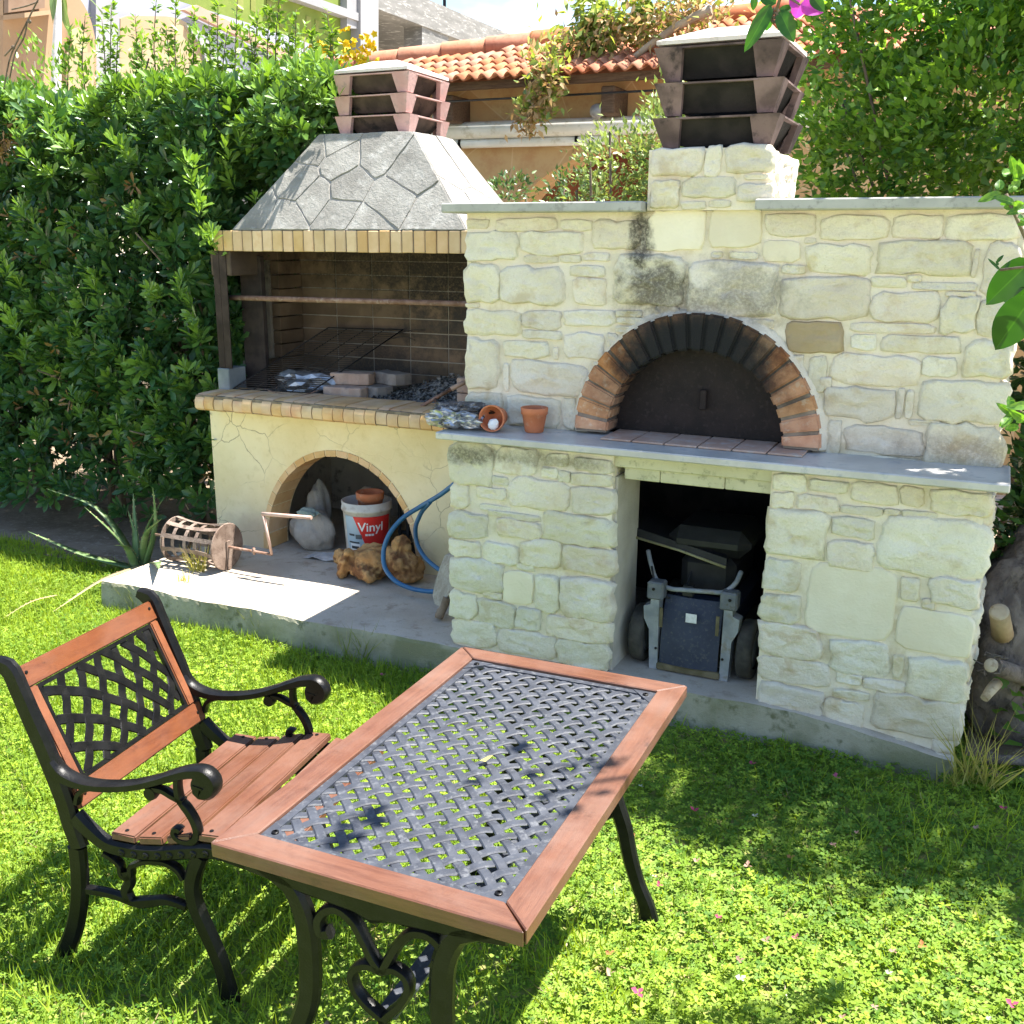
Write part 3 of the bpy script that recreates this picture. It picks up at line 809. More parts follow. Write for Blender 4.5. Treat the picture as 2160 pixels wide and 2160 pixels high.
# rail across the mouth
r0, r1 = ony(505, 620, 4.04), ony(985, 637, 4.04)
MB().tube([(-3.38, 4.04, 1.335), (-1.78, 4.04, 1.345)], .0125, 8).build('spit_rail', MAT['rust'], bbq)
# brick band of the hood
hx0, hx1, hz0, hz1 = -3.405, -1.80, 1.555, 1.648; nb = 28; pw = (hx1-hx0)/nb
me_hb = meshdata('hood_brick', MB().bbox((.002, 0, 0), (pw-.003, .06, hz1-hz0), .003), MAT['yellow_brick'])
for i in range(nb):
    put('hood_brick', me_hb, bbq, (hx0 + i*pw, YBF+.022+random.uniform(-.0015, .0015), hz0+random.uniform(-.0012, .0012)))
MB().box((hx0+.003, YBF+.027, hz0+.003), (hx1, YBF+.079, hz1-.002)).build('band_joint', MAT['joint'], bbq)
MB().box((hx0+.01, YBF+.084, hz0+.02), (hx1, 4.80, hz1-.01)).build('hood_tray', MAT['soot_shade'], bbq)
MB().box((hx0+.002, YBF+.083, hz0), (hx0+.05, 4.80, hz1)).build('hood_side_band', MAT['yellow_brick'], bbq)
# --- hood: a truncated pyramid faced with flagstones
H_ = {k: np.array(v) for k, v in dict(a=(-3.29, 3.975, 1.65), b=(-2.06, 3.975, 1.65), c=(-2.06, 4.60, 1.65), d=(-3.29, 4.80, 1.65),
      A=(-2.935, 4.20, 2.078), B=(-2.440, 4.20, 2.073), C=(-2.440, 4.56, 2.073), D=(-2.935, 4.66, 2.078)).items()}
hd = MB().add(list(H_.values()), [(0,1,5,4), (1,2,6,5), (2,3,7,6), (3,0,4,7), (4,5,6,7), (3,2,1,0)])
hd.build('hood_core', MAT['hood_mortar'], bbq)

def clip_poly(poly, p, n):
    out = []
    for i in range(len(poly)):
        a, b = poly[i], poly[(i+1) % len(poly)]
        da, db = (a-p) @ n, (b-p) @ n
        if da <= 0: out.append(a)
        if (da < 0 < db) or (db < 0 < da): out.append(a + (b-a)*da/(da-db))
    return out
def flagstones(quad, seeds, gap, thick, mat, parent, sd, name='flagstone', rough=.006):
    """voronoi cells of the seeds (u,v in 0..1) inside a planar quad, each a stone of its own"""
    a, b, c, d = [np.array(q, float) for q in quad]      # a,b bottom; c,d top (c above b)
    ex = (b-a)/np.linalg.norm(b-a); nn = np.cross(ex, d-a); nn /= np.linalg.norm(nn); ey = np.cross(nn, ex)
    if nn[1] > .2 and abs(nn[0]) < .3: pass
    to2 = lambda p: np.array([(p-a) @ ex, (p-a) @ ey])
    Q = [to2(p) for p in (a, b, c, d)]
    S = []
    for u, v in seeds:
        lo = Q[0]*(1-u) + Q[1]*u; hi = Q[3]*(1-u) + Q[2]*u
        S.append(lo*(1-v) + hi*v)
    for i, s0 in enumerate(S):
        P = list(Q)
        for j, s1 in enumerate(S):
            if i == j: continue
            n2 = s1-s0; L2 = np.linalg.norm(n2); n2 = n2/L2
            P = clip_poly(P, (s0+s1)/2 - n2*gap, n2)
            if len(P) < 3: break
        if len(P) < 3: continue
        P = np.array(P); cen = P.mean(0)
        rj = random.Random(sd*100+i); out = []
        for k in range(len(P)):
            p0, p1 = P[k], P[(k+1) % len(P)]
            m_ = max(1, int(np.linalg.norm(p1-p0)/.03))
            for q in range(m_):
                pt = p0 + (p1-p0)*q/m_
                pt = pt + (cen-pt)/ (np.linalg.norm(cen-pt)+1e-6) * (rj.uniform(0, rough) + (.002 if q == 0 else 0))
                out.append(pt)
        th = thick*rj.uniform(.6, 1.25); k = len(out)
        tilt = np.array([rj.uniform(-.03, .03), rj.uniform(-.03, .03)])
        V = []
        for sc, hh in ((1.0, -.003), (1.0, th*.8), (.985, th), (.5, th)):
            for pt in out:
                q = cen + (pt-cen)*sc
                hz = hh + ((q-cen) @ tilt*.4 if hh > 0 else 0)
                V.append(a + ex*q[0] + ey*q[1] + nn*hz)
        V.append(a + ex*cen[0] + ey*cen[1] + nn*th)
        F = []
        for r_ in range(3):
            F += [(r_*k+x, r_*k+(x+1) % k, (r_+1)*k+(x+1) % k, (r_+1)*k+x) for x in range(k)]
        F += [(3*k+x, 3*k+(x+1) % k, 4*k) for x in range(k)]
        MB().add(V, F, False).build(name, mat, parent)
front = [(.05,.16),(.16,.50),(.07,.86),(.22,.10),(.36,.70),(.30,.34),(.46,.16),(.47,.44),(.66,.80),(.70,.30),(.86,.60),(.90,.13),(.60,.04),(.22,.93)]
flagstones([H_['a'], H_['b'], H_['B'], H_['A']], front, .0016, .004, MAT['hood_stone'], bbq, 1)
flagstones([H_['b'], H_['c'], H_['C'], H_['B']], [(.15,.2),(.3,.7),(.55,.15),(.8,.65)], .0016, .004, MAT['hood_stone'], bbq, 2)
flagstones([H_['d'], H_['a'], H_['A'], H_['D']], [(.15,.2),(.3,.7),(.55,.15),(.8,.65)], .0016, .004, MAT['hood_stone'], bbq, 3)
cowl(bbq, (-2.688, 4.445, 2.079), .180, .197, (.084, .087, .090), (False, False, False), (.03, -.02, .02), .062)

# ------------------------------------------------------------------ what lies in the fire bed
ash = MB()
v = RNG.uniform(0, 1, (700, 2)); 
for k in range(620):
    a, b = v[k]; x = -2.66 + a*.62; y = 4.13 + b*.42
    hgt = .095*math.exp(-((x+2.36)/.20)**2 - ((y-4.40)/.16)**2) + .012
    s_ = random.uniform(.006, .019)
    c = np.array([x, y, .872 + hgt*random.uniform(.55, 1)])
    q = np.array([[random.uniform(-1, 1) for _ in range(3)] for _ in range(5)])*s_
    ash.add(c + q, [(0,1,2),(0,2,3),(0,3,1),(1,2,4),(2,3,4),(3,1,4)])
hx, hy = np.meshgrid(np.linspace(-2.72, -1.98, 18), np.linspace(4.08, 4.6, 16))
hv = [(x, y, .870 + .095*math.exp(-((x+2.36)/.20)**2 - ((y-4.40)/.16)**2) + random.uniform(0, .006)) for x, y in zip(hx.ravel(), hy.ravel())]
ash.add(hv, [(j*18+i, j*18+i+1, (j+1)*18+i+1, (j+1)*18+i) for j in range(15) for i in range(17)])
o = ash.build('ash_heap', mottled('ash_and_charcoal', (.03, .029, .028), (.24, .23, .22), 55, .95, .4, 120, a=.42, b=.60))
tag(o, 'heap of grey ash and charcoal crumbs on the hearth floor', 'ash', kind='stuff')
# interlocking paver blocks
def paver(name, c, rz, mat, label, s=1.0):
    zig = [(-.10,-.05),(-.05,-.062),(0,-.05),(.05,-.062),(.10,-.05),(.108,0),(.10,.05),(.05,.038),(0,.05),(-.05,.038),(-.10,.05),(-.092,0)]
    cs, sn = math.cos(rz), math.sin(rz)
    pts = [(c[0]+s*(x*cs-y*sn), c[1]+s*(x*sn+y*cs), c[2]) for x, y in zig]
    bm = bmesh.new(); vs = [bm.verts.new(p) for p in pts]; f = bm.faces.new(vs)
    e = bmesh.ops.extrude_face_region(bm, geom=[f]); bmesh.ops.translate(bm, verts=[q for q in e['geom'] if isinstance(q, bmesh.types.BMVert)], vec=(0,0,.056))
    bmesh.ops.recalc_face_normals(bm, faces=bm.faces[:]); bmesh.ops.bevel(bm, geom=bm.edges[:], offset=.004, segments=1, affect='EDGES')
    o = MB().add([v.co for v in bm.verts], [[v.index for v in f.verts] for f in bm.faces]).build(name, mat); bm.free()
    return tag(o, label, 'paver', 'paver blocks stacked in the fire bed')
MAT['paver_pink'] = mottled('pink_paver', (.38, .26, .20), (.46, .34, .27), 12, .9, .3, 120, c3=(.25, .2, .18), s3=16)
MAT['paver_grey'] = mottled('grey_paver', (.21, .18, .16), (.28, .245, .22), 12, .9, .3, 120, c3=(.14, .12, .11), s3=16)
pv = ony(735, 845, 4.13)
paver('paver_block', (-2.80, 4.145, .874), .1, MAT['paver_pink'], 'pink paver block lying lowest, right on the brick ledge')
paver('paver_block', (-2.72, 4.25, .874), -.35, MAT['paver_grey'], 'smoke-grey paver block carrying two others at the ash heap')
paver('paver_block', (-2.82, 4.235, .931), .2, MAT['paver_pink'], 'pale pink paver block topmost, poking out over the ledge')
paver('paver_block', (-2.66, 4.33, .931), -.4, MAT['paver_grey'], 'smoke-grey paver block at the top rear of the stack')
# two bricks against the stone wall with a rusty angle tool in front
for k, (zz, lab) in enumerate(((.873, 'lower pinkish brick at the right end of the fire bed'), (.943, 'upper pinkish brick at the right end of the fire bed'))):
    c = ony(955, 850 - k*48, 4.12)
    o = MB().bbox((-2.19, 4.12, zz+.0), (-1.97, 4.22, zz+.066), .004).build('loose_brick', MAT['paver_pink'])
    tag(o, lab, 'brick')
tl = thing('rusty_tool', (-2.24, 3.96, .886), 'rusty bent angle-iron scraper leaning on bricks beside the ash', 'tool')
MB().tube([(-2.275, 3.945, .897), (-2.175, 4.04, .968)], .0085, 4).build('blade', MAT['rust'], tl)
MB().tube([(-2.175, 4.04, .968), (-2.125, 4.085, 1.0)], .011, 6).build('grip', MAT['paver_pink'], tl)
MB().tube([(-2.225, 3.985, .930), (-2.20, 3.945, .905), (-2.165, 3.93, .895)], .005, 6).tube([(-2.21, 3.95, .897), (-2.17, 3.96, .896)], .004, 6).build('hook', MAT['rust'], tl)
# wire grill grate tilted against the lining, foil under it
gr = thing('grill_grate', (-2.98, 4.2, .88), 'sooty wire grill grate leaning on the fire-brick lining', 'grate')
g00, g10, g01 = np.array([-3.36, 3.995, .900]), np.array([-2.93, 4.03, .905]), np.array([-3.17, 4.545, 1.165])
gu, gv = g10-g00, g01-g00
MB().tube([g00, g00+gu, g00+gu+gv, g00+gv, g00], .0035, 6).build('frame', MAT['soot_shade'], gr)
MAT['wire'] = mottled('burnt_wire', (.05, .038, .030), (.09, .072, .058), 30, .6, 0, 10, spec=.5, metal=.5)
me_w = MB()
for i in range(1, 34):
    f = i/34
    MB().tube([g00+gu*0+gv*f, g00+gu+gv*f], .0018, 4, False).build('wire', MAT['wire'], gr)
for i in (1, 2, 3):
    MB().tube([g00+gu*i/4+np.array([0,0,-.004]), g00+gv+gu*i/4+np.array([0,0,-.004])], .0025, 5).build('cross_wire', MAT['wire'], gr)
hb_ = g00+gu*.55
for k, (p0, p1, p2) in enumerate((((-3.20,4.03,.905), (-3.06,3.97,.900), (-2.98,3.965,.895)), ((-2.90,4.06,.915), (-2.93,3.985,.9), (-3.03,3.96,.896)))):
    MB().tube(smooth_path([p0, p1, p2], 10), .003, 5).build('handle', MAT['rust'], gr)
pa_ = g00+gu+gv
MB().tube(smooth_path([pa_+np.array([-.03,0,-.02]), pa_+np.array([.06,-.01,.0]), pa_+np.array([.14,-.02,.005])], 8), .003, 5).tube(smooth_path([pa_+np.array([-.05,-.03,-.045]), pa_+np.array([.04,-.04,-.03]), pa_+np.array([.10,-.05,-.045])], 8), .003, 5).build('handle', MAT['wire'], gr)
def crumple(name, c, r, mat, seed, amp=.35, sub=3, jit=.35, smooth=False):
    bm = bmesh.new(); bmesh.ops.create_icosphere(bm, subdivisions=sub, radius=1.0)
    rj = random.Random(seed); ph = [rj.uniform(0, 6) for _ in range(9)]
    for v in bm.verts:
        x, y, z = v.co
        e = 1 + amp*(.35*math.sin(3*x+ph[0])*math.cos(2.5*y+ph[1]) + .25*math.sin(6*y+ph[2]+2*z) + .2*math.sin(9*x+5*z+ph[3])*math.cos(8*y) + jit*rj.uniform(-1, 1))
        v.co = Vector((x*e*r[0], y*e*r[1], max(z*e, -.85)*r[2]))
    mb = MB().add([np.array(v.co)+np.array(c) for v in bm.verts], [[v.index for v in f.verts] for f in bm.faces], smooth); bm.free()
    return mb.build(name, mat)
MAT['foil'] = mottled('aluminium_foil', (.30, .305, .315), (.48, .485, .50), 20, .38, .3, 90, metal=.85, spec=.6, c3=(.10, .09, .085), s3=14)
MAT['foil_burnt'] = mottled('burnt_foil', (.035, .03, .028), (.09, .08, .075), 18, .55, .4, 80, c3=(.35, .34, .33), s3=30)
tag(crumple('crumpled_foil', (-3.07, 4.20, .925), (.15, .11, .065), MAT['foil'], 3, .5), 'crumpled silver foil left under the wire grill grate', 'foil')
# ================================================================== things on the counter
def pot(name, c, axis, label, s=1.0, group=None):
    """small flower pot: wall with thick rim, open top, floor"""
    prof = [(0, .0), (.031, 0), (.033, .003), (.043, .062), (.0465, .063), (.048, .085), (.0465, .0865), (.0435, .085), (.040, .060), (.030, .008), (0, .008)]
    o = MB().lathe([(max(r, 1e-4)*s, h*s) for r, h in prof], c, axis, 28).build(name, MAT['terracotta'])
    return tag(o, label, 'flower pot', group)
pc = onz(1112, 917, .947)
pot('flower_pot', (pc[0], 3.335, .948), (0,0,1), 'small terracotta pot standing upright on the marble counter', 1.02)
po = thing('flower_pot', (-1.585, 3.26, .948), 'small terracotta pot lying on its side with a white pebble inside', 'flower pot')
ax_ = np.array([.10, -1.0, .06]); ax_ /= np.linalg.norm(ax_)
cpt = np.array([-1.598, 3.335, .993])
prof = [(0, .0), (.031, 0), (.033, .003), (.043, .062), (.0465, .063), (.048, .085), (.0465, .0865), (.0435, .085), (.040, .060), (.030, .008), (0, .008)]
MB().lathe([(max(r, 1e-4), h) for r, h in prof], cpt, ax_, 28).build('pot_shell', MAT['terracotta'], po)
pb = crumple('pebble', cpt+ax_*.075+np.array([.004, .0, -.022]), (.020, .014, .021), mottled('white_pebble', (.62, .63, .64), (.74, .74, .75), 20, .7, .2, 80), 9, .25, 2)
tag(pb, 'white pebble resting inside the tipped terracotta pot', 'pebble')
fo = thing('foil_parcel', (-1.72, 3.28, .948), 'crumpled foil parcel with charred top on the counter end', 'foil parcel')
q = crumple('foil_shell', (-1.735, 3.275, .985), (.10, .075, .042), MAT['foil'], 21, .42, 4); q.parent = fo; q.data.transform(Matrix.Translation(-Vector(fo.location))); WLOC[q.name] = WLOC[fo.name]
q = crumple('charred_top', (-1.74, 3.315, 1.012), (.105, .07, .026), MAT['foil_burnt'], 22, .5, 4); q.parent = fo; q.data.transform(Matrix.Translation(-Vector(fo.location))); WLOC[q.name] = WLOC[fo.name]

# ================================================================== lawn mower in the alcove
mo = thing('lawn_mower', (-.86, 3.42, SLZ), 'dark blue rotary lawn mower parked backwards in the oven alcove', 'lawn mower')
NAVY = mottled('dusty_navy_plastic', (.020, .026, .048), (.032, .040, .066), 9, .55, .08, 120, c3=(.07, .072, .08), s3=80)
SILV = mottled('worn_silver_paint', (.20, .215, .23), (.30, .315, .33), 14, .5, .1, 120, c3=(.20, .18, .15), s3=24)
TYRE = mottled('dusty_tyre', (.035, .033, .030), (.065, .060, .052), 20, .9, .3, 120)
OLIVE = mottled('dried_grass_crust', (.10, .085, .045), (.16, .135, .08), 20, .95, .4, 100)
def mz(x, y, Y=3.36): return ony(1300 + x*.24836, 1000 + y*.24836, Y)
# rear flap: a curved hanging panel
f0, f1, f2, f3 = mz(395, 1075), mz(895, 1090), mz(870, 1700), mz(370, 1650)
x0f, x1f, zt, zb = f0[0], f1[0], (f0[2]+f1[2])/2, max((f2[2]+f3[2])/2, SLZ+.03)
fl = MB(); nu, nv = 10, 10; V = []
for j in range(nv+1):
    t = j/nv
    for i in range(nu+1):
        u = i/nu
        V.append((x0f + (x1f-x0f)*u, 3.40 - .05*math.sin(t*math.pi*.55) - .012*math.sin(u*math.pi), zt + (zb-zt)*t))
n0 = len(V); V += [(a, b+.006, c) for a, b, c in V]
F = [(j*(nu+1)+i, j*(nu+1)+i+1, (j+1)*(nu+1)+i+1, (j+1)*(nu+1)+i) for j in range(nv) for i in range(nu)]
F2 = [tuple(n0+k for k in f[::-1]) for f in F]
flap = fl.add(V, F+F2, True).build('rear_flap', NAVY, mo)
st = mz(640, 1225, 3.343)
MB().bbox((st[0]-.021, 3.3405, st[2]-.017), (st[0]+.018, 3.3425, st[2]+.016), .0005).build('sticker', mottled('white_sticker', (.55, .55, .54), (.66, .66, .65), 60, .6, 0, 1), flap)
MB().bbox((x0f-.01, 3.345, zb-.028), (x1f+.01, 3.40, zb-.002), .004).build('deck_skirt', OLIVE, mo)
MB().bbox((x0f-.02, 3.41, SLZ+.10), (x1f+.02, 3.95, SLZ+.24), .03).build('deck', NAVY, mo)
for s_, xm in ((-1, x0f-.012), (1, x1f+.012)):
    pr_ = [(0, zt+.045), (.028*s_, zt+.045), (.03*s_, zt-.03), (.055*s_, zt-.04), (.052*s_, zt-.085), (.032*s_, zt-.125), (.026*s_, zb-.03), (-.004*s_, zb-.03)]
    MB().extrude([(xm + a, 3.352, c) for a, c in pr_], (0, .05, 0)).build('side_bracket', SILV, mo)
    xw = xm + s_*.078
    wc = (xw, 3.43, SLZ+.105)
    w_ = MB().lathe([(.070, -.026), (.098, -.026), (.105, -.018), (.105, .018), (.098, .026), (.070, .026)], wc, (1,0,0), 28).build('wheel', TYRE, mo)
    MB().lathe([(.001, -.012), (.03, -.016), (.068, -.020), (.068, .020), (.03, .016), (.001, .012)], wc, (1,0,0), 24).build('rim', SILV, w_)
    w2 = (xw, 3.88, SLZ+.085)
    w_ = MB().lathe([(.055, -.024), (.080, -.024), (.085, -.016), (.085, .016), (.080, .024), (.055, .024), (.001, .01), (.001, -.01), (.055, -.024)], w2, (1,0,0), 24).build('wheel', TYRE, mo)
for s_, xm in ((-1, x0f+.004), (1, x1f-.004)):
    MB().bbox((xm-.006, 3.330, zb+.14), (xm+.006, 3.336, zt-.03), .001).build('edge_strip', OLIVE, mo)
    MB().bbox((xm+s_*.03-.03, 3.345, zt-.01), (xm+s_*.03+.03, 3.40, zt+.055), .006).build('height_lever', mottled('grey_lever', (.10, .11, .125), (.16, .17, .185), 20, .6, .1, 90, c3=(.08, .07, .05), s3=40), mo)
    MB().lathe([(.0005, .004), (.005, .003), (.006, 0)], (xm+s_*.035, 3.344, zt+.03), (0, -1, 0), 10).lathe([(.0005, .004), (.004, .003), (.005, 0)], (xm+s_*.02, 3.351, zb+.05), (0, -1, 0), 10).build('bolt', MAT['iron'], mo)
MB().bbox((-.905, 3.385, zt+.005), (-.865, 3.41, zt+.045), .004).build('latch', MAT['black_plastic'], mo)
MB().tube(smooth_path([mz(300, 780, 3.40), mz(360, 1000, 3.38), mz(480, 1060, 3.40), (-.90, 3.55, SLZ+.38)], 14), .004, 6).build('cable', MAT['black_plastic'], mo)
MB().bbox((-.95, 3.50, SLZ+.245), (-.75, 3.85, SLZ+.40), .03).build('engine_cover', MAT['black_plastic'], mo)
MB().tube(smooth_path([mz(270, 650, 3.46), mz(300, 780, 3.42), mz(345, 900, 3.40), mz(430, 962, 3.39), mz(600, 985, 3.385), mz(780, 998, 3.385), mz(920, 1000, 3.39), mz(1010, 930, 3.40), mz(1060, 830, 3.44)], 40), .0085, 8).build('handle_tube', SILV, mo)
# grass-catcher lid thrown over the folded handle
lid = MB(); a, b, c, d = mz(165, 525, 3.50), mz(930, 790, 3.46), mz(960, 640, 3.75), mz(230, 330, 3.8)
lid.extrude([a, b, c, d], (0, .004, .03)); lo_ = lid.build('grass_catcher', MAT['black_plastic'], mo)
MB().tube([a+np.array([0, -.004, -.004]), (a+b)/2+np.array([0, -.004, .004]), b+np.array([0, -.004, 0])], .005, 6).build('catcher_trim', mottled('khaki_trim', (.22, .20, .10), (.28, .26, .15), 20, .8, 0, 1), lo_)
MB().bbox((-1.0, 3.48, SLZ+.40), (-.70, 3.80, SLZ+.50), .04).build('catcher_bag', MAT['black_plastic'], mo)

# ================================================================== wood store: bucket, pots, sacks, crate
bk_ = thing('paint_bucket', (-2.62, 4.05, SLZ), 'white plastic paint bucket with a red printed label in the wood store', 'bucket')
bc = np.array([-2.655, 4.07, SLZ])
WHITE = mottled('dirty_white_plastic', (.52, .50, .46), (.62, .60, .56), 8, .5, .05, 60, c3=(.36, .32, .27), s3=14)
hB, rB0, rB1 = .285, .098, .116
MB().lathe([(.001, .002), (rB0, .002), (rB0+.002, .006), (rB1-.001, hB-.045), (rB1+.006, hB-.043), (rB1+.0065, hB-.03), (rB1+.003, hB-.028), (rB1+.005, hB-.002), (rB1, hB), (rB1-.003, hB-.004), (rB0-.004, .01), (.001, .01)], bc, (0,0,1), 40).build('bucket_shell', WHITE, bk_)
def wrap(a, h, off=.0012):
    """label point: a = arc angle from the camera-facing line, h = height"""
    r = rB0 + (rB1-rB0)*h/(hB-.045) + off
    th = math.atan2(-bc[1], -bc[0]) + a
    return bc + np.array([r*math.cos(th), r*math.sin(th), h])
def wrapped(poly_fn, name, col, off, nu=24, nv=10, rough=.35):
    V = []
    for j in range(nv+1):
        for i in range(nu+1):
            a, h = poly_fn(i/nu, j/nv); V.append(wrap(a, h, off))
    F = [(j*(nu+1)+i, j*(nu+1)+i+1, (j+1)*(nu+1)+i+1, (j+1)*(nu+1)+i) for j in range(nv) for i in range(nu)]
    c1 = tuple(q*.9 for q in col)
    return MB().add(V, F, True).build(name, mottled('print_'+name, c1, col, 12, rough, 0, 1), bk_)
lab = wrapped(lambda u, v: (-1.1+2.2*u, .02+.205*v), 'label_sky', (.36, .46, .52), .0008)
wrapped(lambda u, v: ((-.62+.55*(1-v)**1.0)+ (1.1-(-.62+.55*(1-v)))*u, .075+.150*v), 'label_red', (.62, .035, .03), .0016)
wrapped(lambda u, v: (-1.0+.95*u, .022+.028*v + .01*math.sin(u*5)*(1-v)), 'label_blue_foot', (.06, .17, .30), .0016)
wrapped(lambda u, v: (-.85+.50*u, .060+.030*v), 'label_house_wall', (.70, .72, .72), .0018)
wrapped(lambda u, v: (-.80+.40*u, .064+.014*v), 'label_house_glass', (.03, .035, .04), .0022)
wrapped(lambda u, v: (-.93+.55*u, .092+.008*v), 'label_house_roof', (.05, .055, .06), .0022)
wrapped(lambda u, v: (-.55+.30*u, .115+.022*v), 'label_house_window', (.10, .12, .13), .0020)
wrapped(lambda u, v: (-.90+.30*u, .128+.010*v), 'label_house_eave', (.06, .065, .07), .0020)
cu = bpy.data.curves.new('vinyl_text', 'FONT'); cu.body = 'Vinyl'; cu.size = .062; cu.resolution_u = 3; cu.offset = .0008
to = bpy.data.objects.new('tmp_text', cu); COL.objects.link(to)
bpy.context.view_layer.update()
tm = bpy.data.meshes.new_from_object(to.evaluated_get(bpy.context.evaluated_depsgraph_get()))
bm = bmesh.new(); bm.from_mesh(tm); bmesh.ops.triangulate(bm, faces=bm.faces[:]); bmesh.ops.subdivide_edges(bm, edges=[e for e in bm.edges if e.calc_length() > .02], cuts=1)
bm.verts.index_update()
tv = [wrap(-.40 + v.co.x/.112, .155 + v.co.y, .0030) for v in bm.verts]
MB().add(tv, [[v.index for v in f.verts] for f in bm.faces]).build('label_lettering', mottled('print_white', (.74, .74, .74), (.8, .8, .8), 9, .4, 0, 1), bk_)
bm.free(); bpy.data.objects.remove(to)
for k in range(3):
    wrapped(lambda u, v, k=k: (-.10+.13*k+.11*u, .132+.010*v), 'label_small_print', (.75, .72, .70), .0028, 4, 2)
# pots nested in the bucket's mouth
def bigpot(c, r, h, label):
    o = MB().lathe([(.001, 0), (r*.72, 0), (r*.93, h*.72), (r*1.0, h*.73), (r*1.02, h), (r*.95, h), (r*.90, h*.7), (r*.66, .01), (.001, .01)], c, (0,0,1), 32).build('flower_pot', MAT['terracotta'])
    tag(o, label, 'flower pot')
bigpot(bc+np.array([.02, .0, .20]), .066, .125, 'terracotta pot standing inside the white paint bucket')
# black plastic crate behind the bucket
cr_ = thing('plastic_crate', (-2.38, 4.22, SLZ), 'black slatted plastic crate standing behind the paint bucket', 'crate')
for k in range(9):
    x = -2.54 + k*.045
    MB().bbox((x, 4.165, SLZ+.002), (x+.014, 4.175, SLZ+.30), .001).build('slat', MAT['black_plastic'], cr_)
for zz in (.01, .10, .19, .285):
    MB().bbox((-2.55, 4.176, SLZ+zz), (-2.155, 4.186, SLZ+zz+.018), .002).build('rail', MAT['black_plastic'], cr_)
MB().bbox((-2.55, 4.19, SLZ+.002), (-2.155, 4.45, SLZ+.02), .002).build('floor', MAT['black_plastic'], cr_)
# sacks
MAT['sack'] = mottled('dusty_plastic_sack', (.30, .27, .235), (.40, .365, .32), 7, .55, .9, 16, c3=(.28, .25, .22), s3=9)
s1 = crumple('charcoal_sack', (-2.985, 4.08, .205), (.125, .09, .105), MAT['sack'], 31, .34, 4, .05, True)
tag(s1, 'slumped grey plastic sack just inside the arch', 'sack')
s2 = crumple('charcoal_sack', (-3.06, 4.24, .26), (.06, .07, .15), MAT['sack'], 33, .30, 4, .05, True)
tag(s2, 'tall pale sack leaning on the store wall behind the slumped one', 'sack')
s3 = crumple('charcoal_sack', (-2.79, 4.28, .25), (.085, .08, .15), mottled('tan_sack', (.30, .235, .17), (.38, .31, .235), 9, .85, .4, 50), 35, .28, 4, .05, True)
tag(s3, 'tan paper sack standing left of the paint bucket', 'sack')
s4 = crumple('rag', (-2.96, 4.02, .315), (.06, .04, .022), mottled('teal_rag', (.20, .27, .25), (.28, .34, .31), 14, .9, .3, 80), 36, .4, 3)
tag(s4, 'faded teal rag lying on top of the slumped sack', 'rag')
pp = MB(); V = []
for j in range(6):
    for i in range(9):
        V.append((-2.92 + i*.028 + random.uniform(-.005, .005), 3.90 + j*.022 + random.uniform(-.004, .004), SLZ + .003 + random.uniform(.0, .014)*(i > 1)))
pp.add(V, [(j*9+i, j*9+i+1, (j+1)*9+i+1, (j+1)*9+i) for j in range(5) for i in range(8)])
tag(pp.build('torn_paper', mottled('grey_paper', (.42, .40, .38), (.54, .52, .50), 20, .9, 0, 1)), 'torn scrap of grey paper lying before the wood store', 'paper')

# ================================================================== weathered root stump
def blobs(name, parts, mat, seed, amp=.16, parent=None, res=4):
    """lumpy weathered wood: overlapping knots joined by remesh"""
    bm = bmesh.new()
    for (c, r, rot) in parts:
        mtx = Matrix.Translation(c) @ Matrix.Rotation(rot[2], 4, 'Z') @ Matrix.Rotation(rot[1], 4, 'Y') @ Matrix.Rotation(rot[0], 4, 'X') @ Matrix.Diagonal((*r, 1))
        bmesh.ops.create_icosphere(bm, subdivisions=res, radius=1.0, matrix=mtx)
    me = bpy.data.meshes.new(name); bm.to_mesh(me); bm.free()
    o = bpy.data.objects.new(name, me); COL.objects.link(o)
    md = o.modifiers.new('r', 'REMESH'); md.mode = 'VOXEL'; md.voxel_size = .007
    bpy.context.view_layer.update()
    ev = o.evaluated_get(bpy.context.evaluated_depsgraph_get()); m2 = bpy.data.meshes.new_from_object(ev)
    o.modifiers.clear(); o.data = m2; bpy.data.meshes.remove(me)
    rj = random.Random(seed); ph = [rj.uniform(0, 6) for _ in range(6)]
    co = np.empty(len(m2.vertices)*3); m2.vertices.foreach_get('co', co); co = co.reshape(-1, 3)
    no = np.empty(len(m2.vertices)*3); m2.vertices.foreach_get('normal', no); no = no.reshape(-1, 3)
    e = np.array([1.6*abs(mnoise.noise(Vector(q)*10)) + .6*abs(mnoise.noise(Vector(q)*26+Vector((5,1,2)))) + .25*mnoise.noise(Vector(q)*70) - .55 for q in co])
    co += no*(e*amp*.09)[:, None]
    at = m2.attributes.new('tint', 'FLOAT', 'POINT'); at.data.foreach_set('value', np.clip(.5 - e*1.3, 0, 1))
    m2.vertices.foreach_set('co', co.ravel()); m2.materials.append(mat)
    m2.polygons.foreach_set('use_smooth', [True]*len(m2.polygons)); m2.update()
    WLOC[o.name] = np.zeros(3)
    return o
MAT['root'] = mottled('honey_root_wood', (.34, .175, .062), (.47, .29, .125), 9, .8, .7, 35, c3=(.16, .065, .026), s3=11, fine=120, bdist=.012)
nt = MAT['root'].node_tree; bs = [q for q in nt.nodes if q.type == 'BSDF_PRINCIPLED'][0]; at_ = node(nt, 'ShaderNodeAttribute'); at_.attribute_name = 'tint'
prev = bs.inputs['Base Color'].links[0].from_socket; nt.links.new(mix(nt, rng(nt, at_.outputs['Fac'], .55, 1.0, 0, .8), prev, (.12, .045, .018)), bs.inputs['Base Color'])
rc = np.array([-2.44, 3.80, SLZ])
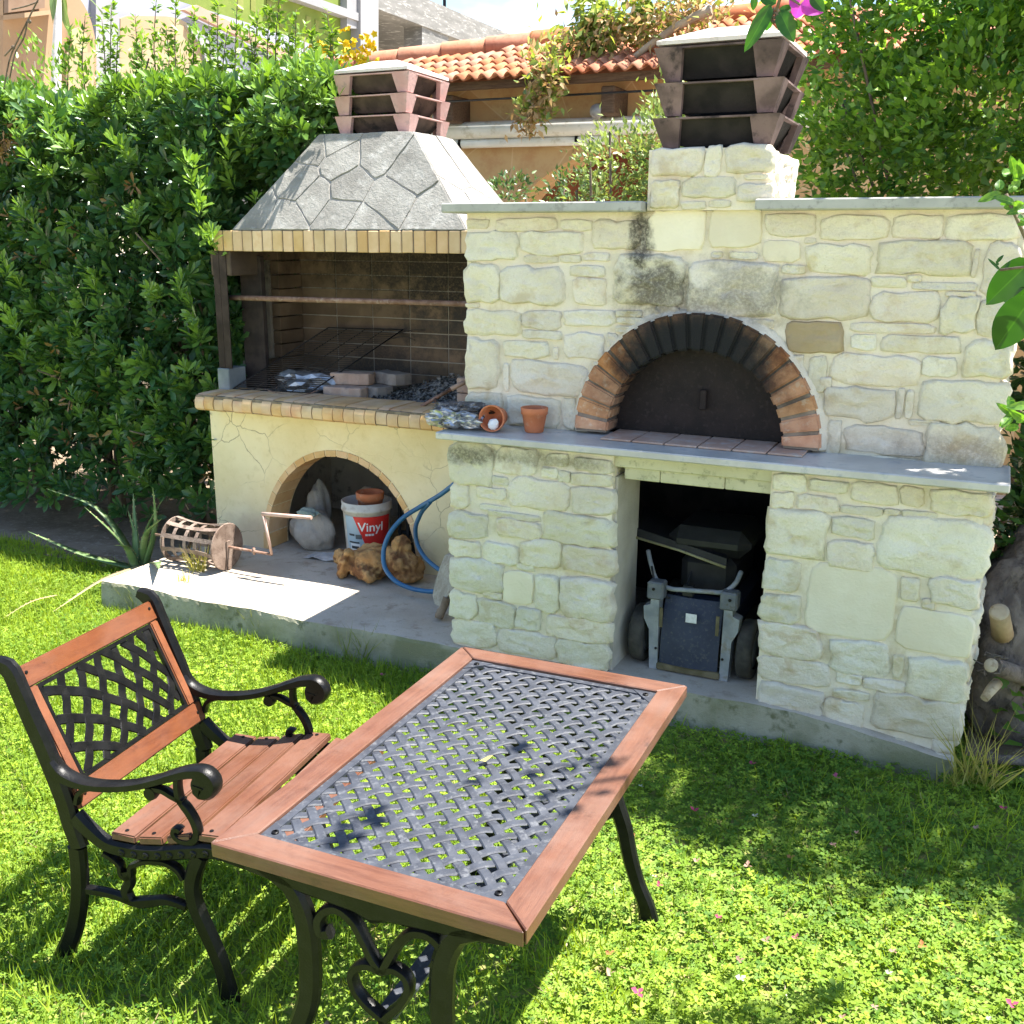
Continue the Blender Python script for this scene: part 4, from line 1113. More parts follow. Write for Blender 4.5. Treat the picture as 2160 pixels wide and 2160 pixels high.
root = blobs('root_stump', [((rc[0], rc[1], .195), (.14, .09, .075), (.1, -.2, .2)), ((rc[0]-.12, rc[1]-.07, .185), (.030, .05, .085), (0, .25, 0)), ((rc[0]+.13, rc[1]+.01, .20), (.10, .07, .07), (0, .3, .2)),
     ((rc[0]-.185, rc[1]+.03, .18), (.062, .042, .045), (0, .3, .3)), ((rc[0]+.13, rc[1]+.02, .275), (.045, .04, .065), (.2, .35, 0)), ((rc[0]-.02, rc[1]-.085, .170), (.085, .035, .042), (0, .1, -.3)),
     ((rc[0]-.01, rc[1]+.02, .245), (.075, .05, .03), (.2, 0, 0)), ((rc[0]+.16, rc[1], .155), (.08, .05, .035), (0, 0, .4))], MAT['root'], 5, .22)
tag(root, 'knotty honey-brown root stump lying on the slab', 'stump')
cut = ony(742, 1200, 3.62)

# ================================================================== blue hose
def hz(x, y, Y): return ony(560 + x*.21739, 980 + y*.21739, Y)
hs = thing('garden_hose', (-2.1, 3.66, SLZ), 'blue garden hose looping out from behind the stone pier', 'hose')
BLUE = mottled('blue_hose', (.012, .085, .20), (.02, .12, .26), 10, .4, .05, 80, spec=.5)
loopA = [hz(1850, 175, 3.72), hz(1700, 290, 3.74), hz(1500, 410, 3.76), hz(1320, 530, 3.74), hz(1200, 680, 3.71), hz(1145, 850, 3.69), hz(1160, 1000, 3.67), hz(1250, 1120, 3.66), hz(1380, 1190, 3.655), hz(1500, 1220, 3.645), hz(1640, 1232, 3.64), hz(1800, 1215, 3.65)]
loopB = [hz(1600, 360, 3.75), hz(1500, 490, 3.80), hz(1455, 630, 3.82), hz(1470, 760, 3.82), hz(1540, 890, 3.80), hz(1640, 985, 3.78), hz(1760, 1060, 3.76), hz(1900, 1120, 3.74)]
MB().tube(smooth_path(loopA, 60), .0105, 10).build('hose_loop', BLUE, hs)
MB().tube(smooth_path(loopB, 40), .0100, 10).build('hose_loop', BLUE, hs)

# wooden baker's paddle leaning on the pier
pd = thing('wooden_paddle', (-1.9, 3.5, SLZ), 'grey weathered wooden paddle leaning against the stone pier', 'paddle')
PADM = mottled('grey_weathered_wood', (.30, .26, .21), (.40, .36, .30), 6, .9, .5, 50, stretch=(8, 8, 1.5), c3=(.22, .18, .14), s3=20)
pts = [hz(*q) for q in ((1740, 880, 3.55), (1690, 1000, 3.52), (1640, 1150, 3.49), (1620, 1270, 3.47), (1640, 1350, 3.455), (1690, 1380, 3.45), (1760, 1290, 3.46), (1830, 1190, 3.47), (1850, 1000, 3.50), (1840, 880, 3.53))]
MB().extrude(pts, (.012, .018, .006)).build('blade', PADM, pd)
MB().tube(smooth_path([hz(1760, 1290, 3.465), hz(1730, 1380, 3.45), hz(1690, 1455, 3.44), hz(1680, 1490, 3.435)], 10), [.016, .016, .017, .017, .016, .017, .018, .018, .019, .016], 9).build('handle', mottled('dark_stick', (.17, .125, .085), (.26, .20, .145), 20, .9, .5, 60), pd)

# ================================================================== hand-cranked roasting drum
cg = thing('roasting_drum', (-3.25, 3.60, SLZ), 'rusty slatted roasting drum with a crank handle on the slab', 'roasting drum')
R_ = .108; xr = -3.12; xl = xr - .30; cy, cz_ = 3.60, SLZ + R_ + .004
dprof = [(.001, -.004), (R_, -.004), (R_+.003, 0), (R_, .004), (.001, .004)]
MB().lathe(dprof, (xr, cy, cz_), (1,0,0), 40, False).build('end_disc', MAT['cage'], cg)
MB().lathe([(R_*.80, -.003), (R_, -.003), (R_, .003), (R_*.80, .003), (R_*.80, -.003)], (xl, cy, cz_), (1,0,0), 36, False).build('end_ring', MAT['cage'], cg)
for k in range(10):
    a = 2*math.pi*k/10 + .2
    path = []
    for i in range(9):
        u = i/8; r_ = R_*(1 - .16*math.sin(u*math.pi))
        path.append((xl + (xr-xl)*u, cy + r_*math.cos(a), cz_ + r_*math.sin(a)))
    mb = MB(); tdir = np.array([0, -math.sin(a), math.cos(a)]); ndir = np.array([0, math.cos(a), math.sin(a)])
    V = []
    for p_ in path:
        p_ = np.array(p_)
        for s_, t_ in ((-1, 0), (1, 0), (1, 1), (-1, 1)): V.append(p_ + tdir*.0105*s_ - ndir*.003*t_)
    F = [(i*4+j, i*4+(j+1) % 4, (i+1)*4+(j+1) % 4, (i+1)*4+j) for i in range(8) for j in range(4)]
    mb.add(V, F).build('slat', MAT['cage'], cg)
for xx, rr_ in ((xl+.06, .92), (xl+.125, .87), (xl+.185, .855)):
    MB().lathe([(R_*rr_-.006, -.009), (R_*rr_-.004, -.009), (R_*rr_-.004, .009), (R_*rr_-.006, .009), (R_*rr_-.006, -.009)], (xx, cy, cz_), (1,0,0), 32, False).build('hoop', MAT['cage'], cg)
MB().bbox((xr+.005, cy-.012, SLZ+.004), (xr+.012, cy+.012, cz_+.03), .002).build('latch_bar', MAT['cage'], cg)
cA, cB, cC = ony(573, 1164, 3.60), ony(555, 1084, 3.60), ony(657, 1092, 3.60)
MB().tube([(xl-.13, cy, cz_+.004), (xr, cy, cz_), (cA[0], cy, cz_-.004)], .0065, 8).tube([(cA[0]-.10, cy, cz_-.018), (cA[0]-.10, cy, cz_+.014)], .006, 6).build('spindle', MAT['rust'], cg)
CRK = mottled('pinkish_rust', (.38, .25, .20), (.48, .34, .29), 20, .7, .2, 120)
MB().tube([(cA[0], cy, cz_-.004), (cB[0], cy, cB[2])], .0065, 8).build('crank_arm', CRK, cg)
MB().tube([(cB[0]-.005, cy, cB[2]), (cC[0], cy, cC[2])], .0085, 10).build('crank_grip', CRK, cg)
# ================================================================== garden table
TA = math.radians(1.4)
ta, tb = np.array([math.cos(TA), math.sin(TA), 0]), np.array([-math.sin(TA), math.cos(TA), 0])
T0 = np.array([-1.108, 1.188, 0.0]); TW, TL, TZ = .577, .962, .618
table = thing('garden_table', (T0 + ta*TW/2 + tb*TL/2)*np.array([1,1,0]), 'garden table with stained wood rim, woven black iron top and heart-scroll ends', 'table')
def tp(a, b, z): return T0 + ta*a + tb*b + np.array([0,0,z])
fw_ = .056; zt0 = TZ - .028
def rim(pts, name, mat):
    """mitred rail: quad outline at the top, bevelled"""
    bm = bmesh.new()
    lo = [bm.verts.new(tp(a, b, zt0)) for a, b in pts]; hi = [bm.verts.new(tp(a, b, TZ)) for a, b in pts]
    bm.faces.new(lo[::-1]); bm.faces.new(hi)
    for i in range(4): bm.faces.new((lo[i], lo[(i+1) % 4], hi[(i+1) % 4], hi[i]))
    bmesh.ops.recalc_face_normals(bm, faces=bm.faces[:]); bmesh.ops.bevel(bm, geom=bm.edges[:], offset=.0022, segments=1, affect='EDGES')
    MB().add([v.co for v in bm.verts], [[v.index for v in f.verts] for f in bm.faces]).build(name, mat, table); bm.free()
g_ = .0012
rim([(g_, 0), (TW-g_, 0), (TW-fw_-g_, fw_), (fw_+g_, fw_)], 'rim_board', MAT['wood_x'])
rim([(fw_+g_, TL-fw_), (TW-fw_-g_, TL-fw_), (TW-g_, TL), (g_, TL)], 'rim_board', MAT['wood_x'])
rim([(0, g_), (fw_, fw_+g_), (fw_, TL-fw_-g_), (0, TL-g_)], 'rim_board', MAT['wood_y'])
rim([(TW-fw_, fw_+g_), (TW, g_+.004), (TW, TL-g_), (TW-fw_, TL-fw_-g_)], 'rim_board', MAT['wood_y'])
# woven iron top: two families of strips at 45 degrees, over and under
wa0, wa1, wb0, wb1 = fw_+.001, TW-fw_-.001, fw_+.001, TL-fw_-.001
pit, sw = .0325, .0094
zw = TZ - .012
def strip(c, fam):
    """centre line: fam 0: a-b = c*pit*sqrt2 ; fam 1: a+b"""
    s2 = pit*math.sqrt(2)
    if fam == 0: f = lambda t: (t, t - c)
    else: f = lambda t: (t, c - t)
    lo, hi = wa0, wa1
    if fam == 0: lo, hi = max(lo, wb0 + c), min(hi, wb1 + c)
    else: lo, hi = max(lo, c - wb1), min(hi, c - wb0)
    return f, lo, hi
def make_strip(i, fam):
    s2 = pit*math.sqrt(2)
    c = (i*s2 - .9) if fam == 0 else (i*s2 + .12)
    f, lo, hi = strip(c, fam)
    if hi - lo < .02: return
    n_ = max(4, int((hi-lo)/.0085)); V = []
    d = np.array([1, 1])/math.sqrt(2) if fam == 0 else np.array([1, -1])/math.sqrt(2)
    nrm = np.array([-d[1], d[0]])
    for k in range(n_+1):
        t = lo + (hi-lo)*k/n_
        a, b = f(t)
        # phase along the strip counted in crossings of the other family
        other = (a + b - .12)/s2 if fam == 0 else (a - b + .9)/s2
        ph = math.pi*(other + i)
        up = math.cos(ph)*(1 if fam == 0 else -1)
        z = zw + .0018*max(-1, min(1, up*1.6))
        for s_, dz in ((-1, -.0012), (-.75, .0012), (.75, .0012), (1, -.0012), (.75, -.0035), (-.75, -.0035)):
            aa, bb = a + nrm[0]*sw*s_, b + nrm[1]*sw*s_
            aa = min(max(aa, wa0), wa1); bb = min(max(bb, wb0), wb1)
            V.append(tp(aa, bb, z + dz))
    F = [(k*6+j, (k+1)*6+j, (k+1)*6+(j+1) % 6, k*6+(j+1) % 6) for k in range(n_) for j in range(6)]
    F += [tuple(range(6)), tuple(n_*6+j for j in range(5, -1, -1))]
    MB().add(V, F, False).build('woven_strip', MAT['iron_weave'], table)
for i in range(0, 46):
    make_strip(i, 0); make_strip(i, 1)
bd = .016
for lo, hi in (((wa0, wb0), (wa1, wb0+bd)), ((wa0, wb1-bd), (wa1, wb1)), ((wa0, wb0+bd), (wa0+bd, wb1-bd)), ((wa1-bd, wb0+bd), (wa1, wb1-bd))):
    mb = MB(); q = [tp(lo[0], lo[1], zw-.008), tp(hi[0], lo[1], zw-.008), tp(hi[0], hi[1], zw-.008), tp(lo[0], hi[1], zw-.008)]
    mb.extrude(q, (0, 0, .0125)).build('top_border', MAT['iron_weave'], table)
for a, b in ((wa0+.02, wb0+.02), (wa1-.02, wb0+.02), (wa0+.02, wb1-.02), (wa1-.02, wb1-.02)):
    pl = [tp(a-.02*(1 if a < .3 else -1), b-.02*(1 if b < .5 else -1), zw-.003), tp(a+.035*(1 if a < .3 else -1), b-.02*(1 if b < .5 else -1), zw-.003), tp(a-.02*(1 if a < .3 else -1), b+.035*(1 if b < .5 else -1), zw-.003)]
    MB().extrude(pl, (0, 0, .009)).build('corner_plate', MAT['iron_weave'], table)
    MB().lathe([(.0065, 0), (.0065, .0025), (.005, .0035), (.003, .0035), (.003, .001), (.0005, .001)], tp(a, b, zw+.006), (0,0,1), 14).build('screw', MAT['iron'], table)
# cast iron end frames traced from the photograph in the plane of the near end
FB = .03
P0t = tp(0, FB, 0)
def taz(x, y):
    P = onp(x, y, P0t, tb); return ((P - P0t) @ ta, P[2])
def Cz(x, y): return taz(640 + x*.26915, 1840 + y*.26915)
def end_frame(b, mirror=False):
    fr = (tp(0, b, 0), ta, tb); th = .026
    legL = [taz(*q) for q in ((540, 1826), (572, 1849), (604, 1873), (624, 1911), (637, 1952), (643, 1998), (646, 2050), (644, 2107))]
    legL = [(a, z) for a, z in legL] + [(.124, .24), (.108, .17), (.085, .10), (.062, .045), (.052, .002)]
    legR = [(TW - a, z) for a, z in legL]
    LR = [taz(*q) for q in ((1060, 1978), (1010, 1970), (984, 1969), (966, 1990), (954, 2020), (948, 2050), (946, 2090), (945, 2158))]
    ap = MB().band([(.045, zt0-.022), (.15, zt0-.026), (.26, zt0-.035), (.29, zt0-.037), (.32, zt0-.035), (.43, zt0-.026), (TW-.045, zt0-.022)], [.014, .024, .022, .032, .022, .024, .014], fr, th)
    ap.band([(.02, zt0-.005), (TW-.02, zt0-.005)], .0045, fr, th+.008, -.004)
    root_ = ap.build('end_frame', MAT['iron'], table)
    for lg in (legL, legR):
        pth = smooth_path(lg, 30)
        w = np.interp(np.linspace(0, 1, 30), [0, .12, .25, .6, .85, 1], [.012, .020, .0215, .0195, .018, .024])
        MB().band(pth, w, fr, th).build('leg', MAT['iron'], root_)
    heart = [Cz(*q) for q in ((590, 800), (500, 755), (410, 765), (355, 830), (380, 940), (460, 1050), (560, 1140), (600, 1175), (650, 1140), (760, 1040), (805, 940), (780, 850), (700, 790), (590, 800))]
    sc = MB()
    sc.band(smooth_path(heart, 48), .0085, fr, .022, .002)
    sc.band(smooth_path([Cz(*q) for q in ((590, 800), (520, 700), (450, 560), (350, 390), (240, 310), (130, 340), (95, 420), (120, 500), (180, 500))], 36), np.r_[np.full(26, .0095), np.linspace(.0095, .012, 10)], fr, .022, .002)
    sc.band(smooth_path([Cz(*q) for q in ((600, 800), (660, 690), (740, 570), (850, 500), (960, 520), (1060, 620), (1070, 700), (1020, 745), (985, 720))], 36), np.r_[np.full(26, .0095), np.linspace(.0095, .012, 10)], fr, .022, .002)
    h0 = Cz(600, 1175)
    sc.band(smooth_path([h0, (h0[0], h0[1]-.03), (h0[0]-.03, h0[1]-.07), (h0[0]-.09, h0[1]-.085), (h0[0]-.125, h0[1]-.06)], 20), .0085, fr, .022, .002)
    sc.band(smooth_path([h0, (h0[0], h0[1]-.03), (h0[0]+.03, h0[1]-.07), (h0[0]+.09, h0[1]-.085), (h0[0]+.125, h0[1]-.06)], 20), .0085, fr, .022, .002)
    sc.build('heart_scroll', MAT['iron'], root_)
end_frame(FB)
end_frame(TL - FB - .026)
hx_ = Cz(600, 1175)
sp = [tp(hx_[0], FB+.02, hx_[1]-.005), tp(hx_[0], TL-FB-.02, hx_[1]-.005)]
MB().extrude([sp[0]-ta*.019, sp[0]+ta*.019, sp[1]+ta*.019, sp[1]-ta*.019], (0, 0, .006)).build('stretcher', MAT['iron_weave'], table)

# ================================================================== garden armchair
CA = math.radians(7.3)
cf, cs_ = np.array([math.cos(CA), math.sin(CA), 0]), np.array([-math.sin(CA), math.cos(CA), 0])
C0 = np.array([-1.758, 1.407, 0.0]); CWD = .478; CT = .026
chair = thing('garden_armchair', C0 + cf*.2 + cs_*CWD/2, 'cast iron armchair with wooden slat seat and lattice back drawn up to the table', 'chair')
def cuz(x, y, s=0.0):
    P = onp(x, y, C0 + cs_*s, cs_); return ((P - C0) @ cf, P[2])
def Bz(x, y, s=0.0): return cuz(x*.36232, 1640 + y*.36232, s)
def Dz(x, y, s=0.0): return cuz(x*.37267, 1240 + y*.37267, s)
def cp(u, s, z): return C0 + cf*u + cs_*s + np.array([0,0,z])
post = [Dz(*q) for q in ((-40, 430), (25, 470), (85, 590), (150, 740), (225, 910), (285, 1060), (345, 1220), (395, 1390), (430, 1480))]
pleg = [Bz(*q) for q in ((425, 420), (437, 520), (442, 650), (434, 780), (410, 900), (370, 1010), (335, 1090))] 
pleg.append((pleg[-1][0]-.01, .0))
rail = [Bz(*q) for q in ((420, 240), (500, 320), (600, 400), (740, 440), (900, 455), (1080, 445), (1220, 445), (1330, 480), (1420, 520))]
fleg = [Bz(*q) for q in ((1150, 470), (1115, 560), (1100, 650), (1120, 760), (1170, 880), (1225, 1000), (1270, 1110), (1295, 1200))]
fleg.append((fleg[-1][0]+.008, 0.0))
def side(off):
    fr = (cp(0, off, 0), cf, cs_); I = MAT['iron']
    mb = MB()
    mb.band(smooth_path(post, 34), np.interp(np.linspace(0, 1, 34), [0, .06, .5, .85, 1], [.014, .024, .026, .024, .022]), fr, CT)
    mb.band(smooth_path(rail, 34), np.interp(np.linspace(0, 1, 34), [0, .2, .8, 1], [.022, .0175, .0175, .012]), fr, CT)
    # leaf relief along the rail
    pr_ = smooth_path(rail, 30)
    for k in range(9, 26, 2):
        c = fr[0] + cf*pr_[k][0] + np.array([0,0,pr_[k][1]-.002]) - cs_*.0005
        mb.lathe([(.009, 0), (.007, .0025), (.003, .0035), (.0008, .002)], c, -cs_, 8)
    ob = mb.build('side_frame', I, chair)
    MB().band(smooth_path(pleg, 26), np.interp(np.linspace(0, 1, 26), [0, .5, .8, 1], [.022, .0205, .021, .033]), fr, CT).build('leg', I, ob)
    MB().band(smooth_path(fleg, 26), np.interp(np.linspace(0, 1, 26), [0, .5, .8, 1], [.018, .0195, .019, .024]), fr, CT).build('leg', I, ob)
    arm = [Dz(*q) for q in ((270, 1000), (320, 1060), (400, 1105), (500, 1130), (620, 1138), (760, 1128), (880, 1100), (980, 1072), (1080, 1055), (1150, 1065), (1190, 1115), (1165, 1165), (1120, 1160), (1120, 1125))]
    am = MB().band(smooth_path(arm, 80), np.interp(np.linspace(0, 1, 80), [0, .2, .6, .85, 1], [.018, .0105, .0095, .0145, .018]), fr, CT+.008, -.004)
    ce = Dz(1138, 1128); am.lathe([(.0005, -.002), (.024, -.002), (.027, .006), (.027, CT-.004), (.024, CT+.004), (.0005, CT+.004)], fr[0] + cf*ce[0] + np.array([0,0,ce[1]]), cs_, 22)
    am.build('armrest', I, ob)
    sc = MB()
    sc.band(smooth_path([Dz(*q) for q in ((415, 1235), (425, 1185), (460, 1155), (520, 1145))], 12), .007, fr, .02, .004)
    sc.band(smooth_path([Dz(*q) for q in ((985, 1075), (985, 1150), (1000, 1215), (1045, 1275), (1085, 1345), (1100, 1400), (1090, 1440), (1040, 1452), (985, 1430), (965, 1395), (985, 1378), (1005, 1392))], 40), np.r_[np.full(12, .0085), np.full(16, .0105), np.full(12, .0075)], fr, .02, .004)
    sc.band(smooth_path([Dz(*q) for q in ((1020, 1225), (960, 1195), (900, 1160), (850, 1150))], 14), .0075, fr, .02, .004)
    sc.lathe([(.0005, 0), (.014, 0), (.016, .01), (.014, .02), (.0005, .02)], fr[0] + cf*Dz(838, 1175)[0] + np.array([0,0,Dz(838, 1175)[1]]) + cs_*.003, cs_, 14)
    sc.band(smooth_path([Bz(*q) for q in ((490, 672), (580, 685), (680, 712), (770, 745), (850, 742), (960, 735), (1070, 772))], 24), np.r_[np.full(12, .010), np.linspace(.014, .009, 12)], fr, .02, .004)
    sc.band(smooth_path([Bz(*q) for q in ((715, 560), (735, 620), (712, 680), (735, 730))], 12), .0125, fr, .02, .004)
    sc.band(smooth_path([Bz(*q) for q in ((585, 455), (640, 490), (680, 530), (690, 580), (715, 600), (745, 580), (740, 545), (790, 515), (880, 505), (960, 520), (1020, 560), (1050, 610))], 36), .0072, fr, .02, .004)
    sc.build('scroll', I, ob)
side(0.0); side(CWD)
# seat slats follow the dip of the rail
rp = smooth_path(rail, 60); us = rp[:, 0]; zs = rp[:, 1]
slat_u = [.165, .238, .310, .382, .452, .520]
u_first = Bz(640, 340)[0]
for k in range(6):
    u = u_first + .028 + k*.0715
    z = np.interp(u, us, zs) + .021
    sl = (np.interp(u+.03, us, zs) - np.interp(u-.03, us, zs))/.06
    sl = max(-.35, min(.35, sl))
    d = np.array([1, sl]); d /= np.linalg.norm(d)
    nn_ = np.array([-d[1], d[0]])
    q = []
    for a, h in ((-.031, 0), (.031, 0), (.031, .018), (-.031, .018)):
        q.append((u + d[0]*a + nn_[0]*h, z + d[1]*a + nn_[1]*h))
    bm = bmesh.new(); lo = [bm.verts.new(cp(a, .006, b)) for a, b in q]; hi = [bm.verts.new(cp(a, CWD+CT-.006, b)) for a, b in q]
    bm.faces.new(lo); bm.faces.new(hi[::-1])
    for i in range(4): bm.faces.new((lo[(i+1) % 4], lo[i], hi[i], hi[(i+1) % 4]))
    bmesh.ops.recalc_face_normals(bm, faces=bm.faces[:]); bmesh.ops.bevel(bm, geom=bm.edges[:], offset=.003, segments=2, affect='EDGES')
    sl_ob = MB().add([v.co for v in bm.verts], [[v.index for v in f.verts] for f in bm.faces]).build('seat_slat', MAT['wood_y'], chair); bm.free()
    for s_ in (.022, CWD+CT-.022):
        MB().lathe([(.0045, 0), (.0045, .002), (.0005, .003)], cp(u + nn_[0]*.018, s_, z + nn_[1]*.018), (0,0,1), 8).build('bolt', MAT['iron'], sl_ob)
# back panel between the posts: local plane (s across, t along the post)
bt, bb = Dz(115, 515, .03), Dz(440, 1180, .03)
bt, bb = np.array(bt), np.array(bb)
bdir = bt - bb; BL = np.linalg.norm(bdir); bdir /= BL; bn = np.array([bdir[1], -bdir[0]])
def bp3(s, t, d=0.0):
    q = bb + bdir*t + bn*d; return cp(q[0], s, q[1])
print('chair back', bt, bb, BL, 'post', post[1], 'arm', Dz(1150, 1065), 'rail', rail[3])
def board(s0, s1, t0, t1, d0, d1, name, mat, par):
    bm = bmesh.new()
    lo = [bm.verts.new(bp3(s, t, d0)) for s, t in ((s0, t0), (s1, t0), (s1, t1), (s0, t1))]; hi = [bm.verts.new(bp3(s, t, d1)) for s, t in ((s0, t0), (s1, t0), (s1, t1), (s0, t1))]
    bm.faces.new(lo[::-1]); bm.faces.new(hi)
    for i in range(4): bm.faces.new((lo[i], lo[(i+1) % 4], hi[(i+1) % 4], hi[i]))
    bmesh.ops.recalc_face_normals(bm, faces=bm.faces[:]); bmesh.ops.bevel(bm, geom=bm.edges[:], offset=.003, segments=2, affect='EDGES')
    o = MB().add([v.co for v in bm.verts], [[v.index for v in f.verts] for f in bm.faces]).build(name, mat, par); bm.free(); return o
s0, s1 = CT+.002, CWD-.002
rw = .050
tr_ = board(s0-.012, s1+.012, BL-rw*.5, BL+rw*.5, -.006, .012, 'back_top_rail', MAT['wood_back'], chair)
br_ = board(s0-.012, s1+.012, -rw*.5, rw*.5, -.006, .012, 'back_bottom_rail', MAT['wood_back'], chair)
WZ = wood_mat('stained_wood_upright', (14, 14, 1.6), *WC, wearc=(.21, .075, .03)); MAT['wood_z'] = WZ
for a, b in ((s0, s0+.027), (s1-.027, s1)):
    board(a, b, rw*.5+.001, BL-rw*.5-.001, -.004, .011, 'back_stile', WZ, chair)
for s_ in (s0+.012, s1-.012):
    for t_, pr in ((BL+.008, tr_), (.0, br_)):
        MB().lathe([(.004, 0), (.004, .002), (.0005, .003)], bp3(s_, t_, .012), (math.cos(CA), math.sin(CA), .3), 8).build('bolt', MAT['iron'], pr)
ls0, ls1, lt0, lt1 = s0+.028, s1-.028, rw*.5+.002, BL-rw*.5-.002
lat = MB()
for lo, hi in (((ls0, lt0), (ls1, lt0+.009)), ((ls0, lt1-.009), (ls1, lt1)), ((ls0, lt0+.009), (ls0+.009, lt1-.009)), ((ls1-.009, lt0+.009), (ls1, lt1-.009))):
    q = [bp3(lo[0], lo[1], -.002), bp3(hi[0], lo[1], -.002), bp3(hi[0], hi[1], -.002), bp3(lo[0], hi[1], -.002)]
    lat.extrude(q, bp3(0, 0, .010)-bp3(0, 0, 0))
lat_o = lat.build('lattice_border', MAT['iron'], chair)
W_, H2 = ls1-ls0, lt1-lt0
def lattice_strip(fam, c):
    """gently bowed diagonal strips, clipped to the panel"""
    pts = []
    for k in range(61):
        u = -.6 + 2.2*k/60
        if fam == 0: s, t = u*W_, (c - .45*u - 1.0*u*u)*H2
        else: s, t = (c + .28*u + .05*math.sin(u*3))*W_, u*H2
        if 0 <= s <= W_ and 0 <= t <= H2: pts.append((ls0+s, lt0+t, u))
    if len(pts) < 4: return
    V = []
    for k, (s, t, u) in enumerate(pts):
        z = .004 + (.0025*math.sin(u*26 + c*20 + fam*math.pi))
        a0, a1 = pts[max(k-1, 0)], pts[min(k+1, len(pts)-1)]
        d = np.array([a1[0]-a0[0], a1[1]-a0[1]]); d /= np.linalg.norm(d); nr = np.array([-d[1], d[0]])
        for sg, dz in ((-1, 0), (1, 0), (.8, .0025), (-.8, .0025)):
            ss = min(max(s+nr[0]*.0118*sg, ls0), ls1); tt_ = min(max(t+nr[1]*.0118*sg, lt0), lt1)
            V.append(bp3(ss, tt_, z+dz))
    n_ = len(pts)
    F = [(k*4+j, k*4+(j+1) % 4, (k+1)*4+(j+1) % 4, (k+1)*4+j) for k in range(n_-1) for j in range(4)] + [(3,2,1,0), tuple((n_-1)*4+j for j in range(4))]
    MB().add(V, F).build('lattice_strip', MAT['iron'], lat_o)
for k in range(0, 9): lattice_strip(0, .02 + k*.30)
for k in range(0, 9): lattice_strip(1, -.26 + k*.155)
# ================================================================== foliage
def unit(a): return a/(np.linalg.norm(a, axis=-1, keepdims=True)+1e-12)
def frames(d, up):
    """per-leaf axes: Y along the leaf, Z its face normal"""
    y = unit(d); x = unit(np.cross(y, up)); z = np.cross(x, y)
    return np.stack([x, y, z], 1)           # rows are axes
LEAF_OB = (np.array([(0,0,0), (-.115,.45,.03), (.115,.45,.03), (-.155,.74,.03), (.155,.74,.03), (0,1,-.03), (0,.5,-.02), (0,.75,-.02)], float), [(0,6,1), (0,2,6), (1,6,7,3), (6,2,4,7), (3,7,5), (7,4,5)])
LEAF_EL = (np.array([(0,0,0), (-.22,.35,.05), (.22,.35,.05), (0,1,-.06), (0,.45,-.02)], float), [(0,4,1), (0,2,4), (1,4,3), (4,2,3)])
LEAF_LONG = (np.array([(0,0,0), (-.10,.4,.03), (.10,.4,.03), (0,1,-.12), (0,.45,0)], float), [(0,4,1), (0,2,4), (1,4,3), (4,2,3)])
BLADE = (np.array([(-.035,0,0), (.035,0,0), (-.028,.45,.0), (.028,.45,.0), (0,1,.18)], float), [(0,1,3,2), (2,3,4)])
def scatter(name, tmpl, P, D, U, S, tint, mat, parent=None, smooth=True):
    tv, tf = tmpl
    N_ = len(P); k = len(tv)
    Fm = frames(D, U)                                  # N,3,3
    S = np.asarray(S).reshape(N_, -1)
    if S.shape[1] == 1: S = np.repeat(S, 3, 1)
    V = np.einsum('nk,ki,nij->nkj', np.ones((N_, 1)), np.zeros((1, 3)), Fm) if False else None
    L_ = tv[None]*S[:, None, :]                        # N,k,3
    V = np.einsum('nki,nij->nkj', L_, Fm) + P[:, None, :]
    o3 = WLOC[parent.name] if parent is not None else np.zeros(3)
    V = (V - o3).reshape(-1, 3)
    me = bpy.data.meshes.new(name)
    cnt_ = np.array([len(f) for f in tf]); flat = np.concatenate([np.array(f) for f in tf])
    loops = (flat[None] + (np.arange(N_)*k)[:, None]).ravel()
    ls = np.tile(cnt_, N_)
    me.vertices.add(len(V)); me.vertices.foreach_set('co', V.ravel())
    me.loops.add(len(loops)); me.loops.foreach_set('vertex_index', loops.astype(np.int32))
    me.polygons.add(len(ls)); me.polygons.foreach_set('loop_start', np.r_[0, np.cumsum(ls)[:-1]].astype(np.int32))
    me.polygons.foreach_set('loop_total', ls.astype(np.int32))
    at = me.attributes.new('tint', 'FLOAT', 'POINT'); at.data.foreach_set('value', np.repeat(np.asarray(tint, float), k))
    me.update(calc_edges=True)
    if smooth: me.polygons.foreach_set('use_smooth', np.ones(len(ls), bool))
    me.materials.append(mat)
    o = bpy.data.objects.new(name, me); COL.objects.link(o)
    if parent is not None: o.parent = parent
    WLOC[o.name] = o3
    return o
def rdir(n, zlo=-1, zhi=1):
    z = RNG.uniform(zlo, zhi, n); a = RNG.uniform(0, 2*np.pi, n); r = np.sqrt(1-z*z)
    return np.stack([r*np.cos(a), r*np.sin(a), z], 1)
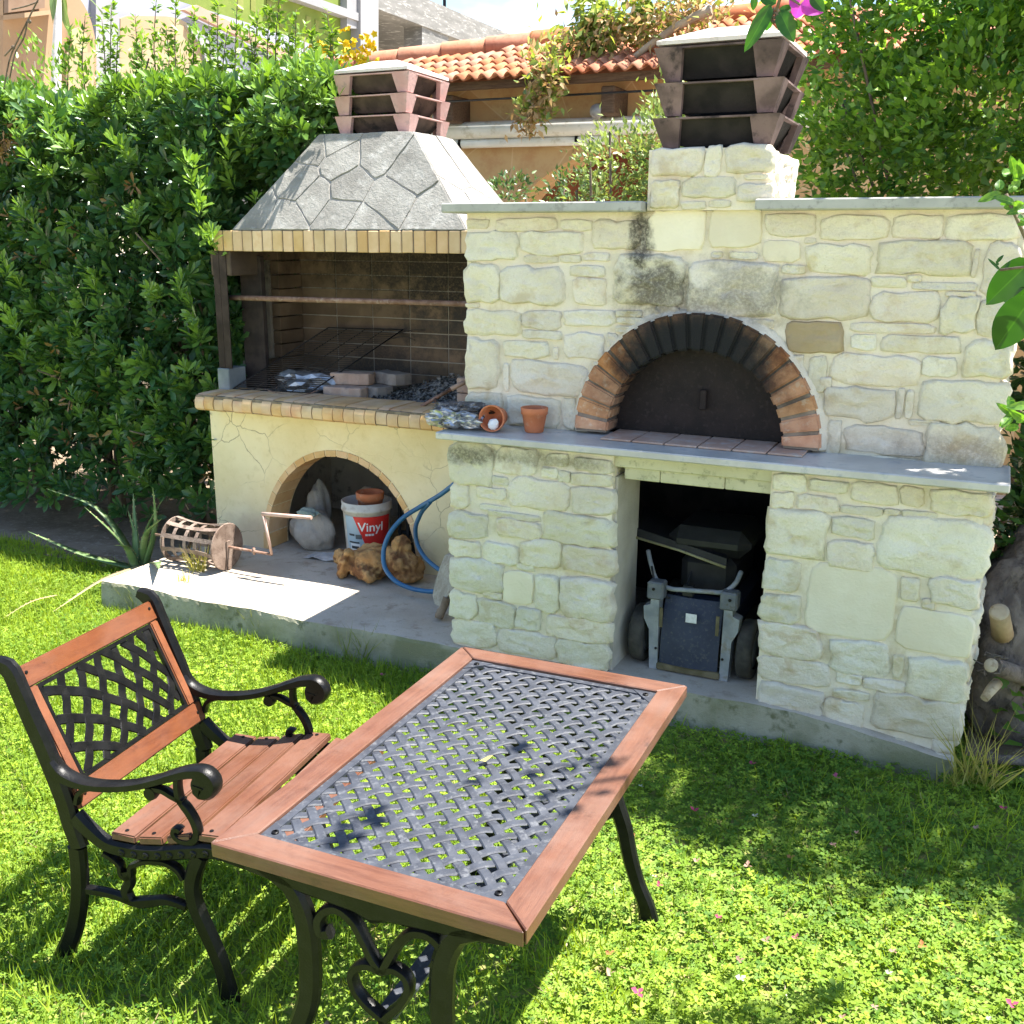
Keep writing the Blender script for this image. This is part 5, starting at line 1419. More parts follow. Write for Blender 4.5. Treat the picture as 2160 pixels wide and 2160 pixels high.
def rosettes(C_, A_, nl, length, tintc, spread=(.35, 1.1), base_off=.012):
    """leaves in whorls: centres C_, axes A_ -> leaf P,D,U,S,tint"""
    n = len(C_); A_ = unit(A_)
    h = np.where(np.abs(A_[:, 2:3]) < .9, np.array([[0,0,1.0]]), np.array([[1.0,0,0]]))
    X = unit(np.cross(A_, h)); Y = np.cross(A_, X)
    az = (np.arange(nl)[None]*2.39996 + RNG.uniform(0, 6.28, (n, 1)))
    fr = np.linspace(0, 1, nl)[None] + RNG.uniform(-.08, .08, (n, nl))
    pol = spread[0] + (spread[1]-spread[0])*(1-fr)
    D = (np.cos(pol)[..., None]*A_[:, None] + np.sin(pol)[..., None]*(np.cos(az)[..., None]*X[:, None] + np.sin(az)[..., None]*Y[:, None]))
    P = C_[:, None] + A_[:, None]*(fr[..., None]*base_off*3 - .02) + D*.004
    U = A_[:, None] + .25*RNG.normal(size=(n, nl, 3))
    L_ = length[:, None]*RNG.uniform(.7, 1.15, (n, nl))*(1 - .25*fr)
    S = np.stack([L_*RNG.uniform(.85, 1.2, (n, nl)), L_, L_], -1)
    t = np.clip(tintc[:, None] + .18*(fr-.5) + RNG.normal(0, .07, (n, nl)), 0, 1)
    return P.reshape(-1, 3), D.reshape(-1, 3), U.reshape(-1, 3), S.reshape(-1, 3), t.ravel()

# ---------------------------------------------------------------- clipped hedge left of the barbecue
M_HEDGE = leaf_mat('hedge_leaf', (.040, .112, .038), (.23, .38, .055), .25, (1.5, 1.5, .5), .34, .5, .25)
hedge = thing('hedge', (-4.9, 4.6, 0), 'dense dark green glossy-leaved hedge beside the barbecue', 'hedge')
def hz_top(x): return 2.32 + .06*np.sin(x*3.1) + .04*np.sin(x*7.7+1) + .10*np.clip((-4.6-x)/1.5, 0, 1)
def hy_front(x, z): return 4.02 + .07*np.sin(x*4.3+z*3) + .05*np.sin(z*6.1+x*2) + .10*np.clip((z-1.7)/.6, 0, 1)
n = 2300
x = RNG.uniform(-7.2, -3.42, n); z = RNG.uniform(.14, 2.25, n)
yf = hy_front(x, z); dep = RNG.exponential(.10, n)
Cf = np.stack([x, yf + dep, z], 1)
Af = np.stack([RNG.normal(.05, .35, n), -np.abs(RNG.normal(.75, .3, n)), RNG.normal(.55, .35, n)], 1)
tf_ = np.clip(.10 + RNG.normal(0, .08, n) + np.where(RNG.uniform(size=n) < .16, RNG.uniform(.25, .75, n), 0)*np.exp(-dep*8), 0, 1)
keep = ~((z < .40) & (RNG.uniform(size=n) < (.40-z)*1.8)) & ~((x > -3.75) & (z < .8) & (RNG.uniform(size=n) < .45))
keep &= ~((x > -3.62) & (z < 1.75) & (yf+dep < 4.12) & (RNG.uniform(size=n) < .6))
Cf, Af, tf_ = Cf[keep], Af[keep], tf_[keep]
n = 1500                                                 # top
x = RNG.uniform(-7.2, -3.05, n); y = RNG.uniform(4.05, 5.3, n); zt_ = hz_top(x) - RNG.exponential(.07, n) + .03*np.sin(y*7)
m_ = ~((x > -3.40) & (y < 4.25)) 
Ct = np.stack([x, y, zt_], 1)[m_]
At = np.stack([RNG.normal(0, .28, n), RNG.normal(-.25, .3, n), RNG.uniform(.7, 1.2, n)], 1)[m_]
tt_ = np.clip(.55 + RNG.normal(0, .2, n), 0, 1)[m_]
n = 420                                                  # shoulder that leans over the hood
c = np.array([-3.22, 4.55, 2.14]); q = rdir(n)*RNG.uniform(.55, 1.0, (n, 1))**.5*np.array([.40, .42, .28])
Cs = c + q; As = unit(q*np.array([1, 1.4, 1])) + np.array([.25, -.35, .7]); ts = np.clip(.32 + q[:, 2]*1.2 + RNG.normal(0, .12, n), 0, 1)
n = 260                                                  # flank beside the hearth opening
x = RNG.uniform(-3.72, -3.46, n); y = RNG.uniform(4.0, 4.75, n); z = RNG.uniform(.55, 2.1, n)
Cq = np.stack([x, y, z], 1); Aq = np.stack([RNG.normal(.7, .3, n), RNG.normal(-.5, .3, n), RNG.normal(.5, .3, n)], 1); tq = np.clip(.12 + RNG.normal(0, .08, n), 0, 1)
n = 2200                                                 # inside and rear
Ci = np.stack([RNG.uniform(-7.2, -3.55, n), RNG.uniform(4.25, 5.3, n), RNG.uniform(.25, 2.15, n)], 1)
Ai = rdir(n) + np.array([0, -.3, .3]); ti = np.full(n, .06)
CC = np.vstack([Cf, Ct, Cs, Cq, Ci]); AA = np.vstack([Af, At, As, Aq, Ai]); TT = np.r_[tf_, tt_, ts, tq, ti]
LN = RNG.uniform(.075, .112, len(CC)); LN[len(Cf)+len(Ct)+len(Cs)+len(Cq):] *= 1.25
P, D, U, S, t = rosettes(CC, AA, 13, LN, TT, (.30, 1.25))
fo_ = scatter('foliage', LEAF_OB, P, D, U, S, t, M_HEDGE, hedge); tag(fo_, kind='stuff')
M_BARK = mottled('bark', (.10, .075, .055), (.17, .135, .10), 14, .95, .6, 50, stretch=(3, 3, 1), c3=(.06, .045, .03), s3=20)
for k in range(13):
    x = -6.8 + k*.27 + random.uniform(-.06, .06); y = 4.55 + random.uniform(-.25, .2)
    mb = MB()
    top = np.array([x+random.uniform(-.2, .2), y+random.uniform(-.2, .1), random.uniform(1.5, 2.0)])
    mb.tube(smooth_path([(x, y, -.02), (x+random.uniform(-.05, .05), y, .4), (x+random.uniform(-.1, .1), y-.05, 1.0), top], 9), np.linspace(.022, .008, 9), 7)
    for b in range(5):
        h = random.uniform(.3, 1.2); p0 = np.array([x, y, h]); e = p0 + np.array([random.uniform(-.3, .3), random.uniform(-.45, .1), random.uniform(.1, .5)])
        mb.tube([p0, (p0+e)/2+np.array([0,0,.04]), e], [.009, .007, .004], 5)
    mb.build('stem', M_BARK, hedge)
n = 70                                                   # a few browned whorls in the face
cb = np.stack([RNG.uniform(-5.6, -3.5, n), np.full(n, 4.06), RNG.uniform(.4, 2.1, n)], 1); cb[:26] = ony(30, 300, 4.06) + RNG.normal(0, 1, (26, 3))*np.array([.10, .05, .06])
P, D, U, S, t = rosettes(cb, np.stack([RNG.normal(0, .4, n), -np.ones(n), RNG.normal(0, .5, n)], 1), 5, RNG.uniform(.05, .08, n), RNG.uniform(0, 1, n), (.4, 1.3))
f = scatter('browned_leaves', LEAF_OB, P, D, U, S, t, leaf_mat('browned_leaf', (.16, .085, .035), (.34, .22, .10), .25), hedge); tag(f, kind='stuff')
# sprigs of pale new growth standing proud of the face, each its own piece
SPR = [(45,690,.9),(215,620,.8),(330,640,.8),(160,735,.6),(430,480,.95),(445,530,.8),(480,375,.9),(420,390,.8),(560,480,.85),(60,760,.5),(265,770,.55),(330,790,.5),(395,640,.55),(500,400,.75),(100,380,.7),(150,345,.7),(260,340,.75),
       (40,300,.55),(120,310,.5),(290,480,.6),(70,470,.5),(25,600,.85),(250,920,.45),(300,1010,.5),(420,720,.55),(400,810,.6),(180,870,.4),(90,930,.35),(340,880,.45),(520,330,.8),(600,300,.85),(660,180,.75),(690,190,.7)]
for k, (px_, py_, tn) in enumerate(SPR):
    c = ony(px_, py_, 3.96 if px_ < 470 else 4.18); n_ = 4
    ax0 = np.array([random.uniform(-.3, .5), -.45, .9])
    C_ = np.array([c + ax0*.035*j + np.array([random.uniform(-.03, .03) for _ in range(3)]) for j in range(n_)]); A2 = np.tile(ax0, (n_, 1)) + RNG.normal(0, .3, (n_, 3))
    P, D, U, S, t = rosettes(C_, A2, 10, RNG.uniform(.06, .085, n_), np.full(n_, tn), (.25, 1.1))
    sp_ = scatter('sprig', LEAF_OB, P, D, U, S, t, M_HEDGE, hedge)

def shrub(name, loc, label, cat, blobs_, n, leaf, tmpl, mat, tint=(.3, .15), zt=.0, up=.5, stems=5, group=None, shell=.5, stemz=0.0, parent_kind='foliage', updir=(0,0,1), wid=1.0):
    o = thing(name, loc, label, cat, group)
    Ps, Ts, Ds = [], [], []
    tot = sum(b[1][0]*b[1][1]*b[1][2] for b in blobs_)
    for c, r in blobs_:
        k = max(20, int(n*(r[0]*r[1]*r[2])/tot))
        d_ = rdir(k); rad = RNG.uniform(shell**3, 1, (k, 1))**(1/3)
        lump = 1 + .16*np.sin(d_[:, :1]*7+c[0]*3)*np.cos(d_[:, 1:2]*6+c[1]) + .12*np.sin(d_[:, 2:3]*11+c[2]*5)
        q = d_*rad*lump*np.array(r)
        Ps.append(np.array(c)+q); Ds.append(unit(d_*np.array([1,1,.8]) + RNG.normal(0, .55, (k, 3)) + up*np.array(updir)))
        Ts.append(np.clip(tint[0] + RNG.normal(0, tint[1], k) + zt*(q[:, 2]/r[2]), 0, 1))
    P, D, T_ = np.vstack(Ps), np.vstack(Ds), np.r_[tuple(Ts)]
    # gather leaves into twigs so the crown reads as clumps
    cell = np.round(P/ (leaf*3.2)).astype(int); key = (cell*np.array([73856093, 19349663, 83492791])).sum(1) % 9973
    off = np.random.default_rng(5).normal(0, leaf*.9, (9973, 3)); keepf = np.random.default_rng(6).uniform(size=9973)
    P = P + off[key]; sel = keepf[key] > .14; P, D, T_ = P[sel], D[sel], T_[sel]
    T_ = np.clip(T_ + (keepf[key][sel]-.55)*.3, 0, 1)
    L_ = RNG.uniform(.7, 1.25, len(P))*leaf
    S = np.stack([L_*wid, L_, L_], 1)
    f = scatter('foliage', tmpl, P, D, RNG.normal(0, .6, (len(P), 3)) + np.array([0, -.3, 1.0]), S, T_, mat, o); tag(f, kind='stuff')
    for k in range(stems):
        c, r = blobs_[k % len(blobs_)]
        b0 = np.array([loc[0]+random.uniform(-.1, .1)*min(r[0], 1), loc[1]+random.uniform(-.1, .1)*min(r[1], 1), loc[2]-.03])
        e = np.array(c) + np.array([random.uniform(-.6, .6)*r[0], random.uniform(-.6, .6)*r[1], random.uniform(.1, .8)*r[2]])
        mid = (b0+e)/2 + np.array([random.uniform(-.1, .1), random.uniform(-.1, .1), 0])
        MB().tube(smooth_path([b0, mid, e], 8), np.linspace(.018, .005, 8)*(1+.4*(r[2] > 1)), 6).build('stem', M_BARK, o)
    return o
# ---------------------------------------------------------------- shrubs behind the walls
M_PRIVET = leaf_mat('privet_leaf', (.05, .13, .020), (.24, .40, .05), .40, (1.5, 1.35, .5), .4, .45)
M_RIGHT = leaf_mat('right_tree_leaf', (.05, .15, .028), (.30, .50, .06), .45, (1.45, 1.4, .5), .38, .5, .3)
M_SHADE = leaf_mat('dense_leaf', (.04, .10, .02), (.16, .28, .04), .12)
M_VARI = leaf_mat('variegated_leaf', (.08, .15, .035), (.32, .40, .12), .30, (1.4, 1.3, .6), .4, .4)
shrub('shrub', (-6.6, 5.6, .0), 'loose yellow-green shrub rising behind the clipped hedge', 'shrub', [((-7.0, 5.5, 2.3), (.5, .35, .55)), ((-6.0, 5.7, 2.45), (.6, .35, .55)), ((-5.2, 5.7, 2.45), (.5, .35, .50)), ((-4.7, 5.6, 2.45), (.40, .3, .40))], 4200, .05, LEAF_EL, M_PRIVET, (.55, .25), .2, .9, 7, shell=.2)
# its long upright shoots
sh2 = thing('shrub', (-5.9, 5.65, 0.0), 'thin upright leafy shoots of privet above the hedge top', 'shrub')
for k, (px_, ytop) in enumerate([(150, 55), (180, 30), (215, 40), (250, 60), (285, 30), (330, -10), (372, -20), (410, 20), (440, 40), (460, -5), (500, 0), (545, 20), (570, 10), (590, -20), (625, 20), (655, 60), (690, 20), (700, 60), (235, 5), (300, 80), (350, 50), (525, 60), (610, 70), (480, 60)]):
    b0 = ony(px_ + random.uniform(-10, 10), 230, 5.6); t0_ = ony(px_, ytop, 5.6)
    pth = smooth_path([b0, (b0+t0_)/2 + np.array([random.uniform(-.04, .04), 0, 0]), t0_], 14)
    MB().tube(pth, np.linspace(.006, .002, 14), 5).build('shoot', M_BARK, sh2)
    m_ = 90
    u = RNG.uniform(0, 13, m_); i0 = u.astype(int); P = pth[i0] + (pth[np.minimum(i0+1, 13)]-pth[i0])*(u-i0)[:, None]
    D = rdir(m_, -.1, .8); f = scatter('shoot_leaves', LEAF_EL, P + D*.005, D, RNG.normal(0, .5, (m_, 3))+np.array([0,0,1]), RNG.uniform(.04, .065, m_), np.clip(RNG.normal(.55, .2, m_), 0, 1), M_PRIVET, sh2)
# yellow trumpet bush
yb = shrub('flowering_bush', (-4.75, 6.4, 0.0), 'bush with clusters of bright yellow flowers behind the barbecue', 'flowering bush', [((-4.72, 6.3, 2.72), (.42, .3, .40)), ((-4.35, 6.3, 2.5), (.40, .3, .35)), ((-4.95, 6.3, 2.45), (.35, .3, .35))], 2200, .055, LEAF_EL, M_PRIVET, (.65, .2), .15, .7, 4, shell=.2)
M_YEL = mottled('yellow_petal', (.72, .50, .01), (.80, .60, .02), 20, .6, 0, 1)
YF = [(660,120),(672,108),(765,135),(778,105),(780,85),(772,150),(720,130),(700,150),(755,160),(690,115),(740,105),(665,145),(785,140),(712,165),(645,135),(730,85)]
for k, (px_, py_) in enumerate(YF):
    c = ony(px_, py_, 6.0)
    mb = MB()
    for q in range(9):
        d = unit(np.array([random.uniform(-1, 1), random.uniform(-1.2, .2), random.uniform(-.5, 1)])); p0 = c + np.array([random.uniform(-.05, .05), random.uniform(-.03, .03), random.uniform(-.05, .05)])
        h = np.cross(d, [0,0,1.0]); h = unit(h); w_ = np.cross(d, h); r_ = .020
        ringp = [p0 + d*.022 + (h*math.cos(a)+w_*math.sin(a))*r_*(1+.2*math.cos(5*a)) for a in np.linspace(0, 2*math.pi, 10, endpoint=False)]
        mb.add([p0] + ringp, [(0, 1+i, 1+(i+1) % 10) for i in range(10)], True)
    mb.build('flower_cluster', M_YEL, yb, fixn=False)
# shrub between the two chimneys
shrub('shrub', (-1.55, 4.75, 0.0), 'pale variegated shrub growing up behind the oven wall by the chimney', 'shrub', [((-1.62, 4.75, 1.92), (.30, .25, .26)), ((-1.42, 4.75, 2.02), (.22, .22, .28)), ((-1.80, 4.75, 1.80), (.16, .2, .09)), ((-1.38, 4.75, 1.78), (.22, .2, .25))], 3600, .036, LEAF_EL, M_VARI, (.5, .25), .2, .5, 6, shell=.1)
shrub('shrub', (-2.75, 6.4, 0.0), 'dark green shrub in the shade under the house arch', 'shrub', [((-3.0, 6.4, 1.88), (.24, .2, .18)), ((-2.55, 6.5, 1.90), (.24, .2, .22)), ((-3.35, 6.3, 1.95), (.10, .15, .15))], 1500, .04, LEAF_EL, leaf_mat('shade_leaf', (.04, .09, .03), (.14, .24, .06), .25), (.35, .2), .2, .5, 2, shell=.1)
# tall tree behind the right end of the wall
tree = shrub('leafy_tree', (.15, 5.0, 0.0), 'tall small-leaved green tree behind the right end of the oven wall', 'tree',
   [((-.55, 4.85, 1.95), (.42, .28, .36)), ((-.10, 4.65, 2.05), (.45, .28, .42)), ((.35, 4.5, 2.1), (.40, .30, .60)), ((-.50, 4.95, 2.50), (.48, .30, .34)), ((.0, 4.7, 2.75), (.60, .34, .50)), ((.5, 4.6, 3.0), (.50, .4, .60)), ((-.25, 5.25, 2.3), (.90, .25, .65)), ((-.15, 5.2, 3.1), (.7, .3, .4))],
   46000, .048, LEAF_EL, M_RIGHT, (.42, .22), .22, .35, 9, shell=.35, wid=1.25)
shrub('leafy_tree', (.65, 4.1, 0.0), 'shaded foliage wall along the right side of the stone oven', 'tree',
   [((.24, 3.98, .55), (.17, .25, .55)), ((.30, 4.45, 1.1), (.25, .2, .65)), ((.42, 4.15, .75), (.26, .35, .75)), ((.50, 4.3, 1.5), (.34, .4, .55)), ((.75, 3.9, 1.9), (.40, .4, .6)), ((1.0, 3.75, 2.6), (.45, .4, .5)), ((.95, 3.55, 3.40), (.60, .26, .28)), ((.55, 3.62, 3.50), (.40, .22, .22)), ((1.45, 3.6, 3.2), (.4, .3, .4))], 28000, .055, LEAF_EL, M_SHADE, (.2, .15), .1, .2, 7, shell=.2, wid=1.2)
# ---------------------------------------------------------------- old trunk with sawn stubs at the wall end
trunk = thing('old_tree_trunk', (.30, 3.62, 0), 'thick old leaning tree trunk with pale sawn-off stubs at the wall end', 'tree trunk')
def rzp(x, y, Y): return ony(1980 + x*.3209, 1100 + y*.3209, Y)
M_OLD = mottled('old_bark', (.12, .095, .08), (.20, .165, .14), 9, .95, .7, 35, stretch=(2, 2, 1), c3=(.07, .055, .045), s3=14, fine=110, bdist=.015)
M_CUT = mottled('sawn_wood', (.40, .32, .22), (.50, .42, .31), 10, .9, .4, 60, c3=(.30, .22, .14), s3=30)
tpath = smooth_path([(.36, 3.70, -.05), rzp(400, 1180, 3.62), rzp(380, 900, 3.60), rzp(400, 700, 3.62), rzp(470, 450, 3.70), rzp(640, 300, 3.78), (.85, 3.9, 1.1), (1.1, 4.2, 2.2)], 70)
trad = np.interp(np.linspace(0, 1, 70), [0, .25, .5, 1], [.13, .105, .125, .09])
tmb = MB().tube(tpath, trad, 34)
for q_ in range(len(tmb.v)):
    v_ = Vector(tmb.v[q_]); c_ = Vector(tpath[min(q_//34, 69)]); o_ = (v_-c_).normalized()
    w_ = abs(mnoise.noise(Vector((v_.x*26, v_.y*26, v_.z*7))))*.060 + mnoise.noise(v_*9)*.036 + abs(mnoise.noise(v_*45))*.018
    tmb.v[q_] = tuple(v_ + o_*(w_-.026))
tmb.build('trunk', M_OLD, trunk)
def stub(p0, p1, r, name='stub'):
    d = np.array(p1)-np.array(p0)
    b = MB().tube([p0, np.array(p0)+d*.6, p1], [r*1.12, r*1.02, r], 16, True).build(name, M_OLD if r < .02 else mottled('stub_bark', (.30, .22, .13), (.38, .29, .18), 10, .9, .5, 50), trunk)
    dn_ = d/np.linalg.norm(d)
    MB().lathe([(.0005, .0035), (r*.6, .004), (r*.97, .002), (r*.99, -.004)], p1, dn_, 16).build('cut_face', M_CUT, b)
a = rzp(420, 740, 3.50); b = rzp(398, 595, 3.40); stub(a, b, .030)
a = rzp(560, 1030, 3.50); b = rzp(360, 945, 3.30); 
MB().tube(smooth_path([rzp(760, 1090, 3.60), rzp(560, 1020, 3.45), rzp(360, 950, 3.30)], 9), np.linspace(.034, .026, 9), 12).build('branch', M_OLD, trunk)
for k in range(16):
    e = rzp(360, 945, 3.30); q = e + np.array([random.uniform(-.045, .045), random.uniform(-.02, .03), random.uniform(-.03, .035)])
    MB().tube([e + np.array([random.uniform(-.03, .03), .02, random.uniform(-.025, .025)]), q, q + np.array([random.uniform(-.03, .03), random.uniform(-.03, .01), random.uniform(-.02, .02)])], .002, 4).build('twig', M_OLD, trunk)
MB().lathe([(.0005, .006), (.018, .005), (.022, 0)], rzp(345, 945, 3.285), rzp(345, 945, 3.285)-rzp(560, 1030, 3.5), 14).build('cut_face', M_CUT, trunk)
MB().tube([rzp(385, 1060, 3.42), rzp(340, 1110, 3.38), rzp(300, 1165, 3.35)], [.018, .017, .013], 10).build('peeled_stub', M_CUT, trunk)
MB().tube(smooth_path([(.10, 3.36, .01), (.16, 3.33, .035), (.24, 3.36, .03), (.34, 3.34, .02), (.5, 3.30, .0)], 14), .016, 8).build('surface_root', M_OLD, trunk)

# ---------------------------------------------------------------- aloe
aloe = thing('aloe_plant', tuple(onz(298, 1205, 0.0)), 'aloe with long pointed grey-green leaves at the slab corner', 'aloe')
ab = onz(300, 1200, .02)
M_ALOE = mottled('aloe_leaf', (.085, .15, .055), (.15, .23, .09), 5, .45, .15, 60, stretch=(1, 1, 2.5), c3=(.23, .29, .14), s3=7, spec=.45)
M_ALDRY = mottled('dry_aloe_leaf', (.30, .26, .12), (.42, .34, .18), 8, .7, .3, 60, c3=(.38, .20, .10), s3=10)
def aloe_leaf(tip, base, bend, w, mat, name='leaf'):
    tip, base = np.array(tip), np.array(base)
    pts = smooth_path([base, base*.55+tip*.45 + np.array(bend), tip], 12)
    V = []
    for i, p_ in enumerate(pts):
        t_ = unit(pts[min(i+1, 11)]-pts[max(i-1, 0)]); sd = unit(np.cross(t_, np.array([0,0,1.0]) if abs(t_[2]) < .95 else np.array([0,1.0,0]))); nu_ = np.cross(sd, t_)
        ww = w*(1-(i/11)**1.4)*(.9+.25*math.sin(min(i, 4)/4*math.pi/2)) + .0012
        for a, b in ((-1, .10), (-.5, -.22), (0, -.34), (.5, -.22), (1, .10), (0, -.02)):
            V.append(p_ + sd*ww*a + nu_*ww*b)
    F = [(i*6+j, i*6+(j+1) % 6, (i+1)*6+(j+1) % 6, (i+1)*6+j) for i in range(11) for j in range(6)] + [tuple(range(6))]
    o = MB().add(V, F, True).build(name, mat, aloe)
    # marginal teeth
    th = MB()
    for i in range(1, 11):
        for s_ in (0, 4):
            p_ = np.array(V[i*6+s_]); out_ = unit(p_ - pts[i]); q = unit(pts[min(i+1, 11)]-pts[i-1])
            th.add([p_ - q*.004, p_ + q*.004, p_ + out_*.006 + q*.003], [(0,1,2)])
    th.build('teeth', M_ALDRY, o, fixn=False)
AL = [((98,1031),3.55,(0,0,.13),.030),((178,1069),3.50,(0,-.02,.05),.026),((59,1121),3.42,(0,-.03,-.005),.032),((281,1040),3.72,(0,0,.02),.026),((322,1028),3.62,(.05,0,.06),.020),((346,1048),3.66,(-.02,0,.03),.018),((342,1093),3.52,(-.03,0,.05),.022),((270,1077),3.68,(0,0,.03),.022),((240,1150),3.45,(0,0,.06),.026)]
for (px_, py_), Y, bend, w in AL:
    aloe_leaf(ony(px_, py_, Y), ab + np.array([random.uniform(-.02, .02), random.uniform(-.02, .02), 0]), bend, w, M_ALOE)
aloe_leaf(onz(335, 1200, .20), ab + np.array([.07, 0, .02]), (.01, 0, .03), .03, M_ALOE)
aloe_leaf(onz(112, 1290, .03), ab+np.array([.03, -.02, .03]), (0, 0, .03), .016, M_ALDRY, 'dry_leaf')
aloe_leaf(onz(5, 1305, .03), onz(120, 1255, .05), (0, 0, .02), .006, M_ALDRY, 'dry_leaf')

# ---------------------------------------------------------------- lawn: clover and grass
def lawn_points(n, x0, x1, y0, y1, near=1.0):
    x = RNG.uniform(x0, x1, n); y = y0 + (y1-y0)*RNG.uniform(0, 1, n)**near
    return x, y
CLOVER = []
cv, cfz = [], []
for k in range(3):
    a = 2*math.pi*k/3
    ca, sa = math.cos(a), math.sin(a)
    b0 = len(cv)
    for (x_, y_, z_) in ((0,0,0), (-.30,.42,.10), (-.26,.80,.10), (0,.72,.02), (.26,.80,.10), (.30,.42,.10)):
        cv.append((x_*ca - y_*sa, x_*sa + y_*ca, z_))
    cfz += [(b0, b0+3, b0+2, b0+1), (b0, b0+5, b0+4, b0+3)]
CLOV = (np.array(cv)[:, [0, 1, 2]], cfz)
M_GRASS = leaf_mat('grass_blade', (.085, .185, .020), (.36, .48, .05), .42, (1.45, 1.3, .4), .55, .2, .12)
M_CLOV = leaf_mat('clover_leaf', (.075, .17, .022), (.35, .48, .05), .37, (1.45, 1.3, .4), .55, .2, .15)
def in_view(x, y, z=0.0):
    P = np.stack([x, y, np.full_like(x, z)], 1) - CAMP
    c = P @ CAMR.T
    u = c[:, 0]/c[:, 2]*FPX+1080; v = c[:, 1]/c[:, 2]*FPX+1080
    return (c[:, 2] > .3) & (u > -160) & (u < 2320) & (v > 900) & (v < 2420)
def lawn_mask(x, y):
    m = (y < slab_v(x) - .02) | (x < -3.54)
    m &= ~((x < -3.5) & (y > 3.72 + .05*np.sin(x*5))) & ~((x > .05) & (y > 3.36 + .04*np.sin(x*9)))
    return m
slab_v = np.vectorize(lambda x: slab_front(x) if -3.52 < x < .03 else 9.0)
def patch(x, y, s, ph):                                  # patchiness of what grows where
    return .5 + .5*np.sin(x*s+ph)*np.cos(y*s*1.2+ph*2) * .6 + .2*np.sin(x*s*2.7+1+ph)*np.sin(y*s*2.3)
x, y = lawn_points(230000, -5.6, 1.9, .75, 4.0)
m_ = in_view(x, y) & lawn_mask(x, y)
m_ &= RNG.uniform(size=len(x)) < (.30 + .70*patch(x, y, 2.4, .7))
x, y = x[m_], y[m_]
far = np.hypot(x, y)
P = np.stack([x, y, lawn_z(x, y) + RNG.uniform(.012, .035, len(x))], 1)
Dv = unit(np.stack([RNG.normal(0, 1, len(x)), RNG.normal(0, 1, len(x)), RNG.normal(.1, .25, len(x))], 1)); Uv = np.stack([RNG.normal(0, .33, len(x)), RNG.normal(-.1, .33, len(x)), np.ones(len(x))], 1)
sz = RNG.uniform(.0065, .0125, len(x))*(1 + .45*np.clip((x+.9)/.6, 0, 1))*np.where(RNG.uniform(size=len(x)) < .12, 1.35, 1)
tn = np.clip(.50 + .75*(patch(x, y, 1.7, 2.1)-.5) + .3*(patch(x, y, 6.3, 1.1)-.5) + RNG.normal(0, .22, len(x)), 0, 1)
cl = scatter('clover', CLOV, P, Dv, Uv, sz, tn, M_CLOV); tag(cl, 'low clover leaves carpeting the lawn', 'clover', kind='stuff')
print('clover', len(x))
x, y = lawn_points(250000, -5.6, 1.9, .75, 4.0)
m_ = in_view(x, y) & lawn_mask(x, y)
pg = patch(x, y, 2.0, 3.9)
leftness = np.clip((-.9 - x)/1.0, 0, 1)
m_ &= RNG.uniform(size=len(x)) < np.clip(.06 + .50*pg**2.5 + .60*leftness, 0, 1)
x, y = x[m_], y[m_]
n = len(x)
P = np.stack([x, y, lawn_z(x, y) - .004], 1)
Dv = np.stack([RNG.normal(0, .38, n), RNG.normal(-.05, .38, n), np.ones(n)], 1); Uv = rdir(n, -.2, .2)
hgt = RNG.uniform(.035, .085, n)*(.75+.5*patch(x, y, 3.1, 1.0))
S = np.stack([RNG.uniform(.045, .075, n)*1.0, hgt, hgt], 1)
tn = np.clip(.48 + .6*(patch(x, y, 1.3, .4)-.5) + .3*(patch(x, y, 5.1, .4)-.5) + RNG.normal(0, .2, n), 0, 1)
gs = scatter('grass', BLADE, P, Dv, Uv, S, tn, M_GRASS); tag(gs, 'short green grass blades of the lawn', 'grass', kind='stuff')
print('grass', n)
x, y = lawn_points(14000, -5.6, 1.9, .75, 4.0)          # dead thatch between the green
m_ = in_view(x, y) & lawn_mask(x, y) & (RNG.uniform(size=len(x)) < .25 + .75*(patch(x, y, 4.1, 5.0) > .62))
x, y = x[m_], y[m_]; n = len(x)
scatter('dead_grass', BLADE, np.stack([x, y, lawn_z(x, y) + .004], 1), np.stack([RNG.normal(0, 1, n), RNG.normal(0, 1, n), RNG.uniform(.1, .7, n)], 1), rdir(n, .3, 1), np.stack([RNG.uniform(.04, .06, n), RNG.uniform(.03, .06, n), RNG.uniform(.03, .06, n)], 1), RNG.uniform(0, 1, n), leaf_mat('straw_blade', (.20, .15, .055), (.38, .31, .14), .25))
tag(bpy.data.objects['dead_grass'], 'straw-coloured dead blades lying in the lawn', 'dead grass', kind='stuff')
def tuft(px_, py_, z0, n, h, label, dry=.4, lean=(0,0)):
    c = onz(px_, py_, z0)
    P = c + np.stack([RNG.normal(0, .018, n), RNG.normal(0, .014, n), np.zeros(n)], 1)
    D = np.stack([RNG.normal(lean[0], .42, n), RNG.normal(lean[1]-.1, .3, n), np.ones(n)], 1)
    hh = RNG.uniform(.4, 1.1, n)*h
    o = scatter('weed_tuft', BLADE, P, D, rdir(n, -.2, .2), np.stack([np.full(n, .06), hh, hh], 1), np.clip(RNG.normal(dry, .2, n), 0, 1), M_WEED)
    return tag(o, label, 'weed')
M_WEED = leaf_mat('weed_blade', (.13, .20, .035), (.50, .44, .12), .35)
tuft(420, 1205, .12, 60, .15, 'yellowish grass tuft growing from the slab crack by the drum', .75)
tuft(390, 1225, .12, 26, .07, 'short straw-coloured tuft beside the slab crack', .9)
tuft(770, 1390, .0, 26, .20, 'tall grass blades standing at the middle of the slab edge', .25)
tuft(735, 1395, .0, 18, .15, 'dark grass blades left of the tallest blades by the slab', .2)
tuft(545, 1340, .0, 28, .16, 'fine arching grass at the sunny slab edge', .4)
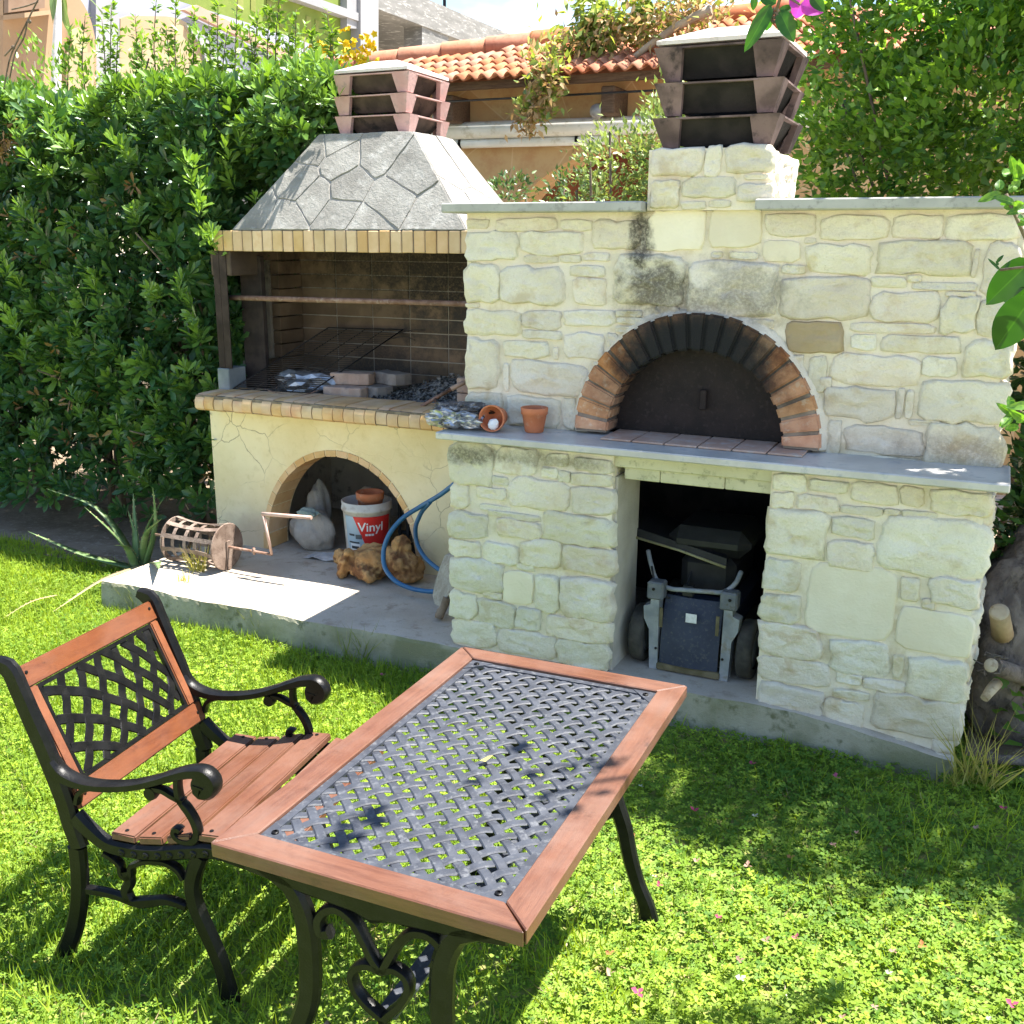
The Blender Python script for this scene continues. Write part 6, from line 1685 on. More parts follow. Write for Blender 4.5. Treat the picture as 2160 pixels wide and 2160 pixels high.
tuft(640, 1350, .0, 22, .15, 'dark grass tuft where the slab edge turns shady', .15)
tuft(870, 1400, .0, 20, .13, 'grass tuft at the slab edge near the table corner', .25)
tuft(275, 1290, .0, 26, .13, 'grass tuft at the slab corner below the aloe', .35)
tuft(2040, 1650, .0, 40, .26, 'wispy dry grass at the foot of the stone pier', .7, (.1, 0))
tuft(2085, 1665, .0, 26, .30, 'long arching dry stems beside the old trunk', .8, (.2, 0))
tuft(2010, 1660, .0, 24, .13, 'short dry grass under the corner stone', .6)
iv = thing('broad_leaf_weed', tuple(onz(2140, 1560, 0)), 'low weed with broad dark leaves by the old trunk', 'weed')
nn_ = 46; c = onz(2150, 1570, .0); D = rdir(nn_, -.2, .6) + np.array([-.3, -.4, .2])
scatter('leaves', LEAF_EL, c + np.stack([RNG.normal(0, .06, nn_), RNG.normal(-.02, .05, nn_), RNG.uniform(.02, .26, nn_)], 1), D, RNG.normal(0, .4, (nn_, 3))+np.array([0,-.5,1]), np.stack([RNG.uniform(.09, .14, nn_), RNG.uniform(.06, .09, nn_), RNG.uniform(.05, .08, nn_)], 1), np.clip(RNG.normal(.3, .1, nn_), 0, 1), M_RIGHT, iv)

# ---------------------------------------------------------------- bougainvillea: sprigs hanging into view
def big_leaf(base, tip, width, normal, mat, par, name='leaf', fold=.25, curl=.12):
    base, tip = np.array(base), np.array(tip); d = tip-base; L_ = np.linalg.norm(d); d = d/L_
    sd = unit(np.cross(d, normal)); nu_ = np.cross(sd, d)
    V = []; n_ = 10
    for i in range(n_+1):
        t = i/n_; w = width*(math.sin(min(1, t*1.25)**.75*math.pi)**.8 if t < .8 else math.sin(math.pi)*0 + (1-t)/.2*.42)
        w = width*max(0.0, (t**.55)*(1-t)**.85*2.05)
        c = base + d*L_*t - nu_*curl*L_*t*t
        for a in (-1, -.5, -.07, 0, .07, .5, 1):
            V.append(c + sd*w*.5*a + nu_*fold*w*.5*(abs(a)**1.4) + nu_*.02*L_*math.sin(t*9+a*2)*abs(a))
    F = [(i*7+j, i*7+j+1, (i+1)*7+j+1, (i+1)*7+j) for i in range(n_) for j in range(6)]
    o = MB().add(V, F, True).build(name, mat, par, fixn=False)
    at = o.data.attributes.new('tint', 'FLOAT', 'POINT'); t0_ = random.uniform(.1, .35); at.data.foreach_set('value', [1.0 if q % 7 == 3 else t0_ + .12*math.sin(q//7*2.6) + random.uniform(-.06, .06) for q in range(len(V))])
    return o
M_BOUG = leaf_mat('bougainvillea_leaf', (.022, .085, .008), (.06, .17, .02), .40, (1.3, 1.5, .5), .42, .45)
M_BRACT = leaf_mat('magenta_bract', (.50, .06, .42), (.62, .13, .52), .45, (1.3, .8, 1.2), .55, .3)
bg1 = thing('bougainvillea_sprig', tuple(atd(1640, 10, 1.55)), 'hanging bougainvillea sprig with pointed leaves and one magenta flower', 'sprig')
def z8(x, y, dd=1.5): return atd(1540 + x*.12422, y*.12422, dd)
tc_ = z8(780, 110)
for b, t, w in (((700,70),(240,870),300),((690,190),(575,600),200),((840,190),(1090,700),330),((780,60),(480,-120),250),((830,170),(1150,110),130),((1380,-80),(1600,190),230),((420,-60),(390,180),140)):
    dv = random.uniform(-.03, .05)
    big_leaf(z8(*b), z8(*t, 1.5+dv), w*.12422/FPX*1.5, -ray(1600, 50)+np.array([0,0,.25]), M_BOUG, bg1)
for b, t, w in (((1190,80),(1590,195),300),((1180,90),(1120,310),260),((1170,70),(1010,-30),260)):
    big_leaf(z8(*b), z8(*t), w*.12422/FPX*1.5, -ray(1650, 30)+np.array([0,0,.4]), M_BRACT, bg1, 'bract')
up1, up2 = np.array([-.10, 1.9, 2.45]), np.array([.25, 1.7, 2.75])
MB().tube(smooth_path([z8(790, 180), z8(780, 100), z8(830, -60), z8(900, -300), up1+np.array([.1, -.3, -.1]), up2], 18), np.linspace(.0022, .006, 18), 6).build('twig', M_BARK, bg1)
MB().tube(smooth_path([z8(830, -60), z8(1000, -30), z8(1190, 80)], 8), .0015, 5).build('twig', M_BARK, bg1)
for k in range(26):
    a = 6.28*k/26*2.4; p0 = z8(760, 190)*(1-k/26) + z8(740, 360)*(k/26) + np.array([math.cos(a), 0, math.sin(a)])*.004
    MB().lathe([(.0005, -.0025), (.0022, 0), (.0005, .0025)], p0, (0,0,1), 6).build('bud', M_PRIVBUD if 'M_PRIVBUD' in globals() else M_BARK, bg1)
bg2 = thing('bougainvillea_sprig', tuple(atd(2150, 640, 1.0)), 'large pointed green leaves reaching in before the wall end', 'sprig')
def z9(x, y, dd=1.0): return atd(2000 + x*.3209, 380 + y*.3209, dd)
M_BOUG2 = leaf_mat('near_leaf', (.016, .060, .008), (.035, .10, .012), .30, (1.3, 1.5, .5), .45, .4)
for b, t, w, dd in (((560,520),(225,828),230,1.0),((560,760),(290,1130),270,.98),((540,740),(340,790),120,1.02),((520,700),(430,830),90,1.0)):
    big_leaf(z9(*b, dd), z9(*t, dd+.02), w*.3209/FPX*1.0, -ray(2140, 620)+np.array([0,0,.25]), M_BOUG2, bg2)
MB().tube(smooth_path([z9(340, 590), z9(400, 620), z9(520, 700), z9(700, 640), np.array([.62, .85, 1.75]), np.array([.75, .9, 2.5])], 14), np.linspace(.0012, .004, 14), 5).build('twig', M_BARK, bg2)
for b, t, w in (((330,560),(315,530),18),((340,590),(260,510),22),((360,600),(410,530),26),((320,540),(365,490),26)):
    big_leaf(z9(*b), z9(*t), w*.3209/FPX, -ray(2140, 620)+np.array([0,0,.3]), M_BOUG2, bg2)
bg3 = thing('bougainvillea_sprig', tuple(atd(2150, 470, 1.9)), 'small-leaved green twig hanging over the end of the wall cap', 'sprig')
for k in range(40):
    q = (random.uniform(330, 520), random.uniform(-60, 340)) if k < 28 else (random.uniform(400, 540), random.uniform(1440, 1640))
    if k < 28 and q[0] < 420 and q[1] > 150: continue
    b = z9(*q, 1.9); t = b + np.array([random.uniform(-.035, .02), random.uniform(-.03, .02), random.uniform(-.025, .03)])
    big_leaf(b, t, .018, -ray(2140, 400)+np.array([random.uniform(-.5, .5), 0, random.uniform(0, 1)]), M_RIGHT, bg3)
MB().tube(smooth_path([z9(380, 90, 1.9), z9(450, 40, 1.9), z9(470, 250, 1.9), z9(560, 500, 1.9), z9(700, 300, 2.0), np.array([1.1, 1.9, 2.6])], 14), .003, 5).build('twig', M_BARK, bg3)
MB().tube(smooth_path([z9(430, 1500, 1.9), z9(500, 1560, 1.9), z9(640, 1400, 1.95), z9(700, 300, 2.0)], 10), .003, 5).build('twig', M_BARK, bg3)
# the boughs they hang from, above the frame, dapple the table
bo = shrub('bougainvillea_bough', (.9, 2.75, 3.0), 'bougainvillea bough arching over the garden table', 'bough', [((.12, 2.15, 2.72), (.13, .12, .06)), ((.60, 2.45, 2.9), (.2, .2, .1)), ((-.27, 1.74, 2.62), (.05, .05, .03))], 90, .055, LEAF_EL, M_BOUG, (.4, .2), 0, .1, 2, shell=.0, wid=1.6)

# ---------------------------------------------------------------- fallen petals and leaves on the lawn
def z7(x, y): return (1100 + x*.54865, 1500 + y*.54865)
M_PINK = leaf_mat('fallen_pink', (.30, .035, .10), (.40, .10, .18), .3, (1.2, .8, .9), .7, .2)
M_PALE = leaf_mat('fallen_pale', (.34, .19, .15), (.42, .27, .22), .3, (1.1, 1, .9), .8, .2)
M_ORNG = leaf_mat('fallen_orange', (.38, .15, .055), (.44, .21, .09), .3, (1.1, 1, .7), .8, .2)
M_WHTE = leaf_mat('fallen_white', (.40, .40, .32), (.46, .46, .38), .3, (1, 1, .9), .8, .2)
FALL = [((665,385),'p'),((900,405),'w'),((530,670),'p'),((675,580),'l'),((870,595),'l'),((1035,565),'o'),((760,795),'p'),((1055,875),'p'),((840,960),'l'),((845,1030),'w'),((450,1085),'p'),((340,1010),'l'),((1430,925),'l'),((1540,905),'o'),
        ((1415,1010),'w'),((1360,1140),'l'),((1885,1130),'p'),((1235,1180),'l'),((1800,1185),'w'),((1750,450),'l'),((1855,375),'p'),((885,205),'p'),((1210,255),'p'),((460,290),'w'),((940,885),'l'),((340,935),'o'),((430,485),'o'),((1290,470),'l'),((1200,515),'l'),((-535,-137),'p'),((-225,690),'l')]
KIND = {'p': (M_PINK, 'deep pink fallen bougainvillea bract on the lawn', 'pink bracts fallen on the lawn'), 'l': (M_PALE, 'faded pale fallen bract on the lawn', 'faded bracts fallen on the lawn'),
        'o': (M_ORNG, 'dry orange fallen leaf on the lawn', 'orange leaves fallen on the lawn'), 'w': (M_WHTE, 'whitish fallen petal on the lawn', 'whitish petals fallen on the lawn')}
for (x_, y_), k in FALL:
    c = onz(*z7(x_, y_), .035); mt_, lb, gp_ = KIND[k]
    mb = MB(); r_ = random.uniform(.010, .016)*(1 if k == 'p' else .8); a0 = random.uniform(0, 6)
    for q in range(3):
        a = a0 + q*2.1; d = np.array([math.cos(a), math.sin(a), random.uniform(.1, .8)]); s_ = np.array([-math.sin(a), math.cos(a), random.uniform(-.3, .3)])
        mb.add([c, c + d*r_*.5 + s_*r_*.45, c + d*r_*1.1, c + d*r_*.5 - s_*r_*.45 + np.array([0,0,.004])], [(0,1,2), (0,2,3)], False)
    o = mb.build('fallen_bract', mt_, None, fixn=False)
    at = o.data.attributes.new('tint', 'FLOAT', 'POINT'); at.data.foreach_set('value', [random.uniform(0, 1)]*len(o.data.vertices))
    tag(o, lb, 'petal', gp_)
c = onz(1025, 1605, TZ-.003)
o = MB().add([c+np.array(q) for q in ((-.012,-.004,0),(0,.010,.006),(.013,.006,.012),(.004,-.010,.004))], [(0,1,2), (0,2,3)]).build('fallen_leaf', leaf_mat('yellow_leaf', (.55,.50,.16), (.62,.56,.22), .3), None, fixn=False)
tag(o, 'small yellow leaf lying on the woven table top', 'leaf')
# ================================================================== tiled house behind
house = thing('house', (-3.0, 7.6, 0), 'low ochre stone house with terracotta tiled roof behind the barbecue', 'house')
YE, ZE = 7.0, 2.72; SL = math.radians(21); YW = 7.42
M_OCH = None
mt, nt, bs, out = nodes('ochre_stone_facing')
p = pos(nt)
vo = node(nt, 'ShaderNodeTexVoronoi', Scale=2.6); nt.links.new(p, vo.inputs['Vector'])
ve = node(nt, 'ShaderNodeTexVoronoi', Scale=2.6); ve.feature = 'DISTANCE_TO_EDGE'; nt.links.new(p, ve.inputs['Vector'])
sp_ = nt.nodes.new('ShaderNodeSeparateColor'); nt.links.new(vo.outputs['Color'], sp_.inputs[0])
col = mix(nt, sp_.outputs[0], (.46, .29, .14), (.56, .40, .22))
col = mix(nt, rng(nt, noise(nt, p, 6, 6, .7), .45, .7, 0, .7), col, (.42, .22, .10))
col = mix(nt, rng(nt, ve.outputs['Distance'], .018, .006, 0, .6), col, (.60, .45, .29))
nt.links.new(col, bs.inputs['Base Color']); bs.inputs['Roughness'].default_value = .85
bp = nt.nodes.new('ShaderNodeBump'); bp.inputs['Strength'].default_value = .3; nt.links.new(noise(nt, p, 14, 6), bp.inputs['Height']); nt.links.new(bp.outputs[0], bs.inputs['Normal'])
M_OCH = mt
hx0, hx1 = -5.15, 1.6
acx, arx, az0, arz = -2.55, 1.05, 1.35, .92                    # big arch of the porch
w = MB(); xs = np.linspace(acx-arx, acx+arx, 33)
w.add([(hx0,YW,0),(acx-arx,YW,0),(acx-arx,YW,2.85),(hx0,YW,2.85)], [(0,1,2,3)]); w.add([(acx+arx,YW,0),(hx1,YW,0),(hx1,YW,2.85),(acx+arx,YW,2.85)], [(0,1,2,3)])
az = lambda x: az0 + arz*math.sqrt(max(0, 1-((x-acx)/arx)**2))
for a, b in zip(xs[:-1], xs[1:]):
    w.add([(a,YW,az(a)),(b,YW,az(b)),(b,YW,2.85),(a,YW,2.85)], [(0,1,2,3)])
    w.add([(a,YW,az(a)),(b,YW,az(b)),(b,YW+.35,az(b)),(a,YW+.35,az(a))], [(0,1,2,3)])
w.add([(hx0,YW,0),(hx0,YW,2.85),(hx0,11,2.85),(hx0,11,0)], [(0,1,2,3)])
w.build('wall', M_OCH, house)
MB().box((acx-arx-.3, YW+1.2, 0), (acx+arx+.3, YW+1.25, 2.8)).build('porch_back', mottled('red_brown_wall', (.16, .06, .035), (.20, .085, .05), 3, .9, .2, 30), house)
M_BEAM = mottled('dark_timber', (.075, .045, .03), (.12, .08, .055), 10, .8, .4, 50, stretch=(1, 8, 8))
MB().box((hx0-.1, YE+.06, ZE-.055), (hx1, YE+.12, ZE-.005)).build('fascia', M_BEAM, house)
for px_ in (945, 1285):
    c = ony(px_, 190, YE+.14)
    MB().bbox((c[0]-.055, YE+.125, ZE-.26), (c[0]+.045, YW-.005, ZE-.075), .01).build('rafter_end', M_BEAM, house)
    lm = MB().lathe([(.0005, 0), (.045, 0), (.05, .06), (.02, .09), (.0005, .09)], (c[0]-.09, YE+.2, ZE-.22), (0, -1, -.3), 14).build('spot_lamp', mottled('grey_lamp', (.2, .2, .21), (.3, .3, .31), 20, .5, 0, 1), house)
MB().tube([(hx0, YE+.05, ZE-.13), ((hx0+hx1)/2, YE+.05, ZE-.135), (hx1, YE+.05, ZE-.12)], .008, 5).build('cable', MAT['black_plastic'], house)
PIPE = mottled('white_pvc', (.62, .62, .59), (.70, .70, .68), 5, .5, .1, 40, c3=(.5, .48, .42), s3=12)
z1 = ony(1166, 268, YW-.09)[2]; z2 = ony(1166, 293, YW-.09)[2]
pipe1 = MB().tube([(hx0-.2, YW-.09, z1+.012), (-1.2, YW-.09, z1-.02)], .062, 14).build('gutter_pipe', PIPE, house)
pipe2 = MB().tube([(hx0-.2, YW-.075, z2), (-2.6, YW-.075, z2-.02)], .032, 12).build('gutter_pipe', PIPE, house)
for xx in (-3.85, -2.9):
    MB().lathe([(.036, -.012), (.037, 0), (.036, .012)], (xx, YW-.075, z2-.008), (1,0,0), 12).build('bracket', MAT['iron'], house)
# roof deck and S tiles, each one a tile
M_TILE = mottled('clay_tile', (.36, .130, .066), (.43, .185, .105), 6, .85, .15, 60, rnd=.10, c3=(.30, .10, .05), s3=14, hue=.01)
rf = MB()
def rp(x, s): return (x, YE + s*math.cos(SL), ZE + s*math.sin(SL))
rf.extrude([rp(hx0-.2, .14), rp(hx1, .14), rp(hx1, 1.75), rp(-2.0, 1.42), rp(-3.3, 1.08), rp(-4.6, .76), rp(hx0-.2, .58)], (0, .02, -.05))
roof = rf.build('roof', mottled('roof_deck', (.30, .12, .07), (.36, .15, .085), 5, .9, .1, 40), house)
tw, tl = .20, .20
tm_ = MB(); V = []
nprof = 17
for i, s_ in enumerate((0, .5, 1.0)):
    for th in (0, 1):
        for j in range(nprof):
            u = j/(nprof-1)
            h = .042*math.cos((u-.28)*2*math.pi) if u < .78 else .042*math.cos(.5*2*math.pi)
            h = .019*math.cos((u-.15)*4*math.pi)
            V.append(((u-.02)*tw*1.03, s_*(tl+.05), h + .030 - s_*.018 - th*.011))
F = []
for i in range(2):
    for j in range(nprof-1):
        a = i*2*nprof + j
        F.append((a, a+1, a+1+2*nprof, a+2*nprof)); F.append((a+nprof+1, a+nprof, a+nprof+2*nprof, a+nprof+1+2*nprof))
for j in range(nprof-1): F.append((j+1, j, j+nprof, j+1+nprof))
tm_.add(V, F, True)
me_t = meshdata('roof_tile', tm_, M_TILE)
def hip_s(x):                                         # how far up the slope the hip lets the tiles run
    return max(0.0, min(1.6, .74 + (x + 4.6)*.25))
cnt_t = 0
for r_ in range(7):
    for c_ in range(24):
        x = hx0 - .15 + c_*tw
        if (r_+.75)*tl > hip_s(x + tw*.5): continue
        if x > .2: continue
        put('roof_tile', me_t, roof, rp(x, r_*tl - .05), (SL, 0, random.uniform(-.008, .008))); cnt_t += 1
# ridge caps up the hip
me_r = meshdata('ridge_tile', MB().lathe([(.085, 0), (.075, .38), (.062, .38), (.070, 0), (.085, 0)], (0,0,0), (1,0,0), 14), M_TILE)
hp0 = np.array(rp(hx0-.15, 0.02)) + np.array([0,0,.06])
hA, hB = np.array(rp(-4.6, .80)) + np.array([0, 0, .02]), np.array(rp(-3.3, 1.12)) + np.array([0, 0, .02])
hd_ = (hB-hA)/np.linalg.norm(hB-hA)
for k in range(-3, 9):
    p_ = hA + hd_*k*.36
    put('ridge_tile', me_r, roof, p_, (0, -math.asin(hd_[2]), math.atan2(hd_[1], hd_[0])))
# dry and green creeper over the roof
M_DRY = leaf_mat('dry_creeper', (.36, .23, .10), (.55, .42, .24), .3, (1.2, 1.1, .8), .8, .2)
M_CREEP = leaf_mat('green_creeper', (.12, .20, .04), (.42, .52, .12), .35)
cre = thing('creeper', tuple(ony(1300, 110, 7.3)), 'dry straw-coloured creeper trailing over the tiled roof', 'creeper')
rng_pts = [(1180,120,.5),(1210,110,.6),(1240,90,.5),(1280,95,.6),(1320,80,.5),(1360,70,.6),(1400,50,.6),(1440,40,.6),(1290,60,.3),(1350,40,.4),(1410,20,.5),(1450,10,.5),(1160,140,.4),(1490,20,.4)]
Pd, Pg = [], []
for (px_, py_, s_) in rng_pts:
    c = ony(px_, py_, 7.35)
    Pd.append(c + RNG.normal(0, 1, (80, 3))*np.array([.13, .10, .06])); Pg.append(c + np.array([0, .05, .06]) + RNG.normal(0, 1, (60, 3))*np.array([.14, .12, .09]))
for k, (px_, py_) in enumerate(((1150,150),(1140,175),(1145,200),(1130,220),(1120,240),(1110,255),(1160,165),(1125,250))):
    c = ony(px_, py_, 6.9); Pd.append(c + RNG.normal(0, 1, (55, 3))*np.array([.05, .05, .06])); Pg.append(c + np.array([.03, .02, .05]) + RNG.normal(0, 1, (40, 3))*np.array([.07, .05, .06]))
Pd, Pg = np.vstack(Pd), np.vstack(Pg)
f = scatter('dry_leaves', LEAF_EL, Pd, rdir(len(Pd)) + np.array([0,-.2,-.3]), RNG.normal(0, .6, (len(Pd), 3))+np.array([0,0,1]), RNG.uniform(.045, .08, len(Pd)), RNG.uniform(0, 1, len(Pd)), M_DRY, cre); tag(f, kind='stuff')
f = scatter('green_leaves', LEAF_EL, Pg, rdir(len(Pg)), RNG.normal(0, .6, (len(Pg), 3))+np.array([0,0,1]), RNG.uniform(.05, .09, len(Pg)), RNG.uniform(0, 1, len(Pg)), M_CREEP, cre); tag(f, kind='stuff')
for px_, y0_, y1_ in ((1230, 110, 0), (1255, 90, -15), (1345, 60, -20), (1270, 80, 10)):
    pth = smooth_path([ony(px_, y0_, 7.35), ony(px_+6, (y0_+y1_)/2, 7.35), ony(px_-4, y1_, 7.35)], 10)
    MB().tube(pth, np.linspace(.012, .004, 10), 5).build('shoot', M_BARK, cre)
    m_ = 130; i0 = RNG.integers(0, 10, m_); P = pth[i0] + RNG.normal(0, .05, (m_, 3))
    scatter('shoot_leaves', LEAF_LONG, P, rdir(m_, -.9, .2), RNG.normal(0, .5, (m_, 3))+np.array([0,0,1]), np.stack([RNG.uniform(.08, .14, m_)*1.6, RNG.uniform(.09, .14, m_), RNG.uniform(.09, .14, m_)], 1), RNG.uniform(.1, .9, m_), M_CREEP, cre)
MB().tube(smooth_path([ony(1500, 20, 7.25), ony(1430, 55, 7.25), ony(1370, 95, 7.25), ony(1330, 125, 7.25), ony(1240, 130, 7.25)], 14), np.linspace(.035, .012, 14), 8).build('branch', mottled('pale_bark', (.28, .22, .16), (.36, .30, .23), 12, .9, .5, 50), cre)
# flat rubble coping stones seen over the oven wall
cs_o = thing('rubble_coping', (-1.9, 5.2, 0), 'warm sandstone slabs lying flat behind the oven wall cap', 'coping')
MB().box((-2.6, 5.0, 0), (-1.15, 5.4, 1.66)).build('wall', MAT['mortar'], cs_o)
for k, (x0_, x1_) in enumerate(((-2.45, -1.98), (-1.97, -1.72), (-1.70, -1.32))):
    stone_mesh(((x0_+x1_)/2, 5.18, 1.70), (1,0,0), (0,1,0), (0,0,1), x1_-x0_, .50, .05, False, 700+k).build('stone', MAT['tile'] if k == 0 else MAT['stone_brown'], cs_o)

# ================================================================== apartment block: facade in a plane x = const
XF = -16.0
def fx(px_, py_): return onx(px_, py_, XF)
apt = thing('apartment_block', (XF, 22, 0), 'lime green and white apartment block with an unfinished concrete upper floor', 'building')
M_LIME = mottled('lime_render', (.13, .175, .03), (.155, .20, .038), 3, .9, .1, 20)
M_WHITE = mottled('white_render', (.24, .24, .25), (.28, .28, .29), 1.5, .85, .05, 20)
M_LILAC = mottled('cool_white_render', (.25, .26, .33), (.29, .30, .37), 1.0, .85, .05, 20)
M_RAW = mottled('raw_concrete', (.15, .148, .14), (.20, .196, .188), 1.2, .9, .2, 12, stretch=(1, 1, 5), c3=(.40, .39, .37), s3=4)
M_PINKW = mottled('salmon_trim', (.33, .20, .15), (.37, .24, .185), 2, .85, .1, 20)
def facade(quad, name, mat, dx=0.0, th=.3, par=apt):
    """quad of photo pixels on the facade plane, pushed out by dx"""
    P = [fx(*q) + np.array([dx, 0, 0]) for q in quad]
    return MB().extrude(P, (-th, 0, 0)).build(name, mat, par)
# lime wall (level lines run to the same vanishing point)
def lv(py_at, px_at, px_): 
    """photo height at px_ of a level line that passes (px_at, py_at)"""
    z = fx(px_at, py_at)[2]; d0 = fx(px_at, py_at); lo, hi = -2000, 2000
    y = fx(px_, 0)[1]
    # march: find py with that z at column px_
    a, b = -1500.0, 1500.0
    for _ in range(50):
        mm = (a+b)/2
        if fx(px_, mm)[2] > z: a = mm
        else: b = mm
    return (a+b)/2
facade([(200, lv(60, 470, 200)), (776, lv(60, 470, 776)), (776, lv(60, 640, 776)-400), (200, lv(60, 640, 200)-700)], 'lime_wall', M_LIME)
for q0, q1, y0, y1 in ((528, 538, -6, 22), (500, 512, -20, 18), (562, 572, 0, 40), (588, 596, 3, 55), (645, 655, 33, 74), (664, 672, 41, 78)):
    facade([(q0, y1), (q1, y1+4), (q1, y0+4), (q0, y0)], 'window_slot', mottled('olive_shade', (.16, .18, .04), (.2, .22, .06), 3, .9, 0, 1), .02, .05)
# white slab edge above, railing, white columns
facade([(560, lv(12, 640, 560)), (778, lv(12, 640, 778)), (778, lv(-6, 640, 778)), (560, lv(-6, 640, 560))], 'floor_slab', M_WHITE, .25, .5)
facade([(640, lv(-8, 640, 640)), (728, lv(-8, 640, 728)), (728, lv(-60, 640, 728)), (640, lv(-60, 640, 640))], 'balcony_panel', M_PINKW, -.2, .1)
facade([(718, 60), (740, 62), (740, -80), (718, -80)], 'column', M_WHITE, .2, .3)
facade([(740, 160), (778, 170), (778, -80), (740, -80)], 'column', M_WHITE, .3, .5)
# raw frame: beam, post, soffit
facade([(776, lv(14, 776, 776)), (1100, lv(14, 776, 1100)), (1100, lv(-52, 776, 1100)), (776, lv(-52, 776, 776))], 'beam', M_RAW, .1, .6)
facade([(887, 200), (943, 205), (943, 60), (887, 55)], 'post', M_RAW, .05, .6)
facade([(776, 300), (1100, 320), (1100, lv(90, 776, 1100)), (776, lv(90, 776, 776))], 'parapet', mottled('shaded_concrete', (.34, .31, .28), (.42, .39, .35), 2, .9, .1, 20), -2.2, .3)
facade([(700, 300), (1200, 320), (1200, lv(-30, 776, 1200)), (700, lv(-30, 776, 700))], 'inner_wall', mottled('grey_block_wall', (.30, .275, .25), (.37, .34, .31), 2, .9, .2, 20), -4.5, .3)
za, zb_ = fx(776, -52)[2], fx(776, 14)[2]; ya, yb_ = fx(740, 0)[1], fx(1100, 0)[1]
MB().box((XF-6, ya, za-.25), (XF-.55, yb_+8, za-.02)).build('added_roof_slab', M_RAW, apt)  # unseen slab added so the open floor behind the frame is shaded
MB().box((XF-5.2, ya-.3, 0), (XF-.4, ya-.05, za-.26)).build('party_wall', M_RAW, apt)
o = fx(930, -40); MB().tube([fx(938, 42)+np.array([0,0,0]), fx(937, -60)], .05, 6).build('aerial', MAT['iron'], apt)
# ---- lower arcaded wing: lilac-white and peach walls with round arches
wing = thing('arcade_building', (-13.5, 13, 0), 'white and peach building with rounded arches beyond the hedge', 'building')
XG = -13.0
def gx(px_, py_): return onx(px_, py_, XG)
M_PEACH = mottled('peach_render', (.28, .18, .105), (.32, .215, .13), 1.5, .85, .1, 20)
M_SAND = mottled('sand_render', (.30, .22, .135), (.34, .26, .165), 1.5, .85, .1, 20)
def pan(quad, name, mat, dx, th=.2):
    P = [gx(*q) + np.array([dx, 0, 0]) for q in quad]
    return MB().extrude(P, (-th, 0, 0)).build(name, mat, wing)
pan([(-60, 260), (820, 320), (820, 150), (560, 60), (370, 0), (300, -120), (-60, -200)], 'upper_wall', M_LILAC, 0)
# peach wall whose edge is a quarter arch
pts = [(-60, 260), (140, 260)] + [(140 - 90*(1-math.cos(a))*1.0, 125 - 150*math.sin(a)) for a in np.linspace(0, 1.35, 14)] + [(-60, -60)]
pan(pts, 'peach_arch_wall', M_PEACH, .6)
pan([(60, 260), (118, 260), (118, 118), (60, 118)], 'planter', M_SAND, .75, .1)
pan([(78, 117), (110, 117), (108, 80), (92, 66), (76, 72)], 'lit_niche', mottled('yellow_niche', (.34, .29, .14), (.37, .32, .17), 2, .9, 0, 1), .7, .05)
# window hood and shutter top left
pan([(-60, 36), (18, 26), (18, -40), (-60, -40)], 'dark_window', mottled('brown_shutter', (.17, .11, .07), (.2, .135, .09), 6, .7, 0, 1), .7, .08)
pan([(-60, 50), (38, 38), (38, 30), (-60, 40)], 'window_sill', M_PEACH, 1.0, .5)
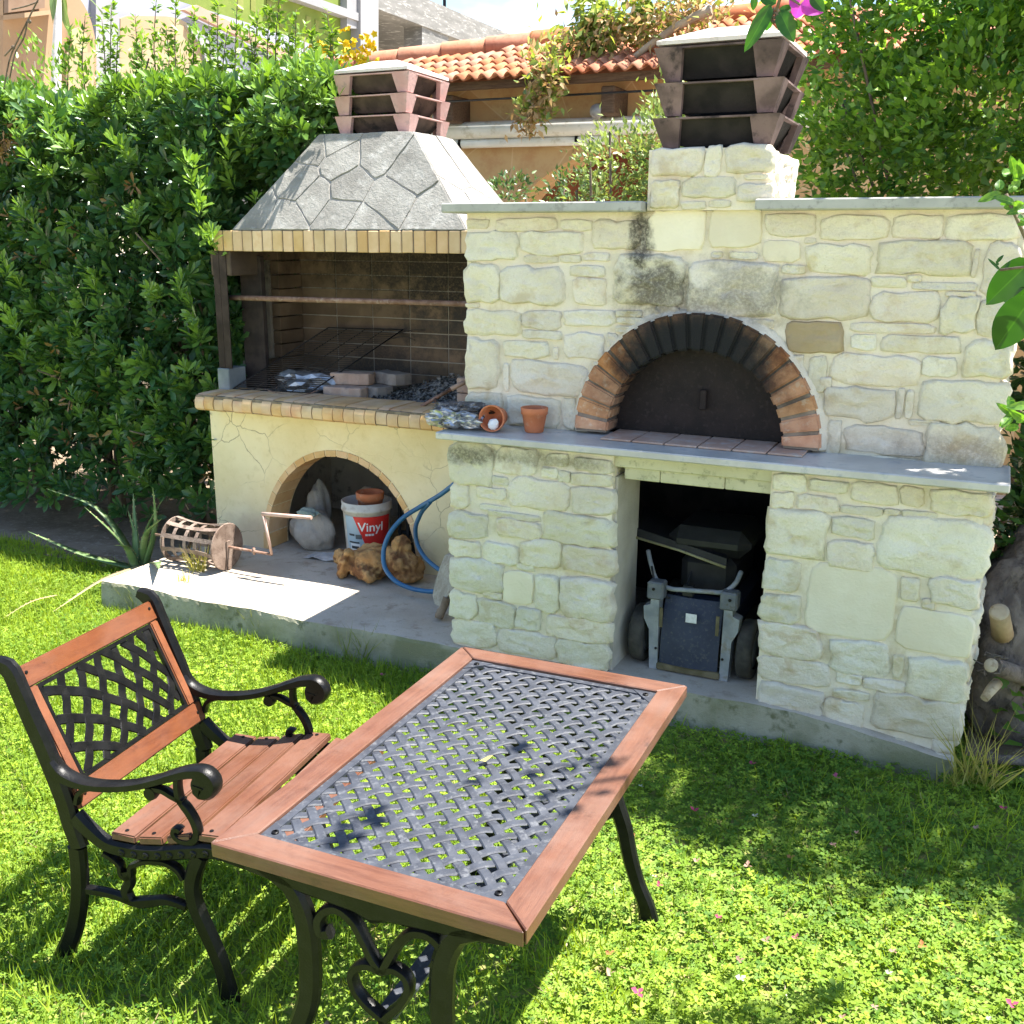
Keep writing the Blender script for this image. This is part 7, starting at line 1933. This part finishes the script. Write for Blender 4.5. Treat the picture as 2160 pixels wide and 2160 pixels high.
# arched opening in the middle, sand coloured inside, white jambs
pts = [(242, 260), (432, 280)] + [(432 - 95*(1-math.cos(a)), 130 - 95*math.sin(a)) for a in np.linspace(0.15, 1.5, 12)] + [(262, 34), (246, 40)]
pan(pts, 'arch_recess', M_SAND, .08, .1)
pan([(190, 260), (240, 260), (240, 40), (205, -30), (190, -30)], 'white_jamb', M_WHITE, .12, .15)
pan([(422, 280), (452, 280), (452, 120), (405, 62), (380, 55), (418, 105)], 'white_jamb', M_WHITE, .14, .15)
pan([(372, 22), (560, 112), (700, 180), (700, 168), (560, 92), (400, 12)], 'sloped_band', M_PINKW, .16, .1)
# thin pale trunk with strappy leaves in front of it
plm = thing('slender_palm', tuple(onx(118, 200, -8.5)*np.array([1,1,0])), 'slender pale ringed palm stem before the peach wall', 'palm')
def px8(a, b): return onx(a, b, -8.5)
MB().tube([px8(117, 300)*np.array([1,1,0]), px8(117, 300), px8(119, 120), px8(122, 40), px8(121, -40)], [.05, .05, .045, .035, .03], 10).build('stem', mottled('pale_palm_bark', (.50, .48, .45), (.60, .58, .55), 3, .85, .4, 20, stretch=(1, 1, 8), c3=(.36, .34, .32), s3=6), plm)
M_PALM = leaf_mat('palm_leaf', (.12, .20, .08), (.26, .34, .14), .3)
for (a, b), (c_, d_) in (((122,-40),(142,80)),((122,-60),(103,40)),((126,-60),(135,40)),((130,-50),(230,18)),((118,-60),(95,-20))):
    q = big_leaf(px8(a, b), px8(c_, d_), .10, np.array([.3, -.8, .4]), M_PALM, plm, 'frond', .3, .15)
# dead vine stems crossing the upper left corner
vn = thing('dry_vine', tuple(ony(20, 150, 4.0)), 'thin dry brown vine stems reaching above the hedge corner', 'vine')
for pth in ([(8, 190), (22, 120), (45, 70), (65, 30), (85, -10)], [(20, 165), (35, 105), (50, 80), (58, 45)], [(25, 20), (55, 13), (80, 4)], [(10, 118), (28, 98)]):
    MB().tube(smooth_path([ony(a, b, 4.05) for a, b in pth], 12), .004, 5).build('stem', M_BARK, vn)
for a, b in ((28, 100), (62, 45)):
    MB().lathe([(.0005, -.012), (.009, -.005), (.009, .005), (.0005, .012)], ony(a, b, 4.05), (0,0,1), 8).build('dry_bud', M_BARK, vn)
# garden wall behind the hedge so that daylight shows through its foot
gw = MB().bbox((-9, 6.7, 0), (-5.3, 6.9, 1.1), .01).build('garden_wall', mottled('cream_wall', (.55, .47, .36), (.62, .54, .42), 3, .9, .2, 30))
tag(gw, 'low cream garden wall glimpsed through the foot of the hedge', 'wall')
